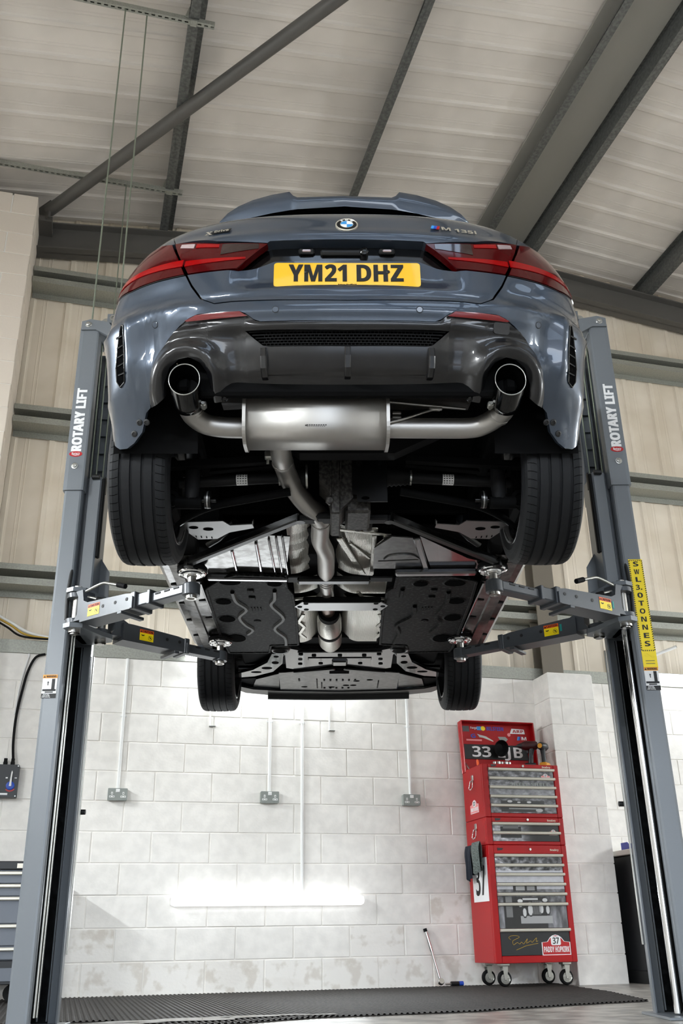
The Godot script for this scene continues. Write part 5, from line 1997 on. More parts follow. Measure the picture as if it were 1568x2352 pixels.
		lathe(st, [[0.0340, -0.003], [0.0352, 0.0], [0.0340, 0.003]], axis_xf(Vector3(sd * 0.5365, 0.120, 0.105), Vector3.RIGHT), 24, false)
		part("bush_rim", st, "bare_alu", dm)
		# lower arms
		st = mb()
		var a := catmull([Vector3(sd * 0.73, 0.13, -0.18), Vector3(sd * 0.67, 0.145, -0.14), Vector3(sd * 0.55, 0.155, -0.04), Vector3(sd * 0.40, 0.165, 0.01), Vector3(sd * 0.22, 0.19, 0.03)], 5)
		tube(st, a, 0.017, 10)
		part("lower_arm", st, "under_black", car)
		st = mb()
		bar(st, Vector3(sd * 0.70, 0.25, 0.14), Vector3(sd * 0.24, 0.30, 0.10), 0.03, 0.03)
		bar(st, Vector3(sd * 0.68, 0.33, -0.08), Vector3(sd * 0.25, 0.36, -0.05), 0.03, 0.03)
		part("upper_link", st, "under_black", car)
		st = mb()
		cbox(st, Vector3(sd * 0.70, 0.22, -0.02), Vector3(0.06, 0.24, 0.16), 0.02)
		lathe(st, [[0.032, 0.0], [0.032, 0.02], [0.018, 0.022], [0.014, 0.012], [0, 0.014]], axis_xf(Vector3(sd * 0.685, 0.145, 0.06), Vector3(0, -0.3, 1)), 18)
		part("hub_carrier", st, "under_black", car)
		# shiny stone guard on the trailing arm
		st = mb()
		var sp := [[0.690, -0.205], [0.657, -0.160], [0.505, -0.150], [0.480, -0.195], [0.385, -0.183], [0.382, -0.222], [0.490, -0.270], [0.548, -0.340], [0.632, -0.348], [0.672, -0.255]]
		if sd < 0: sp = mirror_pts(sp)
		var gl := []
		under_plate(st, sp, 0.140, 0.004)
		bar(st, Vector3(sd * 0.385, 0.145, -0.183), Vector3(sd * 0.385, 0.170, -0.222), 0.004, 0.02)
		var gp := part("arm_guard", st, "bare_alu", car)
		st = mb()
		for q in [[0.635, -0.215, 0.020, 0.014], [0.575, -0.232, 0.022, 0.016]]:
			var hl := []
			for p in disc(q[2], 18, sd * q[0], q[1], q[3]): hl.append([p[0], p[1]])
			under_plate(st, hl, 0.1388, 0.002)
		for k in 4: cbox(st, Vector3(sd * (0.57 + 0.022 * k), 0.1392, -0.325 + 0.004 * k), Vector3(0.004, 0.002, 0.018), 0.0)
		pieces("guard_holes", st, "soot_hole_shade", gp)
		# trailing arm and long diagonal brace
		st = mb()
		bar(st, Vector3(sd * 0.66, 0.17, -0.12), Vector3(sd * 0.70, 0.20, -0.62), 0.07, 0.05, Vector3.UP, 0.01)
		part("trailing_arm", st, "under_black", car)
		st = mb()
		bar(st, Vector3(sd * 0.185, 0.155, -0.161), Vector3(sd * 0.712, 0.142, -0.640), 0.036, 0.022, Vector3.UP, 0.006)
		bar(st, Vector3(sd * 0.190, 0.162, -0.148), Vector3(sd * 0.712, 0.152, -0.630), 0.012, 0.034, Vector3.UP, 0.004)
		rod(st, Vector3(sd * 0.185, 0.138, -0.161), Vector3(sd * 0.185, 0.165, -0.161), 0.020, 16)
		rod(st, Vector3(sd * 0.712, 0.124, -0.640), Vector3(sd * 0.712, 0.156, -0.640), 0.022, 16)
		part("diagonal_brace", st, "satin_black", car)
		st = mb()
		tube(st, [Vector3(sd * 0.47, 0.20, -0.30), Vector3(sd * 0.55, 0.17, -0.40), Vector3(sd * 0.60, 0.165, -0.46)], 0.018, 10)
		part("brake_line_cover", st, "satin_black", car)
	st = mb()
	bar(st, Vector3(-0.186, 0.152, -0.156), Vector3(0.182, 0.152, -0.156), 0.05, 0.026, Vector3.UP, 0.006)
	bar(st, Vector3(-0.12, 0.150, -0.13), Vector3(0.096, 0.150, -0.13), 0.05, 0.03, Vector3.UP, 0.01)
	part("crossmember", st, "damper", car)
	st = mb()
	for q in [[0.06, 0.20, -0.33, 0.018], [0.10, 0.205, -0.34, 0.024], [-0.03, 0.19, -0.32, 0.012]]:
		lathe(st, [[0, -0.03], [q[3] * 0.8, -0.026], [q[3], 0.0], [q[3], 0.05]], Transform3D(Basis(), Vector3(q[0], q[1], q[2])), 14, false)
	pieces("coupling", st, "cast_alu", car)

func corrugated(st, x0: float, x1: float, z0: float, z1: float, f: Callable):
	# thin foil with fine ribs running fore and aft
	var n := int(max(6, (x1 - x0) / 0.0027))
	var g := []
	for i in n + 1:
		var x: float = lerp(x0, x1, float(i) / n)
		var row := []
		for j in 11:
			var z: float = lerp(z0, z1, j / 10.0)
			var y: float = f.call(x, z)
			row.append(Vector3(x, y + (0.0009 if i % 2 == 0 else 0.0), z))
		g.append(row)
	grid(st, g, false)

func car_floor():
	# closed floor pan above everything
	var st := mb()
	box(st, Vector3(-0.80, 0.235, -3.30), Vector3(0.80, 0.26, -0.44), 0.01)
	part("floor_pan", st, "under_black", car)
	# sills: shiny waxed faces
	for sd in [-1.0, 1.0]:
		st = mb()
		var sec := [[0.690, 0.185], [0.700, 0.168], [0.758, 0.163], [0.762, 0.150], [0.812, 0.150], [0.818, 0.172], [0.852, 0.168], [0.872, 0.185], [0.880, 0.24]]
		var g := []
		for z in [-0.60, -0.9, -1.3, -1.7, -2.08]:
			var row := []
			for q in sec: row.append(Vector3(sd * q[0], q[1], z))
			g.append(row)
		grid(st, g, false)
		part("sill_panel", st, "silver_tray", car)
		st = mb()
		for z in [-0.66, -2.05]:
			var pl := []
			for q in sec: pl.append([sd * q[0], q[1]])
			pl.append([sd * 0.69, 0.24])
			prism(st, pl, z - 0.004, z + 0.004)
		pieces("sill_end", st, "satin_black", car)
		st = mb()
		for k in 4:
			var z := -0.95 - 0.29 * k
			cbox(st, Vector3(sd * 0.715, 0.163, z), Vector3(0.05, 0.006, 0.022), 0.002)
			cbox(st, Vector3(sd * 0.835, 0.166, z - 0.05), Vector3(0.03, 0.006, 0.018), 0.002)
		pieces("sill_clip", st, "satin_black", car)
		st = mb()
		bar(st, Vector3(sd * 0.695, 0.158, -0.95), Vector3(sd * 0.690, 0.158, -1.98), 0.010, 0.016)
		part("sill_seam", st, "waxed", car)
		for q in [[0.705, -0.726], [0.692, -1.876]]:
			st = mb()
			cbox(st, Vector3(sd * q[0], 0.180, q[1]), Vector3(0.11, 0.034, 0.09), 0.006)
			for k in 5: cbox(st, Vector3(sd * q[0] + 0.02 * (k - 2), 0.172, q[1]), Vector3(0.004, 0.024, 0.096), 0.0)
			part("jacking_block", st, "rubber", car)
		# forward arch edge in front of the rear wheel
		st = mb()
		bar(st, Vector3(sd * 0.84, 0.20, -0.42), Vector3(sd * 0.84, 0.185, -0.62), 0.06, 0.01)
		part("arch_lip", st, "satin_black", car)
	# undertrays
	var tray_l := [[-0.676, -1.018], [-0.568, -0.853], [-0.503, -0.818], [-0.282, -0.846], [-0.276, -1.002], [-0.251, -1.099], [-0.243, -1.454], [-0.249, -2.005], [-0.412, -2.017], [-0.428, -2.169], [-0.671, -2.175], [-0.688, -1.756]]
	var tray_r := [[0.263, -0.841], [0.375, -0.850], [0.516, -0.842], [0.655, -0.915], [0.666, -1.206], [0.673, -2.08], [0.660, -2.16], [0.411, -2.178], [0.392, -2.026], [0.235, -1.997], [0.222, -1.458], [0.226, -1.063], [0.261, -1.006]]
	var holes_l := [[-0.548, -0.908, 0.052, 0.040], [-0.333, -0.936, 0.036, 0.034], [-0.609, -1.206, 0.040, 0.040], [-0.618, -1.496, 0.044, 0.052], [-0.601, -1.857, 0.055, 0.075]]
	var holes_r := [[0.383, -0.941, 0.036, 0.034], [0.551, -0.933, 0.052, 0.040], [0.590, -1.205, 0.042, 0.042], [0.603, -1.484, 0.046, 0.052], [0.588, -1.870, 0.055, 0.075]]
	var ribs_l := [[[-0.55, -1.058], [-0.543, -1.196], [-0.5, -1.321], [-0.548, -1.452], [-0.528, -1.589], [-0.493, -1.684], [-0.528, -1.77]], [[-0.338, -1.04], [-0.344, -1.157], [-0.366, -1.259], [-0.312, -1.476], [-0.37, -1.661], [-0.321, -1.835], [-0.32, -1.991]]]
	var ribs_r := [[[0.535, -1.065], [0.543, -1.225], [0.51, -1.461], [0.547, -1.575], [0.51, -1.743]], [[0.382, -1.286], [0.385, -1.449], [0.309, -1.608], [0.33, -1.766], [0.313, -1.971]], [[0.30, -1.02], [0.30, -1.14]]]
	for q in [[tray_l, holes_l, ribs_l, -1.0], [tray_r, holes_r, ribs_r, 1.0]]:
		st = mb()
		under_plate(st, q[0], 0.150, 0.012)
		for i in q[0].size():
			var a: Array = q[0][i]
			var b: Array = q[0][(i + 1) % q[0].size()]
			bar(st, Vector3(a[0], 0.149, a[1]), Vector3(b[0], 0.149, b[1]), 0.014, 0.008)
		var tr := part("undertray", st, "under_plastic", car)
		st = mb()
		for h in q[1]:
			# pit: dark dish with sloping rim standing proud of the tray
			var g := []
			for i in 25:
				var t := TAU * i / 24.0
				g.append([Vector3(h[0] + h[2] * 1.25 * cos(t), 0.1495, h[1] + h[3] * 1.25 * sin(t)), Vector3(h[0] + h[2] * cos(t), 0.1465, h[1] + h[3] * sin(t))])
			grid(st, g, true)
		pieces("pit_rim", st, "under_plastic", tr)
		for h in q[1]:
			st = mb()
			under_plate(st, disc(h[2], 20, h[0], h[1], h[3]), 0.1448, 0.001)
			part("access_hole", st, "soot_hole_shade", tr)
		st = mb()
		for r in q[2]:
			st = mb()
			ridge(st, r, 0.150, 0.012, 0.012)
			if r != q[2][-1]: part("moulded_rib", st, "worn_lit_plastic" if q[3] < 0 else "under_plastic", tr)
		part("moulded_rib", st, "worn_lit_plastic" if q[3] < 0 else "under_plastic", tr)
		st = mb()
		for k in 2: cbox(st, Vector3(q[3] * 0.458, 0.147, -1.04 - 0.108 * k), Vector3(0.034, 0.010, 0.034), 0.003)
		for k in 4: cbox(st, Vector3(q[3] * (0.425 + 0.016 * k), 0.148, -1.33), Vector3(0.006, 0.006, 0.05), 0.001)
		part("moulded_lettering", st, "under_plastic", tr).set_meta("kind", "stuff")
		st = mb()
		lathe(st, [[0.020, 0.0], [0.020, -0.004], [0.010, -0.006], [0, -0.004]], Transform3D(Basis(), Vector3(q[3] * 0.458, 0.150, -1.543)), 14)
		part("tray_clip", st, "under_plastic", tr)
	# rear floor panels
	st = mb()
	under_plate(st, [[-0.672, -0.709], [-0.655, -0.854], [-0.274, -0.873], [-0.237, -0.389], [-0.326, -0.375], [-0.482, -0.515], [-0.623, -0.641]], 0.170, 0.006)
	var rp := part("fuel_tank_shield", st, "silver_tray", car)
	st = mb()
	for q in [[[-0.39, -0.448], [-0.39, -0.846], 0.014], [[-0.505, -0.535], [-0.506, -0.836], 0.013], [[-0.331, -0.404], [-0.323, -0.856], 0.010], [[-0.298, -0.38], [-0.291, -0.847], 0.010], [[-0.27, -0.37], [-0.264, -0.856], 0.010]]:
		bar(st, Vector3(q[0][0], 0.166, q[0][1]), Vector3(q[1][0], 0.166, q[1][1]), q[2], 0.016, Vector3.UP, 0.004)
	pieces("shield_rib", st, "waxed", rp)
	st = mb()
	under_plate(st, [[0.144, -0.788], [0.139, -0.527], [0.212, -0.391], [0.303, -0.407], [0.381, -0.772], [0.248, -0.789]], 0.170, 0.006)
	var rq := part("tank_shield", st, "tray_grey", car)
	st = mb()
	ridge(st, [[0.192, -0.661], [0.221, -0.612], [0.308, -0.603], [0.357, -0.661]], 0.170, 0.006, 0.006)
	bar(st, Vector3(0.163, 0.169, -0.69), Vector3(0.357, 0.169, -0.671), 0.006, 0.004)
	pieces("shield_rib", st, "tray_grey", rq)
	st = mb()
	under_plate(st, [[0.332, -0.389], [0.58, -0.661], [0.667, -0.709], [0.657, -0.797], [0.418, -0.782]], 0.172, 0.006)
	var rr := part("tank_shield", st, "waxed", car)
	st = mb()
	bar(st, Vector3(0.318, 0.164, -0.394), Vector3(0.397, 0.164, -0.777), 0.030, 0.016, Vector3.UP, 0.005)
	bar(st, Vector3(0.25, 0.155, -0.802), Vector3(0.638, 0.155, -0.792), 0.045, 0.03, Vector3.UP, 0.008)
	pieces("shield_rib", st, "waxed", rr)
	st = mb()
	bar(st, Vector3(-0.652, 0.155, -0.86), Vector3(-0.264, 0.155, -0.879), 0.03, 0.03, Vector3.UP, 0.006)
	pieces("cross_rail", st, "waxed", car)
	# tunnel heat shields in corrugated foil
	st = mb()
	corrugated(st, -0.255, -0.135, -0.34, -0.95, func(x, z): return 0.205 + 0.05 * pow((x + 0.255) / 0.12, 2.0) + 0.004 * sin(z * 40.0))
	part("tunnel_shield", st, "foil", car)
	st = mb()
	corrugated(st, -0.045, 0.150, -0.37, -0.95, func(x, z): return 0.200 + 0.045 * pow(max(0.0, (0.06 - x) / 0.10), 2.0) + 0.006 * sin(z * 18.0 + x * 20.0))
	var ts := part("tunnel_shield", st, "foil", car)
	st = mb()
	bar(st, Vector3(-0.03, 0.197, -0.37), Vector3(0.21, 0.197, -0.44), 0.020, 0.008, Vector3.UP, 0.002)
	bar(st, Vector3(0.137, 0.195, -0.44), Vector3(0.143, 0.195, -0.93), 0.022, 0.008, Vector3.UP, 0.002)
	bar(st, Vector3(0.20, 0.196, -0.45), Vector3(0.135, 0.196, -0.60), 0.018, 0.006, Vector3.UP, 0.002)
	bar(st, Vector3(0.03, 0.196, -0.53), Vector3(0.125, 0.196, -0.72), 0.014, 0.008, Vector3.UP, 0.002)
	bar(st, Vector3(-0.02, 0.196, -0.47), Vector3(0.10, 0.196, -0.93), 0.030, 0.010, Vector3.UP, 0.003)
	pieces("shield_fold", st, "foil", ts)
	st = mb()
	rod(st, Vector3(0.192, 0.185, -0.445), Vector3(0.192, 0.20, -0.445), 0.018, 16)
	part("shield_bolt", st, "zinc", ts)
	st = mb()
	corrugated(st, -0.245, -0.125, -1.0, -1.20, func(x, z): return 0.190 + 0.03 * pow((x + 0.245) / 0.12, 2.0))
	corrugated(st, -0.030, 0.225, -1.0, -1.20, func(x, z): return 0.188 + 0.05 * pow(max(0.0, (0.08 - x) / 0.11), 2.0))
	corrugated(st, -0.240, -0.125, -1.34, -2.05, func(x, z): return 0.172 + 0.06 * pow((x + 0.24) / 0.115, 2.0) + 0.010 * sin(z * 9.0))
	corrugated(st, 0.005, 0.215, -1.34, -2.05, func(x, z): return 0.172 + 0.06 * pow(max(0.0, (0.11 - x) / 0.105), 2.0) + 0.010 * sin(z * 9.0 + 1.0))
	part("tunnel_shield", st, "foil", car)
	for sd in [-1.0, 1.0]:
		st = mb()
		var P := [[0.235, -1.22], [0.12, -1.20], [0.09, -1.12]]
		for i in 2: bar(st, Vector3(sd * P[i][0] - 0.01, 0.165, P[i][1]), Vector3(sd * P[i + 1][0] - 0.01, 0.170, P[i + 1][1]), 0.016, 0.012)
		part("shield_flange", st, "foil", car)
		for z in [-1.46, -1.68]:
			st = mb()
			bar(st, Vector3(sd * 0.205, 0.160, z), Vector3(sd * 0.235, 0.160, z - 0.13), 0.02, 0.008)
			bar(st, Vector3(sd * 0.235, 0.160, z - 0.13), Vector3(sd * 0.205, 0.160, z - 0.22), 0.02, 0.008)
			part("shield_flange", st, "foil", car)
	# cross braces
	st = mb()
	bar(st, Vector3(-0.22, 0.155, -0.905), Vector3(0.135, 0.155, -0.905), 0.055, 0.03, Vector3.UP, 0.008)
	part("tunnel_brace", st, "satin_black", car)
	st = mb()
	cbox(st, Vector3(-0.235, 0.165, -0.915), Vector3(0.075, 0.012, 0.075), 0.004)
	cbox(st, Vector3(0.185, 0.165, -0.915), Vector3(0.12, 0.012, 0.06), 0.004)
	pieces("brace_foot", st, "damper", car)
	st = mb()
	under_plate(st, [[-0.245, -1.240], [-0.205, -1.170], [0.200, -1.170], [0.238, -1.225], [0.206, -1.306], [-0.208, -1.306]], 0.130, 0.006)
	var tb := part("tunnel_brace", st, "bare_alu", car)
	st = mb()
	bar(st, Vector3(-0.20, 0.142, -1.165), Vector3(0.20, 0.142, -1.165), 0.025, 0.03, Vector3.UP, 0.006)
	for q in [[-0.218, -1.24], [-0.185, -1.19], [-0.185, -1.285], [0.212, -1.235], [0.175, -1.19], [0.175, -1.285]]:
		under_plate(st, disc(0.013, 16, q[0], q[1], 0.015), 0.1288, 0.001)
	part("brace_hole", st, "under_black", tb)

func car_front():
	# front subframe, arms, trays and spoiler lip
	var st := mb()
	under_plate(st, [[-0.400, -2.10], [-0.215, -2.235], [0.215, -2.235], [0.395, -2.11], [0.330, -2.31], [0.335, -2.62], [0.20, -2.70], [0.06, -2.56], [-0.07, -2.56], [-0.21, -2.70], [-0.345, -2.62], [-0.340, -2.31]], 0.172, 0.03)
	var sf := part("front_subframe", st, "waxed", car)
	st = mb()
	bar(st, Vector3(-0.26, 0.165, -2.26), Vector3(0.26, 0.165, -2.26), 0.10, 0.012, Vector3.UP, 0.004)
	bar(st, Vector3(-0.20, 0.168, -2.38), Vector3(0.20, 0.168, -2.38), 0.05, 0.010, Vector3.UP, 0.004)
	cbox(st, Vector3(0.0, 0.160, -2.44), Vector3(0.10, 0.024, 0.10), 0.012)
	pieces("subframe_rib", st, "waxed", sf)
	st = mb()
	for q in [[-0.24, -2.24], [-0.16, -2.27], [0.0, -2.27], [0.15, -2.27], [0.24, -2.24], [-0.12, -2.45], [0.13, -2.45], [-0.25, -2.46], [0.26, -2.46]]:
		lathe(st, [[0.014, 0.0], [0.014, -0.010], [0.006, -0.012], [0, -0.010]], Transform3D(Basis(), Vector3(q[0], 0.162, q[1])), 12)
	pieces("subframe_bolt", st, "under_black", sf)
	st = mb()
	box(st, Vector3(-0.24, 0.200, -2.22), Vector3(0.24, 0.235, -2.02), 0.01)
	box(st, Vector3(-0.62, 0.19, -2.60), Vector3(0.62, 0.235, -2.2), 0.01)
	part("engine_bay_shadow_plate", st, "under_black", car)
	for sd in [-1.0, 1.0]:
		# rear bushing dome and pierced lower arm
		st = mb()
		lathe(st, [[0.062, 0.02], [0.060, -0.02], [0.050, -0.035], [0.040, -0.030], [0.036, -0.012], [0, -0.010]], Transform3D(Basis(), Vector3(sd * 0.36, 0.175, -2.12)), 24, false)
		part("arm_bush", st, "satin_black", car)
		st = mb()
		var arm := [[0.345, -2.18], [0.415, -2.20], [0.455, -2.40], [0.560, -2.58], [0.700, -2.70], [0.715, -2.78], [0.560, -2.74], [0.430, -2.62], [0.360, -2.42]]
		if sd < 0: arm = mirror_pts(arm)
		under_plate(st, arm, 0.148, 0.018)
		var fa := part("front_lower_arm", st, "waxed", car)
		for q in [[0.392, -2.26, 0.016, 0.018], [0.405, -2.40, 0.022, 0.030], [0.465, -2.53, 0.034, 0.026], [0.540, -2.63, 0.034, 0.018]]:
			st = mb()
			under_plate(st, disc(q[2], 16, sd * q[0], q[1], q[3]), 0.1465, 0.001)
			part("arm_hole", st, "soot_hole_shade", fa)
		st = mb()
		tube(st, catmull([Vector3(sd * 0.34, 0.20, -2.30), Vector3(sd * 0.44, 0.19, -2.55), Vector3(sd * 0.56, 0.185, -2.66), Vector3(sd * 0.66, 0.18, -2.66)], 5), 0.02, 10)
		part("track_rod", st, "satin_black", car)
		st = mb()
		bar(st, Vector3(sd * 0.03, 0.160, -2.60), Vector3(sd * 0.30, 0.165, -2.70), 0.035, 0.014, Vector3.UP, 0.005)
		part("tray_strut", st, "satin_black", car)
		st = mb()
		under_plate(st, [[sd * 0.40, -2.80], [sd * 0.565, -2.95], [sd * 0.60, -3.16], [sd * 0.42, -3.22]], 0.180, 0.006)
		part("front_side_panel", st, "tray_grey", car)
		st = mb()
		under_plate(st, [[sd * 0.56, -2.95], [sd * 0.72, -2.98], [sd * 0.72, -3.12], [sd * 0.60, -3.18]], 0.19, 0.006)
		part("brake_duct", st, "under_black", car)
	st = mb()
	under_plate(st, [[-0.40, -2.74], [-0.08, -2.66], [0.07, -2.66], [0.40, -2.75], [0.41, -3.20], [0.0, -3.24], [-0.41, -3.20]], 0.170, 0.008)
	var ft := part("engine_undertray", st, "tray_grey", car)
	st = mb()
	for k in 6: cbox(st, Vector3(-0.10 + 0.042 * k, 0.168, -2.93), Vector3(0.012, 0.006, 0.03), 0.001)
	for k in 5: cbox(st, Vector3(-0.10 + 0.042 * k, 0.168, -3.15), Vector3(0.014, 0.006, 0.016), 0.001)
	bar(st, Vector3(-0.15, 0.168, -2.90), Vector3(-0.15, 0.168, -3.15), 0.008, 0.006)
	bar(st, Vector3(-0.118, 0.168, -3.0), Vector3(-0.118, 0.168, -3.15), 0.008, 0.006)
	bar(st, Vector3(0.27, 0.168, -2.95), Vector3(0.27, 0.168, -3.15), 0.008, 0.006)
	cbox(st, Vector3(-0.27, 0.168, -2.92), Vector3(0.012, 0.006, 0.05), 0.001)
	pieces("tray_rib", st, "under_plastic", ft)
	st = mb()
	cbox(st, Vector3(0.0, 0.168, -2.70), Vector3(0.13, 0.006, 0.09), 0.001)
	part("tray_opening", st, "soot_hole_shade", ft)
	for q in [[0.12, -2.96], [0.21, -2.93], [0.05, -3.08], [0.10, -3.08], [-0.24, -3.12], [-0.05, -3.13]]:
		st = mb()
		under_plate(st, disc(0.022, 14, q[0], q[1], 0.016), 0.1688, 0.001)
		part("tray_opening", st, "soot_hole_shade", ft)
	# bumper underside and spoiler lip
	st = mb()
	under_plate(st, [[-0.70, -3.06], [-0.60, -3.16], [-0.42, -3.21], [0.0, -3.245], [0.42, -3.21], [0.60, -3.16], [0.70, -3.06], [0.72, -3.14], [0.66, -3.26], [0.50, -3.33], [0.0, -3.37], [-0.50, -3.33], [-0.66, -3.26], [-0.72, -3.14]], 0.162, 0.014)
	part("front_bumper_edge", st, "satin_black", car)
	st = mb()
	var g := []
	for i in 21:
		var x := -0.505 + 1.01 * i / 20.0
		var z := -3.325 - 0.03 * (1.0 - pow(x / 0.505, 2.0))
		g.append([Vector3(x, 0.165, z + 0.02), Vector3(x, 0.135, z), Vector3(x, 0.132, z - 0.012), Vector3(x, 0.165, z - 0.02)])
	grid(st, g, false)
	part("air_dam", st, "plastic", car)
	st = mb()
	g = []
	for i in 25:
		var a := -1.0 + i / 12.0
		var x := a * 0.80
		var z := -3.52 + 0.45 * pow(absf(a), 3.0)
		g.append([Vector3(x * 0.93, 0.162, z + 0.12), Vector3(x, 0.22, z), Vector3(x, 0.45, z - 0.02), Vector3(x * 0.97, 0.62, z + 0.03)])
	grid(st, g, true)
	part("front_bumper", st, "paint", car)

# ---------- tools along the back wall ----------
func print_image(kind: int) -> Image:
	# grey photographic print: trees, snow and an old saloon with round lamps
	var w := 256
	var im := Image.create(w, w, false, Image.FORMAT_RGB8)
	var n := FastNoiseLite.new()
	n.seed = 80 + kind
	n.frequency = 0.035
	n.fractal_octaves = 4
	for y in w:
		for x in w:
			var t := n.get_noise_2d(x, y * 0.7)
			var v := 0.6 + 0.12 * t
			if kind == 0:
				if y < 60: v = 0.35 + 0.5 * t + (0.3 if x < y * 1.2 - 10 else 0.0)
				elif y < 128: v = 0.72 + 0.06 * t
				else: v = 0.40 + 0.25 * t
			elif kind == 1:
				v = 0.42 + 0.35 * t
				if y > 90 and y < 150: v = 0.55 + 0.2 * t
			else:
				v = (0.55 + 0.3 * t) * (1.0 - smoothstep(90.0, 170.0, float(x))) + 0.06
			im.set_pixel(x, y, Color(v, v, v * 1.03).clamp())
	var dot := func(cx, cy, r, v):
		for y in range(int(cy - r), int(cy + r) + 1):
			for x in range(int(cx - r), int(cx + r) + 1):
				if x >= 0 and y >= 0 and x < w and y < w and Vector2(x - cx, y - cy).length() < r:
					im.set_pixel(x, y, Color(v, v, v))
	var rect := func(x0, y0, x1, y1, v): im.fill_rect(Rect2i(x0, y0, x1 - x0, y1 - y0), Color(v, v, v))
	if kind == 0:
		rect.call(20, 152, 180, 215, 0.14); rect.call(60, 108, 150, 140, 0.10); rect.call(70, 112, 104, 134, 0.62); rect.call(112, 112, 142, 134, 0.55)
		rect.call(28, 150, 52, 198, 0.45); rect.call(80, 196, 200, 208, 0.62); rect.call(92, 158, 150, 168, 0.75)
		for q in [[82, 172, 12], [96, 190, 9], [118, 186, 11], [160, 184, 10], [176, 168, 12], [184, 186, 9]]:
			dot.call(q[0], q[1], q[2], 0.12); dot.call(q[0], q[1], q[2] - 2, 0.78)
		for k in 8: rect.call(128 + 4 * k, 172, 130 + 4 * k, 194, 0.5)
	elif kind == 1:
		rect.call(40, 170, 210, 235, 0.18); rect.call(70, 205, 180, 214, 0.6)
		for q in [[75, 175, 13], [110, 182, 10], [150, 180, 12]]:
			dot.call(q[0], q[1], q[2], 0.15); dot.call(q[0], q[1], q[2] - 3, 0.75)
		dot.call(188, 220, 14, 0.7)
	else:
		rect.call(30, 70, 110, 150, 0.12); rect.call(40, 60, 100, 90, 0.4)
	im.generate_mipmaps()
	return im

func print_mat(kind: int) -> StandardMaterial3D:
	var m := StandardMaterial3D.new()
	m.albedo_texture = ImageTexture.create_from_image(print_image(kind))
	m.roughness = 0.35
	return m

func print_face(st, lo: Vector2, hi: Vector2, z: float, uv0: Vector2, uv1: Vector2):
	# flat printed sheet with texture coordinates
	smooth(st, false)
	var c := [[lo.x, lo.y, uv0.x, uv1.y], [lo.x, hi.y, uv0.x, uv0.y], [hi.x, hi.y, uv1.x, uv0.y], [hi.x, lo.y, uv1.x, uv1.y]]
	for i in [0, 1, 2, 0, 2, 3]:
		st.set_uv(Vector2(c[i][2], c[i][3]))
		st.add_vertex(Vector3(c[i][0], c[i][1], z))

func rally_plate(parent, xf: Transform3D, s: float, small := false):
	# red and white rally plaque with the number 37
	var o := [[-0.5, -0.30], [0.5, -0.30], [0.5, 0.08], [0.30, 0.10], [0.2, 0.22], [0.1, 0.28], [0.0, 0.30], [-0.1, 0.28], [-0.2, 0.22], [-0.30, 0.10], [-0.5, 0.08]]
	var a := []
	var b := []
	for p in o:
		a.append([p[0] * s, p[1] * s])
		b.append([p[0] * s * 0.94, p[1] * s * 0.92])
	var st := mb()
	prism(st, a, 0.0, 0.0006, xf)
	var pl := part("rally_plate", st, "white_print", parent)
	st = mb()
	prism(st, b, 0.0006, 0.0011, xf)
	part("plate_field", st, "red_print" if not small else "pink_print", pl)
	st = mb()
	prism(st, rounded(0.34 * s, 0.26 * s, 0.05 * s, 4, 0.0, 0.12 * s), 0.0011, 0.0015, xf)
	part("number_ground", st, "white_print", pl)
	letters("37", 0.19 * s, 0.22 * s, "black_print", pl, xf * Transform3D(Basis(), Vector3(0, 0.12 * s, 0.002)), "Droid Sans", true, "plate_number")
	letters("PADDY HOPKIRK", 0.17 * s, 0.88 * s, "white_print", pl, xf * Transform3D(Basis(), Vector3(0, -0.13 * s, 0.0016)), "Droid Sans", true, "plate_name")

func castor(parent, x: float, z: float):
	var c := Node3D.new()
	c.name = "castor"
	parent.add_child(c, true)
	c.position = Vector3(x, 0, z)
	var st := mb()
	lathe(st, [[0, 0.0], [0.010, 0.0], [0.048, -0.004], [0.054, -0.012], [0.054, -0.026], [0.048, -0.034], [0.010, -0.038], [0, -0.038]], axis_xf(Vector3(0, 0.054, 0.019), Vector3.BACK), 28)
	part("wheel", st, "rubber", c)
	st = mb()
	lathe(st, [[0.012, 0.003], [0.034, 0.002], [0.037, 0.0045], [0.037, 0.001]], axis_xf(Vector3(0, 0.054, 0.019), Vector3.BACK), 24)
	for k in 8:
		var a := TAU * k / 8.0
		cbox(st, Vector3(0.022 * cos(a), 0.054 + 0.022 * sin(a), 0.0225), Vector3(0.012, 0.006, 0.003), 0.001, Transform3D())
	part("hub", st, "zinc", c)
	st = mb()
	for z2 in [-0.026, 0.026]:
		prism(st, [[-0.018, 0.132], [0.024, 0.132], [0.012, 0.045], [-0.010, 0.045]], z2 - 0.0015, z2 + 0.0015)
	box(st, Vector3(-0.022, 0.130, -0.028), Vector3(0.026, 0.140, 0.028), 0.003)
	box(st, Vector3(-0.035, 0.140, -0.035), Vector3(0.035, 0.156, 0.035), 0.002)
	part("fork", st, "zinc", c)

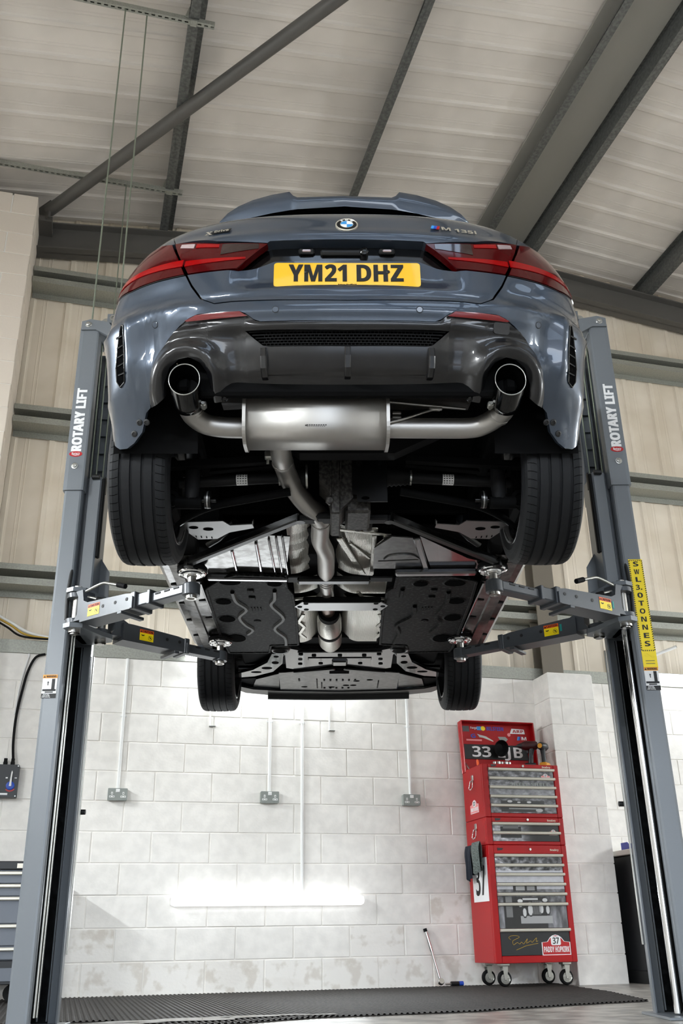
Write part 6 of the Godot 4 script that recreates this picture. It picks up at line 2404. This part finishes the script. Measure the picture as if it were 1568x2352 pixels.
func drawer_chest(called: String, label: String, y0: float, y1: float, handles: Array, low: float, kind: int, uvs: Array, xf: Transform3D) -> Node3D:
	# geometry between y0 and y1 in the frame of xf (origin on the floor under the chest centre)
	var t := thing(called, label, "tool chest", xf * Transform3D(Basis(), Vector3(0, y0, 0)), "stacked red tool chests")
	var h := y1 - y0
	var W := 0.33
	var D := 0.21
	var st := mb()
	box(st, Vector3(-W, 0, -D), Vector3(W, h, D - 0.03), 0.004)
	box(st, Vector3(-W, 0, D - 0.031), Vector3(-W + 0.048, h, D), 0.004)
	box(st, Vector3(W - 0.044, 0, D - 0.031), Vector3(W, h, D), 0.004)
	var top_y: float = handles[0] + 0.016 - y0
	box(st, Vector3(-W + 0.048, top_y, D - 0.031), Vector3(W - 0.044, h, D), 0.003)
	box(st, Vector3(-W + 0.048, 0, D - 0.031), Vector3(W - 0.044, low - y0, D), 0.003)
	part("body", st, "tool_red", t)
	var pm := print_mat(kind)
	var n := handles.size()
	for i in n:
		var a: float = handles[i] + 0.014 - y0
		var b: float = (handles[i + 1] + 0.016 if i < n - 1 else low + 0.001) - y0
		st = mb()
		box(st, Vector3(-W + 0.050, b, D - 0.029), Vector3(W - 0.046, a, D - 0.006), 0.002)
		var dr := part("drawer", st, "tool_dark", t)
		st = mb()
		var u0: float = uvs[0] + (uvs[1] - uvs[0]) * i / n
		var u1: float = uvs[0] + (uvs[1] - uvs[0]) * (i + 1) / n
		if not (kind == 0 and i == n - 1):
			print_face(st, Vector2(-W + 0.052, b + 0.001), Vector2(W - 0.048, a - 0.018), D - 0.0055, Vector2(0, u0), Vector2(1, u1))
			part("printed_sheet", st, pm, dr)
		st = mb()
		prism(st, [[a - 0.022, D - 0.006], [a - 0.022, D + 0.008], [a - 0.017, D + 0.016], [a - 0.008, D + 0.018], [a - 0.001, D + 0.012], [a, D - 0.006]], -W + 0.050, W - 0.040, Transform3D(Basis(Vector3(0, 1, 0), Vector3(0, 0, 1), Vector3(1, 0, 0)), Vector3.ZERO), false)
		part("handle", st, "handle", dr)
	st = mb()
	var ly: float = (top_y + h) * 0.5
	lathe(st, [[0.011, 0.0], [0.011, 0.006], [0.008, 0.009], [0.003, 0.009], [0.0, 0.006]], axis_xf(Vector3(0.02, ly, D), Vector3.BACK), 16)
	part("lock", st, "chrome", t)
	letters("Sealey", 0.014, 0.075, "badge_metal", t, Transform3D(Basis(), Vector3(0.225, ly - 0.004, D + 0.001)), "Droid Serif", true, "maker_badge")
	st = mb()
	prism(st, [[-0.255, ly + 0.010], [-0.205, ly + 0.008], [-0.215, ly - 0.006], [-0.252, ly - 0.010]], D, D + 0.0015)
	part("maker_emblem", st, "tool_dark", t)
	return t

func ring_handle(parent, y: float):
	var st := mb()
	box(st, Vector3(-0.336, y + 0.02, -0.02), Vector3(-0.330, y + 0.075, 0.02), 0.006)
	part("handle_mount", st, "zinc", parent)
	st = mb()
	var P := [Vector3(-0.340, y + 0.03, -0.028), Vector3(-0.352, y - 0.03, -0.036), Vector3(-0.356, y - 0.042, 0.0), Vector3(-0.352, y - 0.03, 0.036), Vector3(-0.340, y + 0.03, 0.028), Vector3(-0.340, y + 0.03, -0.028)]
	tube(st, P, 0.005, 8)
	part("ring_handle", st, "chrome", parent)

func build_tools():
	var cf := TB * Transform3D(Basis(), Vector3(3.427, 0.011, 0.290))
	var t := drawer_chest("roller_cabinet", "tall red roller cabinet on castors with printed drawers, lowest of the red tool chests", 0.156, 0.985, [0.906, 0.835, 0.768, 0.697, 0.627, 0.556, 0.376], 0.205, 0, [0.0, 0.98], cf)
	t.position = (cf * Vector3(0, 0, 0))
	for c in t.get_children(): c.position.y += 0.156
	for x in [-0.25, 0.25]:
		for z in [-0.15, 0.15]: castor(t, x, z)
	# black bottom drawer: gold signature and plaque
	var st := mb()
	var sg := [[-0.20, 0.335], [-0.215, 0.35], [-0.19, 0.362], [-0.15, 0.362], [-0.13, 0.352], [-0.16, 0.338], [-0.185, 0.325], [-0.18, 0.30], [-0.15, 0.315], [-0.13, 0.305], [-0.115, 0.318], [-0.10, 0.305], [-0.085, 0.318], [-0.065, 0.34], [-0.075, 0.31], [-0.04, 0.325], [-0.03, 0.315], [-0.01, 0.33], [0.01, 0.345], [0.005, 0.32], [0.02, 0.325]]
	var sp := []
	for p in sg: sp.append(Vector3(p[0], p[1] - 0.02, 0.2055))
	tube(st, catmull(sp, 4), 0.0016, 6)
	tube(st, [Vector3(-0.16, 0.245, 0.2055), Vector3(-0.08, 0.272, 0.2055), Vector3(0.02, 0.288, 0.2055)], 0.0018, 6)
	part("signature", st, "gold_print", t)
	rally_plate(t, Transform3D(Basis(), Vector3(0.165, 0.275, 0.2055)), 0.235)
	# white number sheet on the side
	st = mb()
	box(st, Vector3(-0.3318, 0.585, -0.135), Vector3(-0.330, 0.90, 0.165), 0.0)
	var sh := part("number_sheet", st, "white_print", t)
	letters("37", 0.215, 0.19, "black_print", sh, Transform3D(Basis(Vector3(0, 0, 1), Vector3(0, 1, 0), Vector3(-1, 0, 0)), Vector3(-0.333, 0.735, 0.02)), "Droid Sans", true, "sheet_number")
	# middle and top chests
	var m := drawer_chest("tool_chest", "low red two-drawer chest between the roller cabinet and the open top chest", 0.987, 1.191, [1.140, 1.071], 1.012, 2, [0.2, 0.7], cf)
	ring_handle(m, 0.10)
	rally_plate(m, Transform3D(Basis(), Vector3(0.235, 0.094, 0.2055)), 0.07, true)
	var tc := drawer_chest("tool_chest", "red five-drawer top chest with open lid full of stickers", 1.193, 1.600, [1.555, 1.485, 1.416, 1.346, 1.277], 1.222, 1, [0.0, 0.95], cf)
	ring_handle(tc, 0.27)
	rally_plate(tc, Transform3D(Basis(Vector3(0, 0, 1), Vector3(0, 1, 0), Vector3(-1, 0, 0)), Vector3(-0.3305, 0.10, 0.0)), 0.17, true)
	rally_plate(tc, Transform3D(Basis(), Vector3(0.215, 0.315, 0.2055)), 0.08, true)
	letters("SHELL SHELL", 0.026, 0.34, "box_grey", tc, Transform3D(Basis(), Vector3(0.07, 0.252, 0.2055)), "Droid Sans", true, "sheet_lettering")
	# lid: tray standing up behind the chest
	st = mb()
	var lid := Transform3D(Basis(Vector3.RIGHT, deg_to_rad(-4)), Vector3(0, 0.385, -0.200))
	box(st, Vector3(-0.335, 0.0, -0.012), Vector3(0.335, 0.44, 0.0), 0.003, lid)
	box(st, Vector3(-0.335, 0.0, 0.0), Vector3(-0.325, 0.44, 0.07), 0.003, lid)
	box(st, Vector3(0.325, 0.0, 0.0), Vector3(0.335, 0.44, 0.07), 0.003, lid)
	box(st, Vector3(-0.325, 0.43, 0.0), Vector3(0.325, 0.44, 0.07), 0.003, lid)
	var ld := part("lid", st, "tool_red", tc)
	st = mb()
	tube(st, [lid * Vector3(-0.315, 0.10, 0.02), Vector3(-0.315, 0.40, -0.08)], 0.005, 8)
	part("lid_stay", st, "zinc", ld)
	# stickers inside the lid
	var S := func(x, y, w, h, m2):
		var q := mb()
		cbox(q, Vector3(x, y, 0.0008), Vector3(w, h, 0.0012), 0.0, lid)
		return part("sticker", q, m2, ld)
	S.call(-0.275, 0.385, 0.075, 0.048, "grey_print")
	letters("Forge", 0.018, 0.06, "white_print", ld, lid * Transform3D(Basis(), Vector3(-0.195, 0.395, 0.0015)), "Droid Sans", true, "sticker_text")
	S.call(-0.145, 0.392, 0.045, 0.032, "sky_print")
	var q1 := mb()
	prism(q1, disc(0.020, 20, -0.110, 0.392), 0.0008, 0.0022, lid)
	part("sticker", q1, "yellow_print", ld)
	letters("BILSTEIN", 0.032, 0.155, "blue_print", ld, lid * Transform3D(Basis(), Vector3(0.0, 0.392, 0.0015)), "Droid Sans", true, "sticker_text")
	q1 = mb()
	prism(q1, [[0.135, 0.355], [0.275, 0.355], [0.270, 0.395], [0.155, 0.400]], 0.0004, 0.0014, lid)
	part("sticker", q1, "white_print", ld)
	letters("ARP", 0.026, 0.10, "red_print", ld, lid * Transform3D(Basis(), Vector3(0.212, 0.376, 0.002)), "Droid Sans", true, "sticker_text")
	letters("G", 0.034, 0.042, "blue_print", ld, lid * Transform3D(Basis(), Vector3(-0.205, 0.325, 0.0015)), "Droid Sans", true, "sticker_text")
	S.call(-0.20, 0.290, 0.14, 0.014, "pink_print")
	q1 = mb()
	prism(q1, [[-0.17, 0.345], [-0.14, 0.335], [-0.09, 0.325], [-0.03, 0.290], [-0.025, 0.280], [-0.07, 0.295], [-0.12, 0.312], [-0.15, 0.315]], 0.0004, 0.002, lid)
	part("sticker", q1, "chrome", ld)
	q1 = mb()
	prism(q1, [[0.02, 0.325], [0.09, 0.325], [0.11, 0.305], [0.09, 0.285], [0.04, 0.290]], 0.0004, 0.002, lid)
	part("sticker", q1, "box_grey", ld)
	q1 = mb()
	prism(q1, disc(0.015, 16, 0.125, 0.345), 0.0004, 0.0015, lid)
	part("sticker", q1, "pink_print", ld)
	for i in 3:
		q1 = mb()
		var x := 0.195 + 0.014 * i
		prism(q1, [[x, 0.300], [x + 0.013, 0.300], [x + 0.023, 0.332], [x + 0.010, 0.332]], 0.0004, 0.0015, lid)
		part("sticker", q1, ["sky_print", "blue_print", "red_print"][i], ld)
	letters("M", 0.028, 0.045, "white_print", ld, lid * Transform3D(Basis(), Vector3(0.262, 0.316, 0.0015)), "Droid Sans", true, "sticker_text")
	q1 = mb()
	cbox(q1, Vector3(-0.02, 0.190, 0.004), Vector3(0.60, 0.125, 0.004), 0.002, lid)
	var bp := part("black_plate", q1, "black_print", ld)
	letters("33 EJB", 0.090, 0.46, "white_print", bp, lid * Transform3D(Basis(), Vector3(0.0, 0.190, 0.007)), "Droid Sans", true, "plate_characters")
	# magnetic bowl stuck to the plate
	st = mb()
	lathe(st, [[0.0, 0.0], [0.040, 0.0], [0.055, 0.02], [0.068, 0.045], [0.070, 0.047], [0.066, 0.045], [0.052, 0.022], [0.036, 0.006], [0, 0.006]], axis_xf(Vector3.ZERO, Vector3(0.15, -0.25, 1)), 32)
	solo("magnetic_bowl", st, "rubber", "round black bowl stuck over the black plate in the open red chest lid", "bowl", cf * Transform3D(Basis(), Vector3(0.0, 1.800, -0.180)))
	# cordless tools standing in the open top
	cordless("impact_wrench", "dark red cordless impact wrench standing on its battery in the open red chest", "tool_case_red", "tool_dark", "tool_dark", cf * Transform3D(Basis(Vector3.UP, 2.7), Vector3(0.205, 1.602, -0.03)), 1.0)
	cordless("cordless_drill", "black and yellow cordless driver standing on its yellow battery beside the red impact wrench", "tool_dark", "tool_dark", "tool_yellow", cf * Transform3D(Basis(Vector3.UP, 0.7), Vector3(0.300, 1.602, 0.05)), 0.9)
	st = mb()
	for k in 5:
		lathe(st, [[0.0, 0.03], [0.010, 0.03], [0.014, 0.028], [0.014, 0.0]], Transform3D(Basis(), Vector3(-0.10 + 0.032 * k, 0, 0.01 * (k % 2))), 12)
	solo("socket_rail", st, "zinc", "short row of steel sockets lying on top of the open red chest", "sockets", cf * Transform3D(Basis(), Vector3(-0.08, 1.602, 0.12)))
	st = mb()
	rod(st, Vector3(0, 0, 0), Vector3(0.0, 0.05, -0.01), 0.010, 10)
	rod(st, Vector3(0, 0.05, -0.01), Vector3(0.0, 0.06, -0.012), 0.007, 10)
	solo("screwdriver", st, "orange_print", "orange screwdriver handle poking up at the corner of the open red chest", "screwdriver", cf * Transform3D(Basis(), Vector3(-0.285, 1.602, 0.03)))
	# cloths over the cabinet side
	cloth("shop_cloth", "folded navy cloth hanging over the side of the red roller cabinet", "cloth_navy", cf * Transform3D(Basis(), Vector3(-0.352, 0.985, -0.10)), 0.13, 0.24)
	cloth("shop_cloth", "stained pale grey cloth hanging over the side of the red roller cabinet", "cloth_grey", cf * Transform3D(Basis(), Vector3(-0.362, 1.000, 0.08)), 0.16, 0.22)
	# ratchet leaning on the wall and a screwdriver on the floor
	st = mb()
	var bot := Vector3(2.805, 0.030, 0.10)
	var top := Vector3(2.722, 0.415, 0.022)
	tube(st, [bot, bot.lerp(top, 0.08), bot.lerp(top, 0.12), bot.lerp(top, 0.55), bot.lerp(top, 0.60), bot.lerp(top, 0.95)], [0.008, 0.008, 0.009, 0.009, 0.014, 0.014], 12)
	var wr := solo("breaker_bar", st, "chrome", "long chrome ratchet bar leaning against the white block wall beside the red cabinet", "wrench", TB)
	st = mb()
	lathe(st, [[0, -0.018], [0.020, -0.018], [0.024, -0.01], [0.024, 0.01], [0.020, 0.016], [0, 0.016]], Transform3D(Basis(Vector3.RIGHT, 1.2), bot + Vector3(0, 0.014, 0)), 18)
	part("ratchet_head", st, "chrome", wr)
	st = mb()
	tube(st, [bot.lerp(top, 0.94), bot.lerp(top, 1.0)], 0.015, 12)
	part("end_cap", st, "rubber", wr)
	st = mb()
	tube(st, [Vector3(2.84, 0.026, 0.10), Vector3(2.885, 0.026, 0.098)], 0.006, 8)
	var sd := solo("floor_screwdriver", st, "steel", "screwdriver with blue and black handle lying at the foot of the wall", "screwdriver", TB)
	st = mb()
	tube(st, [Vector3(2.885, 0.028, 0.098), Vector3(2.905, 0.028, 0.097), Vector3(2.95, 0.028, 0.094)], 0.016, 10)
	part("grip", st, "lift_black", sd)
	st = mb()
	tube(st, [Vector3(2.95, 0.028, 0.094), Vector3(2.985, 0.028, 0.092)], 0.016, 10)
	part("grip_end", st, "blue_print", sd)
	grey_cabinet()
	workbench()

func cloth(called: String, label: String, m: String, xf: Transform3D, w: float, l: float):
	var st := mb()
	for side in [-1.0, 1.0]:
		var g := []
		for i in 17:
			var z := -w / 2 + w * i / 16.0
			var row := []
			for j in 13:
				var f := j / 12.0
				var x: float = -side * 0.018 * sin(min(f * 6.0, PI / 2)) + 0.012 * sin(i * 0.8 + side) * f
				row.append(Vector3(x - 0.012, 0.018 * cos(min(f * 6.0, PI / 2)) - l * f * (1.0 if side > 0 else 0.8) + 0.012 * sin(i * 0.5) * f, z * (1.0 - 0.18 * f) + 0.01 * f))
			g.append(row)
		grid(st, g, true)
	solo(called, st, m, label, "cloth", xf, "cloths hanging on the red cabinet")

func cordless(called: String, label: String, head: String, grip: String, batt: String, xf: Transform3D, s: float):
	var t := thing(called, label, "power tool", xf)
	var st := mb()
	tube(st, [Vector3(-0.075, 0.195, 0) * s, Vector3(-0.060, 0.195, 0) * s, Vector3(0.03, 0.197, 0) * s, Vector3(0.055, 0.197, 0) * s], [0.026 * s, 0.036 * s, 0.038 * s, 0.026 * s], 18)
	var b := part("motor_housing", st, head, t)
	st = mb()
	tube(st, [Vector3(0.05, 0.197, 0) * s, Vector3(0.075, 0.197, 0) * s, Vector3(0.10, 0.197, 0) * s], [0.026 * s, 0.020 * s, 0.009 * s], 14)
	part("nose", st, "tool_dark", b)
	st = mb()
	tube(st, [Vector3(-0.025, 0.18, 0) * s, Vector3(-0.015, 0.12, 0) * s, Vector3(-0.008, 0.05, 0) * s], [0.026 * s, 0.020 * s, 0.022 * s], 14)
	cbox(st, Vector3(0.012, 0.145, 0) * s, Vector3(0.016, 0.03, 0.014) * s, 0.004)
	part("grip", st, grip, t)
	st = mb()
	box(st, Vector3(-0.05, 0.0, -0.035) * s, Vector3(0.045, 0.05, 0.035) * s, 0.008)
	part("battery", st, batt, t)
	if batt == "tool_yellow":
		st = mb()
		tube(st, [Vector3(-0.078, 0.195, 0) * s, Vector3(-0.074, 0.195, 0) * s], 0.022 * s, 16)
		part("end_plate", st, "tool_yellow", t)

func grey_cabinet():
	var t := thing("drawer_cabinet", "grey workshop drawer cabinet with pale handles behind the lift post at the isolator", "cabinet", TB * Transform3D(Basis(), Vector3(-0.515, 0.011, 0.25)))
	var st := mb()
	box(st, Vector3(-0.29, 0.11, -0.20), Vector3(0.29, 0.82, 0.18), 0.004)
	part("body", st, "tool_grey", t)
	st = mb()
	box(st, Vector3(-0.30, 0.805, -0.21), Vector3(0.30, 0.86, 0.205), 0.006)
	part("trim", st, "tool_dark", t)
	st = mb()
	box(st, Vector3(-0.30, 0.10, -0.21), Vector3(0.30, 0.245, 0.19), 0.004)
	part("base_trim", st, "tool_dark", t)
	st = mb()
	box(st, Vector3(-0.29, 0.12, 0.19), Vector3(0.29, 0.20, 0.195), 0.002)
	part("plinth_panel", st, "tool_grey", t)
	var hs := [0.80, 0.705, 0.605, 0.40, 0.245]
	for q in [[0.795, 0.72], [0.715, 0.64], [0.635, 0.47], [0.465, 0.335], [0.325, 0.25]]:
		st = mb()
		box(st, Vector3(-0.28, q[1], 0.18), Vector3(0.28, q[0], 0.20), 0.002)
		var d := part("drawer", st, "tool_grey", t)
		st = mb()
		box(st, Vector3(-0.28, q[0] - 0.024, 0.20), Vector3(0.28, q[0] - 0.002, 0.222), 0.006)
		part("handle", st, "handle", d)
	st = mb()
	box(st, Vector3(0.175, 0.815, 0.2055), Vector3(0.215, 0.845, 0.207), 0.0)
	part("badge", st, "badge_metal", t)
	for x in [-0.22, 0.22]:
		for z in [-0.13, 0.13]:
			st = mb()
			lathe(st, [[0, -0.02], [0.05, -0.02], [0.05, 0.02], [0, 0.02]], axis_xf(Vector3(x, 0.05, z), Vector3.BACK), 20)
			box(st, Vector3(x - 0.02, 0.05, z - 0.03), Vector3(x + 0.02, 0.115, z + 0.03), 0.003)
			part("castor", st, "rubber", t)

func workbench():
	var t := thing("workbench", "workbench with white worktop and dark grey cupboards past the block pier", "workbench", TB * Transform3D(Basis(), Vector3(5.4, 0, 0.0)))
	var st := mb()
	box(st, Vector3(-1.09, 0.935, 0.01), Vector3(1.1, 0.975, 0.62), 0.004)
	part("worktop", st, "worktop", t)
	for i in 3:
		st = mb()
		box(st, Vector3(-1.05 + 0.7 * i, 0.09, 0.03), Vector3(-0.38 + 0.7 * i, 0.93, 0.58), 0.004)
		var c := part("cupboard", st, "tool_dark", t)
		st = mb()
		box(st, Vector3(-1.03 + 0.7 * i, 0.22, 0.58), Vector3(-0.40 + 0.7 * i, 0.92, 0.60), 0.004)
		part("door", st, "tool_grey" if i > 0 else "tool_dark", c)
	st = mb()
	box(st, Vector3(-1.05, 0.0, 0.05), Vector3(1.05, 0.09, 0.53), 0.002)
	part("plinth", st, "lift_black", t)
	for q in [[4.42, 0.35, "bin_blue"], [4.62, 0.33, "bin_blue"], [4.45, 0.52, "bin_red"], [4.82, 0.33, "bin_blue"]]:
		st = mb()
		box(st, Vector3(-0.05, 0, -0.07), Vector3(0.05, 0.004, 0.07), 0.0)
		for s in [-1.0, 1.0]: prism(st, [[-0.07, 0.0], [0.07, 0.0], [0.07, 0.03], [0.03, 0.06], [-0.07, 0.06]], s * 0.05 - 0.002, s * 0.05 + 0.002, Transform3D(Basis(Vector3(0, 0, 1), Vector3(0, 1, 0), Vector3(-1, 0, 0)), Vector3.ZERO))
		box(st, Vector3(-0.05, 0, -0.07), Vector3(0.05, 0.06, -0.066), 0.0)
		box(st, Vector3(-0.05, 0, 0.066), Vector3(0.05, 0.03, 0.07), 0.0)
		solo("parts_bin", st, q[2], ("small blue open plastic bin on the white worktop" if q[2] == "bin_blue" else "small red open plastic bin on the white worktop"), "bin", TB * Transform3D(Basis(), Vector3(q[0], 0.976, q[1])), "plastic bins on the workbench")

func build_wall_fittings():
	# double sockets with white conduits
	var where := ["the one beside the lift post with the isolator", "between the other two sockets", "nearest the red tool chests"]
	var us := [0.307, 1.478, 2.655]
	for i in 3:
		var t := thing("double_socket", "grey metal double socket, " + where[i], "socket", TB * Transform3D(Basis(), Vector3(us[i], 1.38, 0.0)), "grey double sockets")
		var st := mb()
		prism(st, rounded(0.144, 0.086, 0.006, 3), 0.0, 0.044)
		part("back_box", st, "box_grey", t)
		st = mb()
		prism(st, rounded(0.146, 0.088, 0.006, 3), 0.044, 0.048)
		part("face_plate", st, "box_grey", t)
		st = mb()
		cbox(st, Vector3(0, 0.026, 0.049), Vector3(0.030, 0.024, 0.006), 0.002)
		part("rocker_switch", st, "white_plastic", t)
		for x in [-0.042, 0.042]:
			st = mb()
			cbox(st, Vector3(x, -0.018, 0.0485), Vector3(0.040, 0.014, 0.002), 0.001)
			cbox(st, Vector3(x, 0.006, 0.0485), Vector3(0.014, 0.020, 0.002), 0.001)
			var pl := part("outlet", st, "white_plastic", t)
			st = mb()
			cbox(st, Vector3(x - 0.011, -0.018, 0.0498), Vector3(0.007, 0.004, 0.001), 0.0)
			cbox(st, Vector3(x + 0.011, -0.018, 0.0498), Vector3(0.007, 0.004, 0.001), 0.0)
			cbox(st, Vector3(x, 0.006, 0.0498), Vector3(0.004, 0.008, 0.001), 0.0)
			part("pin_slot", st, "black_print", pl)
	var cw := ["running up from the socket beside the lift post", "running up from the socket between the other two", "running up from the socket nearest the red chests", "running up from the low glowing batten"]
	var cu := [[0.307, 1.424, 2.44], [1.478, 1.424, 2.44], [2.655, 1.424, 2.44], [1.745, 0.665, 2.44]]
	for i in 4:
		var st := mb()
		rod(st, Vector3(cu[i][0], cu[i][1], 0.014), Vector3(cu[i][0], cu[i][2], 0.014), 0.0125, 14)
		var c := solo("conduit", st, "white_plastic", "white conduit tube on the block wall " + cw[i], "conduit", TB, "white wall conduits")
		st = mb()
		for y in [1.98]:
			box(st, Vector3(cu[i][0] - 0.026, y - 0.006, 0.001), Vector3(cu[i][0] + 0.026, y + 0.006, 0.006), 0.001)
			tube(st, [Vector3(cu[i][0], y - 0.007, 0.014), Vector3(cu[i][0], y + 0.007, 0.014)], 0.0150, 14)
		part("saddle", st, "white_plastic", c)
	for u in [0.99, 1.977]:
		var st := mb()
		rod(st, Vector3(u, 1.93, 0.010), Vector3(u, 2.44, 0.010), 0.007, 10)
		var c := solo("conduit", st, "white_plastic", "short thin white tube on the block wall ending in a small metal bracket", "conduit", TB, "white wall conduits")
		st = mb()
		box(st, Vector3(u - 0.008, 1.920, 0.0), Vector3(u + 0.045, 1.930, 0.02), 0.002)
		part("bracket", st, "zinc", c)
	# isolator box with rotary lever
	var iso := thing("isolator_box", "dark electrical isolator box with white lever on the block wall beside the lift post", "switch box", TB * Transform3D(Basis(), Vector3(-0.515, 1.457, 0.0)))
	var st := mb()
	prism(st, rounded(0.19, 0.235, 0.008, 3), 0.0, 0.075)
	part("enclosure", st, "tool_dark", iso)
	st = mb()
	for q in [[-0.085, 0.108], [0.085, 0.108], [0.085, -0.108], [-0.085, -0.108]]: lathe(st, [[0.005, 0.0], [0.005, 0.002], [0, 0.002]], axis_xf(Vector3(q[0], q[1], 0.075), Vector3.BACK), 10)
	pieces("screw", st, "zinc", iso)
	st = mb()
	lathe(st, [[0.030, 0.0], [0.030, 0.006], [0.022, 0.008], [0, 0.008]], axis_xf(Vector3(0.043, -0.035, 0.075), Vector3.BACK), 24)
	var dial := part("dial", st, "blue_print", iso)
	st = mb()
	prism(st, [[0.035, -0.04], [0.051, -0.04], [0.049, 0.02], [0.052, 0.06], [0.046, 0.072], [0.042, 0.06]], 0.083, 0.095)
	part("lever", st, "white_plastic", dial)
	st = mb()
	for k in 8:
		var a0 := -2.4 + 0.22 * k
		var a1 := a0 + 0.22
		prism(st, [[0.043 + 0.034 * cos(a0), -0.035 + 0.034 * sin(a0)], [0.043 + 0.043 * cos(a0), -0.035 + 0.043 * sin(a0)], [0.043 + 0.043 * cos(a1), -0.035 + 0.043 * sin(a1)], [0.043 + 0.034 * cos(a1), -0.035 + 0.034 * sin(a1)]], 0.075, 0.0765)
	part("scale_arc", st, "red_print", dial)
	st = mb()
	box(st, Vector3(0.068, 0.018, 0.075), Vector3(0.084, 0.024, 0.0765), 0.0)
	box(st, Vector3(0.005, 0.016, 0.075), Vector3(0.020, 0.026, 0.0765), 0.0)
	box(st, Vector3(-0.09, -0.102, 0.075), Vector3(0.03, -0.088, 0.0765), 0.0)
	part("print", st, "white_print", iso)
	st = mb()
	for x in [-0.012, 0.040]: lathe(st, [[0.016, 0.0], [0.016, 0.02], [0.013, 0.03], [0.013, 0.05], [0, 0.05]], Transform3D(Basis(), Vector3(x, 0.117, 0.04)), 14)
	part("cable_gland", st, "rubber", iso)
	var cab := [["black supply cable running up the block wall from the isolator box", "rubber", 0.010, [Vector3(-0.475, 1.62, 0.04), Vector3(-0.490, 1.75, 0.03), Vector3(-0.492, 1.95, 0.02), Vector3(-0.470, 2.15, 0.02), Vector3(-0.445, 2.30, 0.02), Vector3(-0.40, 2.41, 0.02), Vector3(-0.33, 2.44, 0.02)]],
		["thin white cable beside the black one at the isolator box", "white_plastic", 0.007, [Vector3(-0.505, 1.96, 0.012), Vector3(-0.495, 2.15, 0.012), Vector3(-0.475, 2.30, 0.012), Vector3(-0.455, 2.41, 0.012), Vector3(-0.455, 2.44, 0.012)]],
		["white cable sagging along the ribbed wall onto the rail", "white_plastic", 0.012, [Vector3(-0.81, 2.775, 0.03), Vector3(-0.62, 2.68, 0.03), Vector3(-0.45, 2.60, 0.02), Vector3(-0.15, 2.562, 0.0)]],
		["green and yellow earth cable sagging along the ribbed wall", "gold_print", 0.008, [Vector3(-0.81, 2.750, 0.045), Vector3(-0.62, 2.655, 0.05), Vector3(-0.47, 2.58, 0.035), Vector3(-0.15, 2.562, 0.02)]],
		["black cable sagging below the earth cable on the ribbed wall", "rubber", 0.008, [Vector3(-0.81, 2.727, 0.06), Vector3(-0.64, 2.632, 0.06), Vector3(-0.50, 2.565, 0.04), Vector3(-0.15, 2.560, 0.035)]]]
	for c in cab:
		st = mb()
		tube(st, catmull(c[3], 6), c[2], 10)
		solo("cable", st, c[1], c[0], "cable", TB)
	st = mb()
	tube(st, [Vector3(5.02, 2.70, -0.02), Vector3(5.30, 2.80, 0.12)], 0.014, 12)
	var wp := solo("waste_pipe", st, "white_plastic", "white open-ended plastic pipe sticking out of the ribbed wall behind the signed lift post", "pipe", TB)
	st = mb()
	tube(st, [Vector3(5.30, 2.80, 0.12), Vector3(5.303, 2.801, 0.1215)], 0.011, 12)
	part("pipe_bore", st, "soot_hole_shade", wp)
